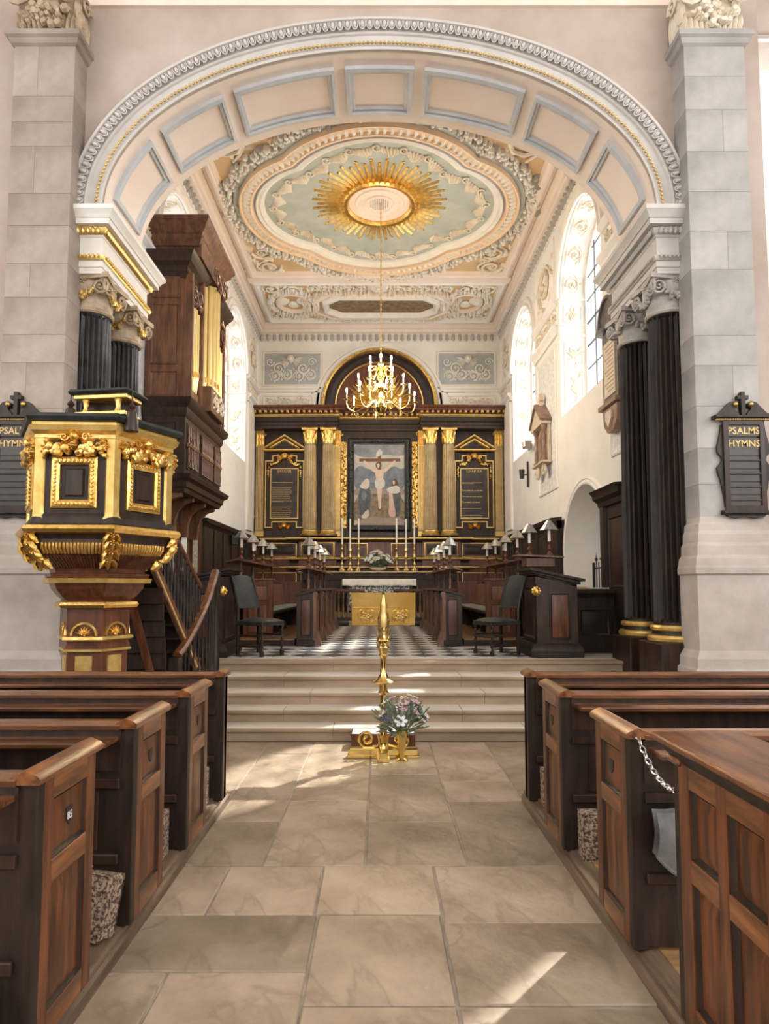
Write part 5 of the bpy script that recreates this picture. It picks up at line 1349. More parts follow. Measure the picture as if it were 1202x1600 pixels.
# ================================================================== clergy desks at the chancel entrance
def clergy_desk(sx, side, lab):
    t = thing('clergy_desk', lab, 'desk', (sx * 2.42, 9.25, CF), 0, 'clergy desks')
    i, o = -sx * .27, sx * .30                   # inner and outer x
    ob('plinth', MB().box(-.36, .36, -.5, .45, 0, .10, .012), 'oak_black', t)
    ob('plinth_moulding', MB().mold(lambda u, v, w: (u, v, w), [(-.30, -.44), (.30, -.44), (.30, .4), (-.30, .4)][::-1], [(0, .08), (.06, .08), (.05, .12), (.02, .17), (.0, .19)], closed=True), 'oak_black', t)
    q = [(i, 0), (o, 0), (o, .98), (i, 1.10)]
    m = MB(); m.add([(a, -.42, b) for a, b in q] + [(a, .38, b) for a, b in q], [(0, 1, 2, 3), (4, 5, 6, 7)] + [(k, (k + 1) % 4, 4 + (k + 1) % 4, 4 + k) for k in range(4)])
    ob('body', m, 'oak_dark', t)
    Te = lambda u, v, w: (u, -.42 - w, v)
    panel_parts(t, Te, *sorted((sx * -.08, sx * .20)), .24, .88, .035, .018, 'oak_red', 'oak_dark')
    ob('pilaster', MB().tbox(Te, *sorted((i, i + sx * .12)), .18, 1.0, 0, .025, .006), 'oak_dark', t)
    panel_parts(t, lambda u, v, w: (i - sx * w, u, v), -.34, .30, .24, .95, .035, .018, 'oak_dark', 'oak_black')
    # sloping moulded top
    m = MB()
    for dx, dz, h in ((.0, 0, .03), (.04, .03, .04), (.09, .07, .035)):
        q = [(i - sx * dx, 1.10 + dz + .02), (o + sx * dx, .98 + dz - .02), (o + sx * dx, .98 + dz + h - .02), (i - sx * dx, 1.10 + dz + h + .02)]
        m.add([(a, -.42 - dx, b) for a, b in q] + [(a, .38 + dx, b) for a, b in q], [(0, 1, 2, 3), (4, 5, 6, 7)] + [(k, (k + 1) % 4, 4 + (k + 1) % 4, 4 + k) for k in range(4)])
    ob('sloping_top', m, 'oak_black', t)
    m = MB(); T3 = lambda u, v, w: (i + u, -.42 - .02 - w, .90 + v)
    m.tball(T3, -sx * .0, 0, .03, .045, .055, .05, 10, 6); m.flower(T3, 0, 0, .07, .04, 9); m.tball(T3, 0, -.02, .075, .02, .018, .02)
    ob('gilt_lion_boss', m, 'gold', t)
    return t
clergy_desk(-1, 'left', 'dark oak clergy desk with sloping top and gilt boss behind the left chair')
clergy_desk(1, 'right', 'dark oak clergy desk with sloping top and gilt boss behind the right chair')
bs = thing('book_stand', 'small red-brown reading stand raised on the right clergy desk', 'book stand', (2.30, 9.3, 1.945))
ob('stand_box', MB().box(-.20, .22, -.14, .14, 0, .13, .008), 'oak_red', bs)
m = MB(); q = [(-.33, .155), (.33, .125), (.33, .15), (-.33, .18)]
m.add([(a, -.2, b) for a, b in q] + [(a, .2, b) for a, b in q], [(0, 1, 2, 3), (4, 5, 6, 7)] + [(k, (k + 1) % 4, 4 + (k + 1) % 4, 4 + k) for k in range(4)])
ob('stand_top', m, 'oak_organ', bs)
candle_lamp((2.20, 9.36, 2.118), 'pewter-shaded candle lamp on the raised reading stand, nearer the aisle', .92)
candle_lamp((2.46, 9.24, 2.112), 'pewter-shaded candle lamp on the raised reading stand, nearer the wall', 1.02)

# ================================================================== low pew and tall panelled stall back on the right
lp = thing('front_pew', 'low black panelled pew front with books beside the right columns', 'pew', (3.18, 9.45, CF))
ob('base', MB().box(-.34, .27, -.06, .06, 0, .12, .01), 'oak_black', lp)
ob('front_panel', MB().box(-.32, .26, -.03, .03, .1, .84), 'oak_black', lp)
panel_parts(lp, lambda u, v, w: (u, -.03 - w, v), -.26, .20, .24, .64, .05, .02, 'oak_black', 'oak_black')
ob('ledge', MB().mold(lambda u, v, w: (u, -v, w), [(-.34, 0), (.27, 0)], [(-.2, .80), (.04, .80), (.05, .84), (.08, .87), (.08, .91), (-.25, .92)]), 'oak_black', lp)
bk = thing('book', 'yellow-edged book lying on the low right pew ledge', 'book', (2.95, 9.55, CF + .921))
ob('pages', MB().box(-.11, .11, -.07, .07, .006, .04, .003), 'gold_paint', bk); ob('cover', MB().box(-.115, .115, -.075, .075, 0, .008), 'oak_red', bk)
bk = thing('open_book', 'open red-covered book lying by the right columns', 'book', (3.23, 9.56, CF + .921), .2)
ob('pages', MB().box(-.16, .16, -.09, .09, .006, .028, .003), 'paper_white', bk); ob('cover', MB().box(-.17, .17, -.10, .10, 0, .008), 'oak_red', bk)
sb = thing('panelled_screen', 'tall black panelled screen with carved cornice against the right wall', 'panelling', (3.5, 9.35, CF))
ob('backing', MB().box(-.03, .08, -.5, .55, 0, 2.4), 'oak_black', sb)
Tn = lambda u, v, w: (-.03 - w, u, v)
ob('pilaster', MB().tbox(Tn, .38, .54, 0, 2.2, 0, .05, .008), 'oak_dark', sb)
panel_parts(sb, Tn, -.30, .28, .95, 2.0, .04, .02, 'oak_dark', 'oak_black')
ob('cornice', MB().mold(lambda u, v, w: (-.03 - v, u, w), [(-.5, 0), (.58, 0)], [(-.1, 2.18), (.05, 2.18), (.07, 2.25), (.14, 2.30), (.15, 2.36), (.2, 2.42), (-.1, 2.44)]), 'oak_black', sb)
# iron railing in the doorway
rl = thing('iron_railing', 'black spiked iron railing standing in the white arched doorway', 'railing', (3.72, 10.5, CF))
ob('rail_bar', MB().tube([(0, -.55, .5), (0, .6, .5)], .014, 6), 'iron', rl); ob('rail_bar', MB().tube([(0, -.55, 1.28), (0, .6, 1.28)], .014, 6), 'iron', rl)
for k in range(10):
    y = .58 - k * .12; big = k % 2 == 1
    ob('spike', MB().lathe([(0, 0), (.011, 0), (.011, 1.4 if big else 1.36), (.03, 1.43) if big else (.012, 1.37), (.012, 1.46) if big else (.004, 1.38), (0, 1.55 if big else 1.39)], 6, (0, y, 0)), 'iron', rl)
ob('gate_post', MB().box(-.02, .02, .58, .62, 0, 1.38, .004), 'iron', rl)

# ================================================================== two chairs
def chair(loc, rz, lab):
    c = thing('leather_chair', lab, 'chair', loc, rz, 'chairs before the clergy desks')
    # local: seat faces +x
    m = MB(); rows = []
    for i in range(9):
        q = i / 8; rows.append([(-.24 + .5 * p, -.24 + .48 * q, .475 + .05 * (1 - (2 * p - 1) ** 4) * (1 - (2 * q - 1) ** 4)) for p in [k / 8 for k in range(9)]])
    m.grid(rows); m.box(-.24, .26, -.24, .24, .42, .478, .01); ob('seat', m, 'leather', c)
    rows = []
    for i in range(9):
        q = i / 8; z = .66 + .42 * q; bend = -.06 - .13 * q - .04 * q * q; top = .0
        rows.append([(bend - .13 + .03 * (1 - (2 * p - 1) ** 4), -.21 + .42 * p, z + .05 * q * (1 - (2 * p - 1) ** 2)) for p in [k / 8 for k in range(9)]])
    m = MB(); m.grid(rows); m.grid([[(x - .05, y, z) for x, y, z in r] for r in rows]); ob('backrest', m, 'leather', c)
    def twist(x, y, z0, z1, r=.018):
        m = MB(); n = 26
        m.tube([(x + .006 * cos(k * 1.3), y + .006 * sin(k * 1.3), z0 + (z1 - z0) * k / n) for k in range(n + 1)], [r * (1 + .25 * sin(k * 1.3)) for k in range(n + 1)], 7); return m
    for y in (-.21, .21):
        ob('front_leg', twist(.23, y, .06, .42), 'oak_black', c); ob('front_foot', MB().box(.205, .255, y - .025, y + .025, 0, .07, .006), 'oak_black', c)
        ob('rear_leg', MB().box(-.235, -.19, y - .022, y + .022, 0, .44, .005), 'oak_black', c)
        m = MB(); m.tube([(-.21, y, .42), (-.215, y, .66), (-.25, y, .80), (-.31, y, 1.0), (-.36, y, 1.11)], .021, 6); ob('back_post', m, 'oak_black', c)
        ob('side_stretcher', MB().box(-.2, .22, y - .014, y + .014, .12, .15, .003), 'oak_black', c)
        ob('side_rail', MB().box(-.2, .22, y - .014, y + .014, .27, .295, .003), 'oak_black', c)
    ob('front_stretcher', MB().tube([(.23, -.2, .26), (.23, .2, .26)], .016, 6), 'oak_black', c)
    ob('cross_stretcher', MB().box(-.01, .02, -.2, .2, .12, .15, .003), 'oak_black', c)
    return c
chair((-1.69, 9.10, CF), -0.55, 'black leather chair with twisted legs facing the aisle, left of the steps')
chair((1.68, 9.20, CF), pi + 0.42, 'black leather chair with twisted legs facing the aisle, right of the steps')
# ================================================================== hexagonal pulpit on its pedestal
pul = thing('pulpit', 'hexagonal black and gilt pulpit with carved panels on an oak pedestal', 'pulpit', (-2.62, 5.95, 0))
PH0 = radians(33 - 90)
def hexp(R_, ph=PH0): return [(R_ * cos(ph + k * pi / 3), R_ * sin(ph + k * pi / 3)) for k in range(6)]
def hexloft(prof): 
    return MB().grid([[(x, y, z) for x, y in hexp(r)] for r, z in prof], closed_u=True, caps=True)
RB = 0.64
ob('body', hexloft([(RB, 2.18), (RB, 3.0)]), 'oak_black', pul, smooth=False)
ob('rim_cap', hexloft([(RB + .02, 3.05), (RB + .10, 3.06), (RB + .12, 3.09), (RB + .11, 3.12), (RB - .05, 3.13)]), 'leather', pul, smooth=False)
ob('rim_moulding', hexloft([(RB, 2.90), (RB + .03, 2.92), (RB + .03, 2.95), (RB + .07, 2.98), (RB + .085, 3.02), (RB + .06, 3.03), (RB + .06, 3.055)]), 'gold_flat', pul, smooth=False)
ob('base_moulding', hexloft([(RB, 2.28), (RB + .03, 2.24), (RB + .05, 2.19), (RB + .06, 2.185)]), 'oak_black', pul, smooth=False)
gb = ob('gilt_band', hexloft([(RB + .05, 2.185), (RB + .10, 2.17), (RB + .12, 2.14), (RB + .10, 2.11), (RB + .05, 2.10)]), 'gold', pul, smooth=False)
ob('neck_band', hexloft([(RB + .04, 2.10), (RB + .02, 2.06), (RB + .03, 2.03)]), 'oak_dark', pul, smooth=False)
bowl = ob('bowl', hexloft([(RB + .0, 2.04), (RB - .01, 1.99), (RB - .06, 1.92), (RB - .14, 1.86), (RB - .20, 1.82), (RB - .21, 1.78), (RB - .16, 1.77), (RB - .17, 1.74), (RB - .21, 1.72)]), 'oak_red', pul, smooth=False)
ob('gilt_collar', hexloft([(RB - .19, 1.735), (RB - .14, 1.73), (RB - .15, 1.69), (RB - .2, 1.685)]), 'gold_flat', pul, smooth=False)
stem = ob('stem', hexloft([(RB - .20, 1.70), (RB - .22, 1.64), (RB - .28, 1.57), (RB - .335, 1.53), (RB - .32, 1.50), (.335, 1.49), (.305, 1.46), (.30, 1.15), (.31, 1.14), (.31, 1.10), (.29, 1.09), (.29, .14), (.34, .12), (.36, .0)]), 'oak_red', pul, smooth=False)
ob('gilt_rope', hexloft([(.30, 1.525), (.37, 1.52), (.385, 1.495), (.37, 1.47), (.30, 1.465)]), 'gold', stem, smooth=False)
ob('gilt_cornice', hexloft([(.29, 1.22), (.34, 1.215), (.345, 1.19), (.315, 1.175)]), 'gold_flat', stem, smooth=False)
ob('gilt_cornice', hexloft([(.29, 1.11), (.325, 1.105), (.325, 1.085), (.29, 1.08)]), 'gold_flat', stem, smooth=False)
for k in range(6):
    a = PH0 + k * pi / 3 + pi / 6
    ap = RB * cos(pi / 6)
    def T(u, v, w, a=a, d=ap): return ((d + w) * cos(a) - u * sin(a), (d + w) * sin(a) + u * cos(a), v)
    def T2(u, v, w, a=a): return ((.29 * cos(pi / 6) + w) * cos(a) - u * sin(a), (.29 * cos(pi / 6) + w) * sin(a) + u * cos(a), v)
    # framed panel with gilt carved frame
    fr = ob('gilt_frame', MB().mold(T, [(-.15, 2.36), (.15, 2.36), (.15, 2.72), (-.15, 2.72)], [(.03, 0), (.03, .02), (.01, .035), (-.015, .035), (-.04, .02), (-.04, 0)], closed=True), 'gold', pul)
    m = MB()
    for e in range(4):
        p = [(-.155, 2.355), (.155, 2.355), (.155, 2.725), (-.155, 2.725)]; A_, B_ = p[e], p[(e + 1) % 4]; n = 9 if e % 2 == 0 else 11
        for j in range(n): q = (j + .5) / n; m.tball(T, A_[0] + (B_[0] - A_[0]) * q, A_[1] + (B_[1] - A_[1]) * q, .035, .016, .016, .012)
    ob('frame_beads', m, 'gold', fr, kind='stuff')
    ob('panel', MB().tbox(T, -.08, .08, 2.42, 2.66, 0, .02, .012), 'oak_dark', pul)
    # garland of cherub head and fruit under the rim
    m = MB(); m.cherub(T, 0, 2.93, .042, .045)
    m.swag(T, (-.24, 2.89), (-.0, 2.86), .07, .055, .085, 11); m.swag(T, (.24, 2.89), (.0, 2.86), .07, .055, .085, 11)
    for e in (-1, 1): m.spiral(T, e * .09, 2.93, .035, 1.3, e, 0, th=.01, w=.03); m.swag(T, (e * .235, 2.88), (e * .24, 2.76), 0, .04, .06, 4); m.flower(T, e * .235, 2.85, .05, .06, 6); m.flower(T, e * .12, 2.83, .035, .06, 6)
    for j in range(8): m.leaf(T, RND.uniform(-.2, .2), RND.uniform(2.78, 2.9), RND.uniform(0, 6.28), .07, .04, .05, .4, 2)
    ob('gilt_swag', m, 'gold', pul, kind='stuff')
    # fluted gilt gadroons round the bowl
    g = MB(); d = MB()
    for j in range(18):
        u0 = -.27 + .54 * j / 18; uc = u0 + .015
        g.tube([T(uc, 2.035, .0), T(uc, 1.985, -.002), T(uc * .95, 1.94, -.03)], .0135, 6)
        d.tube([T(uc * .93, 1.925, -.045), T(uc * .85, 1.87, -.11), T(uc * .78, 1.825, -.155)], .009, 5)
    ob('gadroons', g, 'gold', bowl, kind='stuff'); ob('bowl_flutes', d, 'oak_red', bowl, kind='stuff')
    # pedestal: shell lunette and gilt panel
    m = MB(); lun = [(.10 * cos(pi * j / 14), 1.225 + .10 * sin(pi * j / 14)) for j in range(15)]
    m.mold(T2, lun[::-1], [(0, 0), (0, .025), (.018, .025), (.02, 0)])
    for j in range(7): b = pi * (j + .5) / 7; m.leaf(T2, 0, 1.235, b, .085, .032, .025, 0, 1)
    m.flower(T2, 0, 1.245, .03, .03, 5)
    ob('gilt_shell', m, 'gold', stem)
    ob('gilt_panel', MB().tbox(T2, -.075, .075, .25, 1.05, 0, .012, .004), 'gold_flat', stem)
    # corner pilaster strip and acanthus bracket
    av = PH0 + k * pi / 3
    def V(u, v, w, a=av): return ((RB - .01 + w) * cos(a) - u * sin(a), (RB - .01 + w) * sin(a) + u * cos(a), v)
    cm_ = MB()
    for pts in ([(-.062, 2.28), (.062, 2.28), (.062, 2.90), (-.062, 2.90)],):
        sec = [(-.062, -.04), (-.055, .0), (0, .034), (.055, .0), (.062, -.04)]
        cm_.grid([[V(u * s_, z, w) for u, w in sec] for z, s_ in ((2.19, 1.7), (2.22, 1.5), (2.26, 1.05), (2.30, 1.0), (2.9, 1.0), (2.93, 1.15), (2.98, 1.35))])
    ob('gilt_pilaster', cm_, 'gold_flat', pul)
    m = MB()
    for j, (z, w) in enumerate(((2.09, .05), (2.02, .05), (1.95, .0), (1.88, -.09))):
        Tv = lambda u, v, ww, z=z, w=w: V(u, z + v, w + ww - max(0, -v) * .5)
        for e in (-1, 0, 1): m.leaf(Tv, e * .025, .02, -pi / 2 + e * .45, .10, .055, .045, 0, 2)
        m.flower(Tv, 0, 0, .035, .05, 5)
    ob('acanthus_bracket', m, 'gold', pul, kind='stuff')
# gilt reading desk on the rim with tassels
dk = ob('reading_desk', MB().box(-.24, .24, -.13, .13, 3.14, 3.17), 'gold_flat', pul, loc=(.21, -.38, 0), rz=radians(-8))
for x in (-.15, .15):
    ob('desk_baluster', MB().lathe([(0, 3.17), (.035, 3.17), (.03, 3.19), (.02, 3.21), (.026, 3.26), (.035, 3.29), (0, 3.29)], 10, (x, -.08, 0)), 'gold', dk)
ob('desk_back', MB().box(-.22, .22, .02, .10, 3.15, 3.30), 'oak_black', dk)
ob('desk_frieze', MB().box(-.25, .25, -.12, .14, 3.285, 3.33, .008), 'gold', dk)
m = MB().box(-.29, .29, -.16, .20, 3.325, 3.37, .02); ob('desk_cushion', m, 'leather', dk)
tm = MB().lathe([(0, 3.0), (.06, 3.01), (.055, 3.10), (.038, 3.18), (.016, 3.20), (.032, 3.225), (.016, 3.25), (.005, 3.26), (.005, 3.36), (0, 3.36)], 14)
for x in (-.27, .29):
    ob('tassel', tm, 'oak_dark', dk, loc=(x, -.12, .02) if x < 0 else (x, -.10, -.02))

# ================================================================== pulpit stair
st = thing('pulpit_stair', 'steep dark oak pulpit stair with turned balusters behind the pulpit', 'staircase', (-2.2, 7.0, 0))
A0, A1 = (-.12, -.55, 1.98), (.06, .62, .70)     # ends of the outer string, local
def lerp(p, q, t): return tuple(a + (b - a) * t for a, b in zip(p, q))
def plank(m, p, q, up0, up1, th=.04):
    vs = []
    for e in (0, th):
        vs += [(p[0] + e, p[1], p[2] + up0), (q[0] + e, q[1], q[2] + up0), (q[0] + e, q[1], q[2] + up1), (p[0] + e, p[1], p[2] + up1)]
    return m.add(vs, [(0, 1, 2, 3), (7, 6, 5, 4)] + [(k, (k + 1) % 4, 4 + (k + 1) % 4, 4 + k) for k in range(4)])
ob('outer_string', plank(MB(), A0, A1, -.13, .02), 'oak_organ', st)
ob('string_edge', plank(MB(), (A0[0] + .036, A0[1], A0[2]), (A1[0] + .036, A1[1], A1[2]), -.10, -.07, .01), 'gold_paint', st)
ob('inner_string', plank(MB(), (A0[0] - .55, A0[1], A0[2]), (A1[0] - .55, A1[1], A1[2]), -.2, .02), 'oak_dark', st)
ob('handrail', MB().tube([(A0[0] + .02, A0[1], A0[2] + .62), (A1[0] + .02, A1[1], A1[2] + .95)], .028, 8), 'oak_red', st)
for k in range(8):
    t = (k + .5) / 8; p = lerp(A0, A1, t)
    ob('tread', MB().box(p[0] - .53, p[0] + .02, p[1] - .09, p[1] + .11, p[2] - .03, p[2], .004), 'oak_dark', st)
    ob('riser', MB().box(p[0] - .53, p[0] + .0, p[1] + .085, p[1] + .10, p[2] - .17, p[2] - .02), 'oak_black', st)
blm = mesh_of('baluster', MB().lathe([(0, 0), (.02, 0), (.02, .08), (.011, .11), (.022, .22), (.024, .27), (.010, .38), (.010, .5), (.019, .54), (.011, .57), (.017, .62), (.017, .74), (0, .74)], 8)); blm.materials.append(MATS['oak_black'])
for k in range(15):
    t = (k + .5) / 15; p = lerp(A0, A1, t); s = 1 - .16 * (1 - t) + .2 * t
    piece('baluster', blm, st, Matrix.Translation((p[0] + .02, p[1], p[2] + .0)) @ Matrix.Diagonal((1, 1, s, 1)))
# boarded underside seen between pulpit and stair
for k in range(9):
    z0 = .12 + k * .17; y = -.5 + .0
    ob('under_board', MB().box(-.75, -.02 - .0, -.42 + .035 * (8 - k), -.40 + .035 * (8 - k), z0, z0 + .166, .003), 'oak_black', st)
ob('brace', plank(MB(), (-.42, -.5, 1.78), (-.05, -.30, .25), -.05, .06, .06), 'oak_red', st)

# curved balustrade from the nave floor to the chancel
hr = thing('curved_balustrade', 'curved oak handrail on dark turned balusters left of the stone steps', 'balustrade', (-2.16, 7.4, 0))
P0 = [(-.02, -.45, .93), (.0, -.30, 1.0), (.02, -.10, 1.12), (.05, .15, 1.31), (.07, .40, 1.52), (.08, .58, 1.72), (.085, .70, 1.86)]
def cat(t):
    n = len(P0) - 1; f = t * n; i = min(int(f), n - 1); u = f - i
    p = [Vector(P0[max(i - 1, 0)]), Vector(P0[i]), Vector(P0[i + 1]), Vector(P0[min(i + 2, n)])]
    return .5 * ((2 * p[1]) + (-p[0] + p[2]) * u + (2 * p[0] - 5 * p[1] + 4 * p[2] - p[3]) * u * u + (-p[0] + 3 * p[1] - 3 * p[2] + p[3]) * u ** 3)
m = MB()
rows = []
for k in range(31):
    c = cat(k / 30); d = (cat(min(1, k / 30 + .01)) - cat(max(0, k / 30 - .01))).normalized(); nrm = Vector((d.y, -d.x, 0)).normalized(); up = nrm.cross(d)
    if up.z < 0: up = -up
    rows.append([tuple(c + nrm * a + up * b) for a, b in ((-.045, -.03), (-.05, 0), (-.03, .03), (.03, .03), (.05, 0), (.045, -.03))])
m.grid(rows, closed_u=True, caps=True)
ob('handrail', m, 'oak_pew_d', hr)
for k in range(11):
    c = cat((k + .6) / 11.5); zb = max(0.0, min(.56, .14 * int((c.y + 7.4 - 7.0) / .31 + 1))) if c.y > -.4 else 0
    piece('baluster', blm, hr, Matrix.Translation((c.x, c.y, zb)) @ Matrix.Diagonal((1, 1, (c.z - zb - .02) / .74, 1)))
ob('lower_newel', MB().box(-.08, .04, -.56, -.44, 0, .90, .01), 'oak_black', hr)
ob('upper_newel', MB().lathe([(0, .5), (.06, .5), (.06, .85), (.04, .9), (.05, 1.1), (.035, 1.3), (.045, 1.5), (.06, 1.55), (.06, 1.8), (.07, 1.83), (.03, 1.86), (0, 1.9)], 12, (.085, .74, 0)), 'oak_black', hr)
# ================================================================== organ case on the left
org = thing('organ', 'tall carved oak organ case with gilded pipes bracketed out from the left chancel wall', 'organ', (-3.25, 10.55, 2.8))
def O(x0, x1, y0, y1, z0, z1, c=0.0): return MB().box(x0 + 3.25, x1 + 3.25, y0 - 10.55, y1 - 10.55, z0 - 2.8, z1 - 2.8, c)
def OT(f): return lambda u, v, w: tuple(a - b for a, b in zip(f(u, v, w), (-3.25, 10.55, 2.8)))
XF = -2.93
def around(x, y0, y1): return [(-3.58, y0), (x, y0), (x, y1), (-3.58, y1)][::-1]
def omold(x, y0, y1, prof, material, name='cornice'):
    return ob(name, MB().mold(OT(lambda u, v, w: (u, v, w)), around(x, y0, y1), [(o, z) for o, z in prof]), material, org)
# lower gallery: ledge, baluster panels, brackets
ob('lower_case', O(-3.58, XF, 9.5, 11.65, 3.3, 4.3), 'oak_dark', org)
omold(XF, 9.5, 11.65, [(-.2, 3.08), (.0, 3.08), (.02, 3.14), (.05, 3.16), (.06, 3.24), (.12, 3.28), (.14, 3.34), (-.2, 3.35)], 'oak_dark', 'gallery_ledge')
omold(XF, 9.5, 11.65, [(-.2, 4.22), (.0, 4.22), (.03, 4.27), (.04, 4.36), (.10, 4.42), (.12, 4.50), (-.2, 4.52)], 'oak_dark', 'gallery_cornice')
for y0, y1 in ((9.58, 10.15), (10.32, 11.02), (11.1, 11.58)):
    Tl = OT(LEFTW(XF))
    gp = ob('grille_panel', MB().tbox(Tl, y0, y1, 3.45, 4.15, 0, .012), 'oak_black', org)
    n = int((y1 - y0) / .075)
    for r_, (za, zb) in enumerate(((3.48, 3.78), (3.84, 4.12))):
        for k in range(n):
            y = y0 + (k + .5) * (y1 - y0) / n
            ob('grille_baluster', MB().lathe([(0, za), (.018, za), (.009, za + .04), (.018, za + .13), (.008, za + .22), (.015, zb), (0, zb)], 6), 'oak_organ', gp, loc=(XF + 3.25 + .03, y - 10.55, -2.8))
    ob('grille_rail', MB().tbox(Tl, y0, y1, 3.78, 3.84, 0, .05, .005), 'oak_organ', gp)
# the nave-facing side of the gallery, with a tall dark grille
Tf = OT(FRONT(9.5))
panel_parts(org, Tf, -3.5, -3.05, 3.45, 4.15, .04, .02, 'oak_black', 'oak_dark')
for y in (9.6, 10.2, 10.9, 11.5):
    m = MB(); q = [(-3.45, 3.1), (-2.98, 3.1), (-2.99, 3.02), (-3.12, 2.98), (-3.22, 2.88), (-3.27, 2.72), (-3.28, 2.5), (-3.45, 2.5)]
    m.add([(a + 3.25, y - .05 - 10.55, b - 2.8) for a, b in q] + [(a + 3.25, y + .05 - 10.55, b - 2.8) for a, b in q], [tuple(range(8)), tuple(range(8, 16))] + [(k, (k + 1) % 8, 8 + (k + 1) % 8, 8 + k) for k in range(8)])
    ob('curved_bracket', m, 'oak_organ', org)
# main case
ob('main_case', O(-3.58, XF - .08, 9.55, 11.6, 4.5, 6.55), 'oak_organ', org)
Tf = OT(FRONT(9.55))
panel_parts(org, Tf, -3.5, -3.07, 6.1, 6.42, .04, .02, 'oak_organ', 'oak_organ'); panel_parts(org, Tf, -3.5, -3.07, 5.05, 6.0, .04, .02, 'oak_organ', 'oak_organ'); panel_parts(org, Tf, -3.5, -3.07, 4.55, 4.95, .04, .02, 'oak_organ', 'oak_organ')
omold(XF - .06, 9.55, 10.25, [(-.2, 6.4), (.0, 6.4), (.02, 6.47), (.05, 6.5), (.05, 6.58), (.12, 6.63), (.14, 6.72), (.18, 6.78), (-.2, 6.8)], 'oak_dark', 'side_cornice')
# central tower
ob('tower_head', O(-3.58, XF + .12, 9.75, 11.15, 6.86, 7.1), 'oak_organ', org)
omold(XF + .10, 9.72, 11.2, [(-.2, 7.02), (.0, 7.02), (.02, 7.08), (.05, 7.12), (.05, 7.18), (.11, 7.24), (.13, 7.30), (.18, 7.36), (.18, 7.42), (-.2, 7.44)], 'oak_organ', 'tower_cornice')
omold(XF + .02, 11.12, 11.72, [(-.2, 6.5), (.0, 6.5), (.03, 6.58), (.06, 6.62), (.12, 6.70), (.14, 6.78), (-.2, 6.8)], 'oak_dark', 'far_cornice')
# pipes: three flats, each pipe a part, tapering foot and mouth
def pipe(y, r, z0, z1, x):
    m = MB(); 
    m.lathe([(0, z0), (r * .35, z0), (r, z0 + .26), (r * .96, z0 + .28), (r * .96, z1), (r * .8, z1), (0, z1 - .01)], 12, (x + 3.25, y - 10.55, -2.8))
    o = ob('organ_pipe', m, 'pipe_gold', org)
    ob('pipe_mouth', MB().box(x + 3.25 + r * .75, x + 3.25 + r * 1.02, y - 10.55 - r * .55, y - 10.55 + r * .55, z0 + .27 - 2.8, z0 + .36 - 2.8), 'brass_dull', o)
for k in range(5): pipe(9.66 + k * .105, .047, 4.62 + .03 * k, 6.2 - .04 * k, XF - .02)
for k in range(7):
    q = (k - 3) / 3; pipe(10.28 + k * .118, .055, 4.72, 6.72 - .12 * q * q, XF + .14 - .10 * q * q)
for k in range(4): pipe(11.18 + k * .105, .047, 4.62, 6.1 - .05 * k, XF + .0)
# carved boxes under the pipe flats and pierced shades over them
for y0, y1, z1, x in ((9.58, 10.16, 4.72, XF + .02), (10.2, 11.08, 4.92, XF + .2), (11.12, 11.62, 4.72, XF + .04)):
    ob('pipe_toe_box', O(-3.4, x, y0, y1, 4.5, z1, .01), 'oak_organ', org)
Tl = OT(LEFTW(XF + .2)); ob('carved_toe_panel', MB().rinceau(Tl, 10.3, 11.0, 4.56, 4.86, .03), 'ornament_cream', org)
for y0, y1, z0, z1, x in ((9.58, 10.2, 6.05, 6.42, XF + .03), (10.2, 11.1, 6.62, 7.0, XF + .2), (11.12, 11.62, 5.95, 6.5, XF + .05)):
    ob('pipe_shade', MB().rinceau(OT(LEFTW(x)), y0, y1, z0, z1, .04), 'oak_organ', org)
for y in (9.6, 10.2, 11.1, 11.62): ob('case_post', O(XF - .1, XF + .06, y - .035, y + .035, 4.5, 6.95 if 10 < y < 11.2 else 6.5, .008), 'oak_organ', org)
# panelling with glazed notice frames beneath the organ
np_ = thing('notice_panelling', 'oak panelling with glazed notice frames under the left organ gallery', 'panelling', (-3.45, 10.9, CF))
ob('backing', MB().box(-.08, .05, -1.4, 1.35, 0, 2.22), 'oak_dark', np_)
for k, (y, mt) in enumerate(((-1.05, 'paper_white'), (-.45, 'brochure'), (.15, 'paper_white'), (.85, 'brochure'))):
    Tq = lambda u, v, w: (.05 + w, u, v)
    ob('notice_frame', MB().mold(Tq, [(y - .22, 1.2), (y + .22, 1.2), (y + .22, 2.0), (y - .22, 2.0)], [(-.03, 0), (-.03, .03), (.01, .03), (.01, 0)], closed=True), 'oak_pew', np_)
    ob('notice_sheet', MB().tbox(Tq, y - .2, y + .2, 1.22, 1.98, .002, .006), mt, np_)
    panel_parts(np_, Tq, y - .22, y + .22, .2, 1.05, .03, .012, 'oak_dark', 'oak_dark')
sp = thing('loudspeaker', 'small black loudspeaker fixed to the left wall panelling', 'speaker', (-3.36, 14.6, 2.62), -.4)
ob('cabinet', MB().box(-.06, .08, -.1, .1, 0, .22, .012), 'iron', sp); ob('grille', MB().box(.08, .085, -.085, .085, .015, .205), 'leather', sp); ob('bracket', MB().tube([(-.06, 0, .11), (-.12, 0, .11)], .015, 6), 'iron', sp)
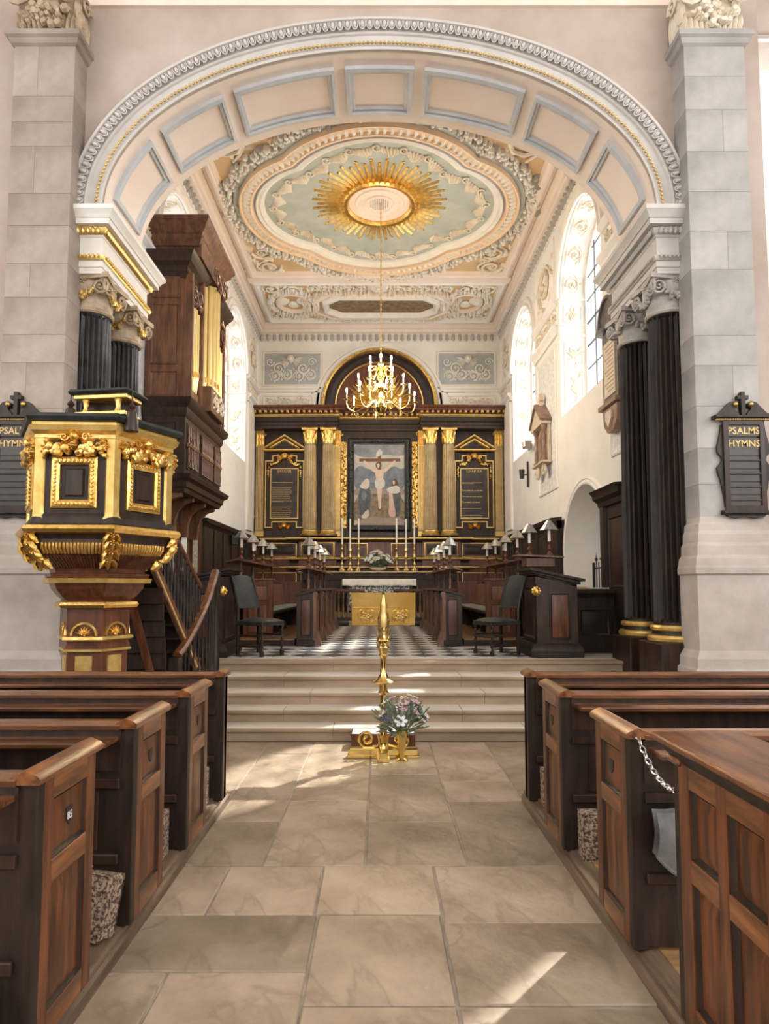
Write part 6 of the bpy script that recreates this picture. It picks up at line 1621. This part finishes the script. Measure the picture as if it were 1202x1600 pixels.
# ================================================================== pew platforms
for sx, side in ((-1, 'left'), (1, 'right')):
    S = lambda a, b: tuple(sorted((sx * a, sx * b)))
    x0 = 1.16 if sx < 0 else 1.10
    p = ob('floor_pews_' + side, MB().box(*S(x0 + .03, 6.0), -.5, 5.06, -.02, .07), 'oak_dark', kind='structure')
    kb = MB().mold(lambda u, v, w: (sx * (x0 + .1 - v), u, w), [(-.5, 0), (5.08, 0)], [(0, -.01), (.10, -.01), (.10, .05), (.085, .06), (.085, .085), (.06, .10), (0, .10)])
    ob('kerb', kb, 'oak_kerb', p)
    for k in range(7):
        a = x0 + .1 + k * .16; ob('floor_board', MB().box(*S(a + .003, a + .157), -.5, 5.05, .07, .10, .003), 'board_floor', p)

NUM = {}
def pew(sx, y, lab, length=.44, tall=.90, num=None, back=True, deep=True):
    x0 = 1.145 if sx < 0 else 1.09
    t = thing('pew', lab, 'pew', (sx * x0, y, .10), 0, 'numbered oak pews')
    X = lambda a, b: tuple(sorted((sx * a, sx * b)))
    TA = lambda u, v, w: (-sx * w + sx * .0, u, v)          # aisle face
    L_ = length
    ob('near_post', MB().box(*X(.0, .065), 0, .05, 0, tall, .005), 'oak_black', t)
    ob('end_board', MB().box(*X(.02, .05), .04, L_, 0, tall - .01), 'oak_pew', t)
    # stiles and rails on the aisle face, each its own piece
    for nm, a, b, c, d, mt in (('stile', .045, .11, .0, tall, 'oak_pew'), ('stile', L_ - .07, L_, .0, tall, 'oak_pew'), ('rail', .11, L_ - .07, .0, .09, 'oak_pew_d'), ('rail', .11, L_ - .07, .52, .60, 'oak_pew_d'), ('rail', .11, L_ - .07, tall - .09, tall, 'oak_pew_d')):
        if b > a: ob(nm, MB().box(*X(-.0, .03), a, b, c, d, .003), mt, t)
    if L_ > .3:
        TP = lambda u, v, w: (-sx * w + sx * .018, u, v)
        panel_parts(t, TP, .10, L_ - .06, .085, .525, .022, .016, 'oak_pew', 'oak_black')
        panel_parts(t, TP, .10, L_ - .06, .595, tall - .085, .022, .016, 'oak_pew', 'oak_black')
        # brass shield
        uc = L_ / 2 + .02; vc = .71
        sh = ob('number_shield', MB().prism(TP, [(uc - .022, vc + .03), (uc + .022, vc + .03), (uc + .022, vc - .01), (uc, vc - .035), (uc - .022, vc - .01)], .0, .012), 'iron', t)
        if num:
            o = ob('number', text_mesh('number', num, .04, .001), 'paper_white', sh); o.rotation_euler = (pi / 2, 0, -sx * pi / 2); o.location = (sx * .018 - sx * .0135, uc, vc - .014)
    # moulded cap
    pr = [(-.018, tall - .005), (-.022, tall + .012), (-.01, tall + .025), (.032, tall + .042), (.072, tall + .025), (.084, tall + .012), (.08, tall - .005)]
    m = MB(); n = len(pr)
    m.add([(sx * a, -.03, b) for a, b in pr] + [(sx * a, L_ + .02, b) for a, b in pr], [tuple(range(n)), tuple(range(n, 2 * n))] + [(k, (k + 1) % n, n + (k + 1) % n, n + k) for k in range(n)])
    ob('end_cap', m, 'oak_pew_d', t)
    if back:
        W0, W1 = .06, 3.6
        ob('backrest', MB().box(*X(W0, W1), .0, .03, .02, tall), 'oak_black', t)
        pr = [(-.03, tall - .01), (-.035, tall + .01), (-.015, tall + .03), (.03, tall + .03), (.05, tall + .01), (.045, tall - .01)]
        m = MB(); n = len(pr)
        m.add([(sx * W0, a, b) for a, b in pr] + [(sx * W1, a, b) for a, b in pr], [tuple(range(n)), tuple(range(n, 2 * n))] + [(k, (k + 1) % n, n + (k + 1) % n, n + k) for k in range(n)])
        ob('top_rail', m, 'oak_pew_h', t)
        ob('upper_back_panel', MB().box(*X(W0, W1), -.012, .0, tall - .20, tall - .015), 'oak_dark', t)
        for zz in (.28, .62): ob('back_rail', MB().box(*X(W0, W1), -.02, .0, zz, zz + .045, .004), 'oak_dark', t)
        for k in range(4): ob('back_panel', MB().box(*X(W0 + .1 + k * .9, W0 + .9 + k * .9), -.008, .0, .34, .60, .003), 'oak_dark', t)
        ob('book_ledge', MB().box(*X(W0 + .01, W1), -.16, .0, tall - .065, tall - .04, .006), 'oak_pew_h', t)
        if deep: ob('seat', MB().box(*X(W0, W1), .03, min(.40, L_), .40, .44, .006), 'oak_pew_h', t)
    return t
pew(-1, 2.2, 'oak pew on the left with shield numbered 85, nearest the camera', num='85')
pew(-1, 3.05, 'oak pew on the left, second from the camera')
pew(-1, 3.9, 'oak pew on the left, third from the camera, just behind the front screen')
pew(-1, 4.77, 'oak front screen of the left pews, facing the chancel steps', .12, deep=False)
pew(1, 2.85, 'oak pew on the right with stained upper panel, next beyond the grey cloth')
pew(1, 3.9, 'oak pew on the right, second from the chancel steps')
pew(1, 4.77, 'oak front screen of the right pews, facing the chancel steps', .12, deep=False)

# box pew nearest the camera on the right
bp = thing('box_pew', 'panelled oak box pew with broad polished ledge at lower right', 'pew', (1.09, 2.43, .10))
ob('corner_post', MB().box(0, .07, -.05, .0, 0, .93, .006), 'oak_black', bp)
ob('side_board', MB().box(.02, .06, -1.6, -.04, 0, .92), 'oak_black', bp)
TP = lambda u, v, w: (.02 - w, u, v)
st_ = [-.05, -.34, -.60, -.86, -1.12, -1.38]
for k, y in enumerate(st_): ob('stile', MB().box(-.005, .03, y - (.075 if k == 0 else .03), y - .0 if k == 0 else y + .03, .0, .92, .003), 'oak_pew', bp)
for z0, z1 in ((0, .10), (.52, .60), (.84, .92)): ob('rail', MB().box(-.003, .03, -1.6, -.06, z0, z1, .003), 'oak_pew_d', bp)
for k in range(len(st_) - 1):
    a, b = st_[k + 1] + .03, st_[k] - (.075 if k == 0 else .03)
    panel_parts(bp, TP, a - .008, b + .008, .095, .525, .024, .018, 'oak_pew', 'oak_black'); panel_parts(bp, TP, a - .008, b + .008, .595, .845, .024, .018, 'oak_pew', 'oak_black')
ob('frieze_moulding', MB().mold(lambda u, v, w: (.02 - v, u, w), [(-1.6, 0), (.02, 0)], [(-.03, .90), (.02, .90), (.025, .93), (.04, .945), (.045, .965), (.06, .975), (-.03, .98)]), 'oak_black', bp)
ob('corner_bead', MB().box(-.02, .09, -.08, .02, .905, .93, .01), 'oak_pew_d', bp)
m = MB().box(-.055, .30, -1.6, .07, .975, 1.0, .006); ob('ledge', m, 'oak_pew_d', bp)
ob('inner_rail', MB().tube([(.34, -1.6, 1.0), (.33, -.45, .99), (.36, -.38, .97)], .03, 8), 'oak_pew_d', bp)

# patterned kneelers
kn = None
def kneeler(loc, rz, lab, tilt=0.0):
    global kn
    if kn is None:
        kn = thing('kneeler', lab, 'kneeler', loc, rz, 'patterned kneelers'); 
        rows = []
        for i in range(9):
            q = i / 8; rows.append([(-.17 + .34 * p, -.05, .26 * q) for p in [k / 8 for k in range(9)]])
        def bulge(x, y, z): f = (1 - (x / .17) ** 4) * (1 - ((z - .13) / .13) ** 4); return (x, y * (1 + .5 * f), z)
        m = MB(); m.grid([[bulge(*p) for p in r] for r in rows]); m.grid([[bulge(p[0], .05, p[2]) for p in r] for r in rows])
        m.box(-.17, .17, -.05, .05, 0, .26, .01)
        ob('cushion', m, 'kneeler_cloth', kn)
        ob('piping', MB().tube([(-.17, -.05, 0), (.17, -.05, 0), (.17, -.05, .26), (-.17, -.05, .26)], .007, 5, closed=True), 'kneeler_cloth', kn)
        ob('hanging_ring', MB().tube([(.02 * cos(a * pi / 4), 0, .275 + .015 * sin(a * pi / 4)) for a in range(8)], .003, 4, closed=True), 'steel', kn)
        o = kn
    else: o = dup(kn, loc, rz, lab)
    o.rotation_euler = (tilt, 0, rz); return o
kneeler((-1.36, 2.98, .105), -.35, 'patterned kneeler lying between the two nearest left pews', -.25)
kneeler((-1.40, 3.80, .10), 0, 'patterned kneeler against the third left pew')
kneeler((-1.40, 4.68, .10), 0, 'patterned kneeler against the left front screen')
kneeler((1.33, 3.80, .10), 0, 'patterned kneeler against the second right pew')
kneeler((1.33, 4.68, .10), 0, 'patterned kneeler against the right front screen')
kneeler((-1.42, 2.12, .10), 0, 'patterned kneeler at the bottom left corner under the nearest pew')

# grey cloth hung over the pew back, and the chain across the entrance
gc = thing('grey_cloth_cover', 'grey canvas cover hanging behind the right pew beside the box pew', 'cloth', (1.36, 2.78, .45))
rows = []
for i in range(15):
    q = i / 14; x = -.2 + .4 * q; bot = -.02 + .10 * abs(2 * q - 1) ** 2.5
    rows.append([(x, -.03 - 0.02 * sin(pi * p) - .006 * sin(q * 17 + p * 4), .26 + (bot - .26) * p) for p in [k / 8 for k in range(9)]])
m = MB().grid(rows); m.grid([[(x, y + .05 if 0 < 1 else y, z) for x, y, z in r] for r in rows]); ob('canvas', m, 'canvas_grey', gc)
ob('hem', MB().tube([rows[i][-1] for i in range(15)], .008, 5), 'canvas_grey', gc)
ch = thing('chain', 'steel link chain across the pew entrance at right', 'chain', (1.12, 2.65, .9))
a, b = Vector((.0, .19, .12)), Vector((.0, -.23, .0))
lk = mesh_of('chain_link', MB().tube([(.011 * cos(2 * pi * k / 12), .019 * sin(2 * pi * k / 12), 0) for k in range(12)], .0032, 5, closed=True)); lk.materials.append(MATS['steel'])
for k in range(16):
    t = (k + .5) / 16; p = a.lerp(b, t); p.z -= .16 * 4 * t * (1 - t) * .45
    t2 = t + .02; p2 = a.lerp(b, t2); p2.z -= .16 * 4 * t2 * (1 - t2) * .45
    sl = math.atan2(p2.z - p.z, p2.y - p.y)
    piece('chain_link', lk, ch, Matrix.Translation(p) @ Matrix.Rotation(sl, 4, 'X') @ Matrix.Rotation((pi / 2 if k % 2 else 0), 4, 'Y'))
# ================================================================== brass lectern
lc = thing('lectern', 'polished brass lectern with twin rose panels on a cross-shaped foot', 'lectern', (.04, 6.38, 0))
m = MB().box(-.34, .34, -.045, .045, .02, .09, .012); m.box(-.35, .35, -.055, .055, 0, .03, .006); ob('cross_bar', m, 'brass', lc)
m = MB().box(-.05, .05, -.20, .20, .02, .09, .012); m.box(-.06, .06, -.21, .21, 0, .03, .006); ob('fore_foot', m, 'brass', lc)
for e in (-1, 1):
    Ts = lambda u, v, w: (e * u, -w, v)
    pts = []
    for k in range(26):
        q = k / 25; a = -pi / 2 + 2 * pi * 1.6 * q; r = .075 * (1 - q) + .012; pts.append((.165 + r * cos(a) , .175 + r * sin(a), .0))
    lead_ = [(.03, .135, 0), (.06, .105, 0), (.11, .095, 0)]
    ob('scroll_foot', MB().ttube(Ts, lead_ + pts, .014, 7), 'brass', lc)
m = MB().lathe([(0, .09), (.06, .09), (.05, .12), (.04, .16), (.05, .2), (.038, .24), (.034, .34), (.045, .37), (.03, .40), (.03, .46), (.05, .49), (.035, .51), (.034, .60), (.055, .62), (.04, .64), (.045, .70), (.105, .715), (.11, .725), (.10, .735), (.06, .755), (.045, .78), (.032, .81), (.030, .95), (.038, .97), (.05, .985), (.038, 1.0), (.05, 1.03), (.062, 1.06), (.05, 1.09), (.042, 1.105), (.07, 1.125), (.05, 1.15), (.046, 1.16), (.05, 1.28), (.052, 1.34), (.046, 1.42), (.03, 1.46), (0, 1.46)], 24)
ob('stem', m, 'brass', lc)
m = MB()
for zz, n, r in ((1.03, 8, .05), (1.17, 7, .045), (1.25, 7, .047), (1.10, 6, .05), (.13, 6, .045)):
    for k in range(n):
        a = 2 * pi * k / n + zz * 3
        def Tl(u, v, w, a=a, r=r, zz=zz): rr = r + w + max(0, v - .05) * .5; return (rr * cos(a) - u * sin(a), rr * sin(a) + u * cos(a), zz + v)
        m.leaf(Tl, 0, 0, pi / 2, .09, .045, .012, 0, 2)
ob('foliage', m, 'brass_dull', lc)
# book rest: two leaves, top edge leaning to the nave, with bossed roses
def Tp(u, v, w): t = v - 1.43; return (u, -.02 - t * .22 - w, v)
for e in (-1, 1):
    ob('book_rest_leaf', MB().tbox(Tp, *sorted((e * .012, e * .315)), 1.275, 1.60, -.012, .0, .002), 'brass_plate', lc)
    m = MB(); m.flower(Tp, e * .17, 1.365, .07, .03, 5); m.flower(Tp, e * .17, 1.365, .042, .042, 5, .6)
    ring_ = [(e * .17 + .085 * cos(2 * pi * k / 28), 1.37 + .075 * sin(2 * pi * k / 28), .003) for k in range(28)]
    ob('rose', m, 'brass_dull', lc); ob('rose_ring', MB().ttube(Tp, ring_, .004, 5, closed=True), 'brass', lc)
    ob('ledge_line', MB().ttube(Tp, [(e * .02, 1.455, .003), (e * .30, 1.455, .003)], .004, 5), 'brass_dull', lc)
ob('clasp', MB().lathe([(0, 1.26), (.04, 1.26), (.042, 1.36), (.03, 1.42), (.034, 1.47), (.022, 1.53), (.012, 1.58), (0, 1.6)], 14, (0, -.045, 0)), 'brass_dull', lc)
ob('candle_tip', MB().lathe([(0, 1.58), (.012, 1.585), (.009, 1.62), (0, 1.64)], 8, (0, -.07, 0)), 'iron', lc)
# wooden block with papers behind the foot
wb = thing('wooden_step_block', 'low red-brown wooden block with white paper on top behind the lectern foot', 'block', (.03, 6.83, 0))
ob('block', MB().box(-.32, .34, -.13, .12, 0, .145, .006), 'oak_red', wb); ob('paper', MB().box(-.31, .33, -.12, .10, .146, .15), 'linen', wb)
# vase of flowers
vs = thing('flower_vase', 'tall brass vase with pink, white and dark blue flowers beside the lectern', 'vase', (.215, 6.24, 0))
ob('vase', MB().lathe([(0, 0), (.06, 0), (.06, .012), (.03, .03), (.032, .06), (.045, .2), (.062, .285), (.066, .295), (.058, .295), (.04, .2), (0, .15)], 20), 'brass', vs)
bouquet(vs, .22, .36, 34, .29, ['petal_white', 'petal_pink', 'petal_blue', 'petal_cream', 'petal_white', 'petal_pink'], 11, 150, 1.0)
# ================================================================== hymn boards
def hymn_board(sx, lab):
    t = thing('hymn_board', lab, 'hymn board', (sx * 3.985, 6.94, 2.40), 0, 'hymn boards on the stone piers')
    P = lambda u, v, w: (u, -w, v)
    half = [(.22, .12), (.225, .18), (.24, .3), (.265, .42), (.29, .5), (.295, .56), (.26, .60), (.24, .64), (.25, .68), (.285, .72), (.29, .78), (.27, .86), (.25, .94), (.24, 1.03)]
    ob('shaped_board', MB().prism(P, [(u, v) for u, v in half] + [(-u, v) for u, v in half[::-1]], 0, .03), 'oak_black', t)
    ob('frame', MB().mold(P, [(-.205, .10), (.205, .10), (.205, 1.06), (-.205, 1.06)], [(-.02, .03), (-.02, .05), (.035, .055), (.04, .03)], closed=True), 'oak_dark', t)
    for k in range(4): ob('number_rail', MB().tbox(P, -.17, .17, .19 + k * .145, .205 + k * .145, .03, .052), 'oak_dark', t)
    for k in range(5): ob('slot_panel', MB().tbox(P, -.17, .17, .12 + k * .142, .19 + k * .142 + .06, .028, .034), 'tablet_black', t)
    ob('sill', MB().tbox(P, -.26, .26, .04, .09, 0, .075, .008), 'oak_black', t)
    m = MB(); m.prism(P, [(-.22, .045), (.22, .045), (.2, .02), (.1, .0), (0, .02), (-.1, .0), (-.2, .02)], 0, .04); ob('apron', m, 'oak_black', t)
    ob('cornice', MB().tbox(P, -.33, .33, 1.09, 1.13, 0, .10, .01), 'oak_black', t)
    m = MB()
    for k in range(34): m.tbox(P, -.30 + k * .018, -.291 + k * .018, 1.075, 1.092, .03, .07)
    ob('gilt_dentils', m, 'gold_paint', t, kind='stuff')
    for e in (-1, 1):
        pts = [(e * .32, 1.13), (e * .26, 1.16), (e * .20, 1.22), (e * .15, 1.275), (e * .09, 1.29), (e * .055, 1.265), (e * .06, 1.225), (e * .085, 1.22), (e * .09, 1.2), (e * .05, 1.16), (e * .04, 1.13)]
        ob('scroll_pediment', MB().prism(P, pts, 0, .05), 'oak_black', t)
        ob('gilt_boss', MB().tball(P, e * .085, 1.25, .055, .028, .028, .03, 12, 8), 'gold', t)
    m = MB().prism(P, [(-.022, 1.13), (.022, 1.13), (.022, 1.31), (.06, 1.31), (.06, 1.35), (.022, 1.35), (.022, 1.39), (-.022, 1.39), (-.022, 1.35), (-.06, 1.35), (-.06, 1.31), (-.022, 1.31)], 0, .06)
    ob('cross', m, 'oak_black', t)
    for s, z in (('PSALMS', .925), ('HYMNS', .785)):
        ob('letter_strip', MB().tbox(P, -.18, .18, z - .025, z + .095, .03, .04), 'tablet_black', t)
        o = ob('lettering', text_mesh('lettering', s, .105, .003, 'CENTER', 0.0015), 'gold_paint', t); o.rotation_euler = (pi / 2, 0, 0); o.location = (0, -.042, z)
hymn_board(-1, 'carved black hymn board lettered PSALMS HYMNS, partly hidden by the pulpit')
hymn_board(1, 'carved black hymn board lettered PSALMS HYMNS on the right stone pier')

# ================================================================== chandelier
cd = thing('chandelier', 'large brass candle chandelier hanging on a long chain before the altar', 'chandelier', (.03, 12.45, 5.0))
m = MB().lathe([(0, .0), (.02, .02), (.05, .05), (.03, .08), (.09, .13), (.13, .19), (.12, .26), (.06, .31), (.04, .36), (.07, .40), (.05, .45), (.04, .5), (.09, .55), (.1, .60), (.05, .65), (.035, .72), (.06, .78), (.08, .84), (.05, .90), (.03, .96), (.05, 1.02), (.07, 1.08), (.03, 1.14), (.02, 1.24), (.035, 1.28), (0, 1.32)], 16)
ob('baluster_stem', m, 'brass', cd)
ob('chain', MB().tube([(0, 0, 1.3), (0, 0, 4.42)], .012, 6), 'brass_dull', cd)
m = MB()
for k in range(30): m.ball((0, 0, 1.4 + k * .1), .022, 6, 4)
ob('chain_beads', m, 'brass_dull', cd, kind='stuff')
flm = mesh_of('flame_bulb', MB().ball((0, 0, .035), (.018, .018, .05), 8, 6)); flm.materials.append(MATS['flame'])
cnm = mesh_of('candle', MB().lathe([(0, 0), (.013, 0), (.013, .15), (0, .15)], 8)); cnm.materials.append(MATS['candle_wax'])
pnm = mesh_of('drip_pan', MB().lathe([(0, -.03), (.015, -.03), (.02, -.01), (.05, .0), (.055, .012), (.02, .006), (0, .006)], 12)); pnm.materials.append(MATS['brass'])
for n, R_, zr, zc, off in ((8, .68, .22, .33, .2), (6, .45, .56, .66, .0), (6, .24, .92, .98, .5)):
    for k in range(n):
        a = 2 * pi * (k + off) / n; ca, sa = cos(a), sin(a)
        prof = [(.05, zr + .06), (R_ * .3, zr + .08), (R_ * .5, zr - .03), (R_ * .72, zr - .12), (R_ * .92, zr - .08), (R_, zr + .02), (R_, zc)]
        pts = []
        for i in range(len(prof) - 1):
            for j in range(4):
                q = j / 4; p0, p1, p2, p3 = prof[max(i - 1, 0)], prof[i], prof[i + 1], prof[min(i + 2, len(prof) - 1)]
                f = lambda c: .5 * (2 * p1[c] + (p2[c] - p0[c]) * q + (2 * p0[c] - 5 * p1[c] + 4 * p2[c] - p3[c]) * q * q + (3 * p1[c] - p0[c] - 3 * p2[c] + p3[c]) * q ** 3)
                pts.append((f(0) * ca, f(0) * sa, f(1)))
        pts.append((R_ * ca, R_ * sa, zc))
        arm = ob('arm', MB().tube(pts, .011, 6), 'brass', cd)
        ob('arm_scroll', MB().spiral(lambda u, v, w: ((R_ * .5 + u) * ca - w * sa, (R_ * .5 + u) * sa + w * ca, zr + .06 + v), 0, 0, .05, 1.4, 1, 0, th=.008, w=0), 'brass', arm)
        for nm, me, z in (('drip_pan', pnm, zc), ('candle', cnm, zc), ('flame_bulb', flm, zc + .15)): piece(nm, me, arm, Matrix.Translation((R_ * ca, R_ * sa, z)))
cl = bpy.data.lights.new('chandelier_glow', 'POINT'); cl.energy = 330; cl.color = (1, .78, .5); cl.shadow_soft_size = .45
clo = bpy.data.objects.new('chandelier_glow', cl); COL.objects.link(clo); clo.location = (.03, 12.45, 5.75)

# ================================================================== wall memorials and lights on the right wall
mt_ = thing('memorial_tablet', 'round-topped dark marble memorial with cream inscription beside the right columns', 'memorial', (3.58, 9.45, 3.95))
P = lambda u, v, w: (-w, u, v)
ob('slab', MB().tbox(P, -.32, .32, .5, 1.6, 0, .10, .01), 'marble_dark', mt_)
ob('inscription_panel', MB().tbox(P, -.22, .22, .58, 1.42, .10, .115), 'marble_cream', mt_)
for k in range(12): ob('inscription_line', MB().tbox(P, -.18, .18 - .06 * (k % 3), 1.34 - k * .063, 1.355 - k * .063, .115, .117), 'marble_brown', mt_)
ob('cornice', MB().tbox(P, -.40, .40, 1.6, 1.70, 0, .18, .02), 'marble_dark', mt_)
pts = [(.36 * cos(pi * k / 16), 1.70 + .42 * sin(pi * k / 16)) for k in range(17)]
ob('arched_head', MB().prism(P, pts, 0, .12), 'marble_dark', mt_); ob('head_moulding', MB().mold(P, pts[::-1], [(0, 0), (0, .16), (-.05, .16), (-.06, .1)]), 'marble_dark', mt_)
ob('sill', MB().tbox(P, -.38, .38, .40, .50, 0, .17, .02), 'marble_brown', mt_)
ob('corbel', MB().prism(P, [(-.30, .40), (-.26, .16), (-.12, .03), (.12, .03), (.26, .16), (.30, .40)], 0, .12), 'marble_brown', mt_)
ob('corbel_shield', MB().prism(P, [(-.12, .34), (.12, .34), (.12, .22), (0, .09), (-.12, .22)], .12, .15), 'marble_cream', mt_)
mg = thing('memorial_tablet', 'brown gothic gabled memorial with finial cross and scroll brackets between the right windows', 'memorial', (3.58, 13.6, 3.85))
ob('back_slab', MB().tbox(P, -.42, .42, .45, 1.35, 0, .06), 'marble_cream', mg)
for e in (-1, 1):
    ob('colonnette', MB().lathe([(0, .45), (.06, .45), (.06, .5), (.04, .53), (.04, 1.12), (.06, 1.16), (.065, 1.22), (0, 1.22)], 12, (-.12, e * .33, 0)), 'marble_brown', mg)
    ob('scroll_bracket', MB().spiral(P, e * .30, .28, .13, 1.6, e, pi / 2, th=.045, w=.1), 'marble_cream', mg)
ob('inscription_panel', MB().prism(P, [(-.22, .5), (.22, .5), (.22, 1.0), (.14, 1.16), (0, 1.24), (-.14, 1.16), (-.22, 1.0)], .06, .075), 'marble_brown', mg)
ob('sill', MB().tbox(P, -.46, .46, .40, .46, 0, .2, .015), 'marble_cream', mg)
ob('gable', MB().prism(P, [(-.46, 1.22), (.46, 1.22), (.46, 1.30), (0, 1.66), (-.46, 1.30)], 0, .2), 'marble_cream', mg)
ob('gable_moulding', MB().mold(P, [(-.48, 1.28), (0, 1.68), (.48, 1.28)], [(0, 0), (0, .24), (.05, .24), (.05, 0)]), 'marble_brown', mg)
ob('finial_cross', MB().prism(P, [(-.05, 1.64), (.05, 1.64), (.035, 1.8), (.1, 1.82), (.1, 1.88), (.035, 1.88), (.03, 1.98), (-.03, 1.98), (-.035, 1.88), (-.1, 1.88), (-.1, 1.82), (-.035, 1.8)], .05, .13), 'marble_cream', mg)
sc = thing('wall_bracket', 'black iron bracket fixed low on the right chancel wall', 'bracket', (3.58, 15.2, 4.05))
ob('back_rod', MB().box(-.04, .0, -.02, .02, 0, .62, .005), 'iron', sc); ob('arm', MB().tube([(-.04, 0, .3), (-.14, 0, .28), (-.18, 0, .34)], .02, 6), 'iron', sc); ob('cup', MB().lathe([(0, .2), (.05, .2), (.07, .42), (0, .42)], 10, (-.16, 0, 0)), 'iron', sc)
fd = thing('floodlight', 'small white floodlight on the sill of the farther right window', 'light', (3.5, 14.75, 4.86))
ob('housing', MB().box(-.14, .06, -.11, .11, .03, .2, .02), 'steel', fd); ob('lens', MB().box(-.145, -.138, -.09, .09, .05, .18), 'paper_white', fd); ob('stirrup', MB().tube([(.02, -.12, .12), (.02, -.12, .0), (.02, .12, .0), (.02, .12, .12)], .008, 5), 'iron', fd)
# branched sconces by the altar on both sides
for sx, lab in ((-1, 'black iron branched candle sconce on the left chancel panelling'), (1, 'black iron branched candle sconce on the right chancel panelling')):
    s = thing('branched_sconce', lab, 'sconce', (sx * 3.38, 16.2, 2.35), 0, 'branched sconces')
    ob('wall_plate', MB().box(-.03, .03, -.05, .05, 0, .3, .006), 'iron', s)
    for k in (-1, 0, 1):
        ob('branch', MB().tube([(0, 0, .15), (-sx * .12, k * .1, .08), (-sx * .2, k * .2, .12), (-sx * .2, k * .2, .25)], .01, 6), 'iron', s)
        ob('candle', MB().lathe([(0, .25), (.014, .25), (.014, .4), (0, .4)], 8, (-sx * .2, k * .2, 0)), 'candle_wax', s)
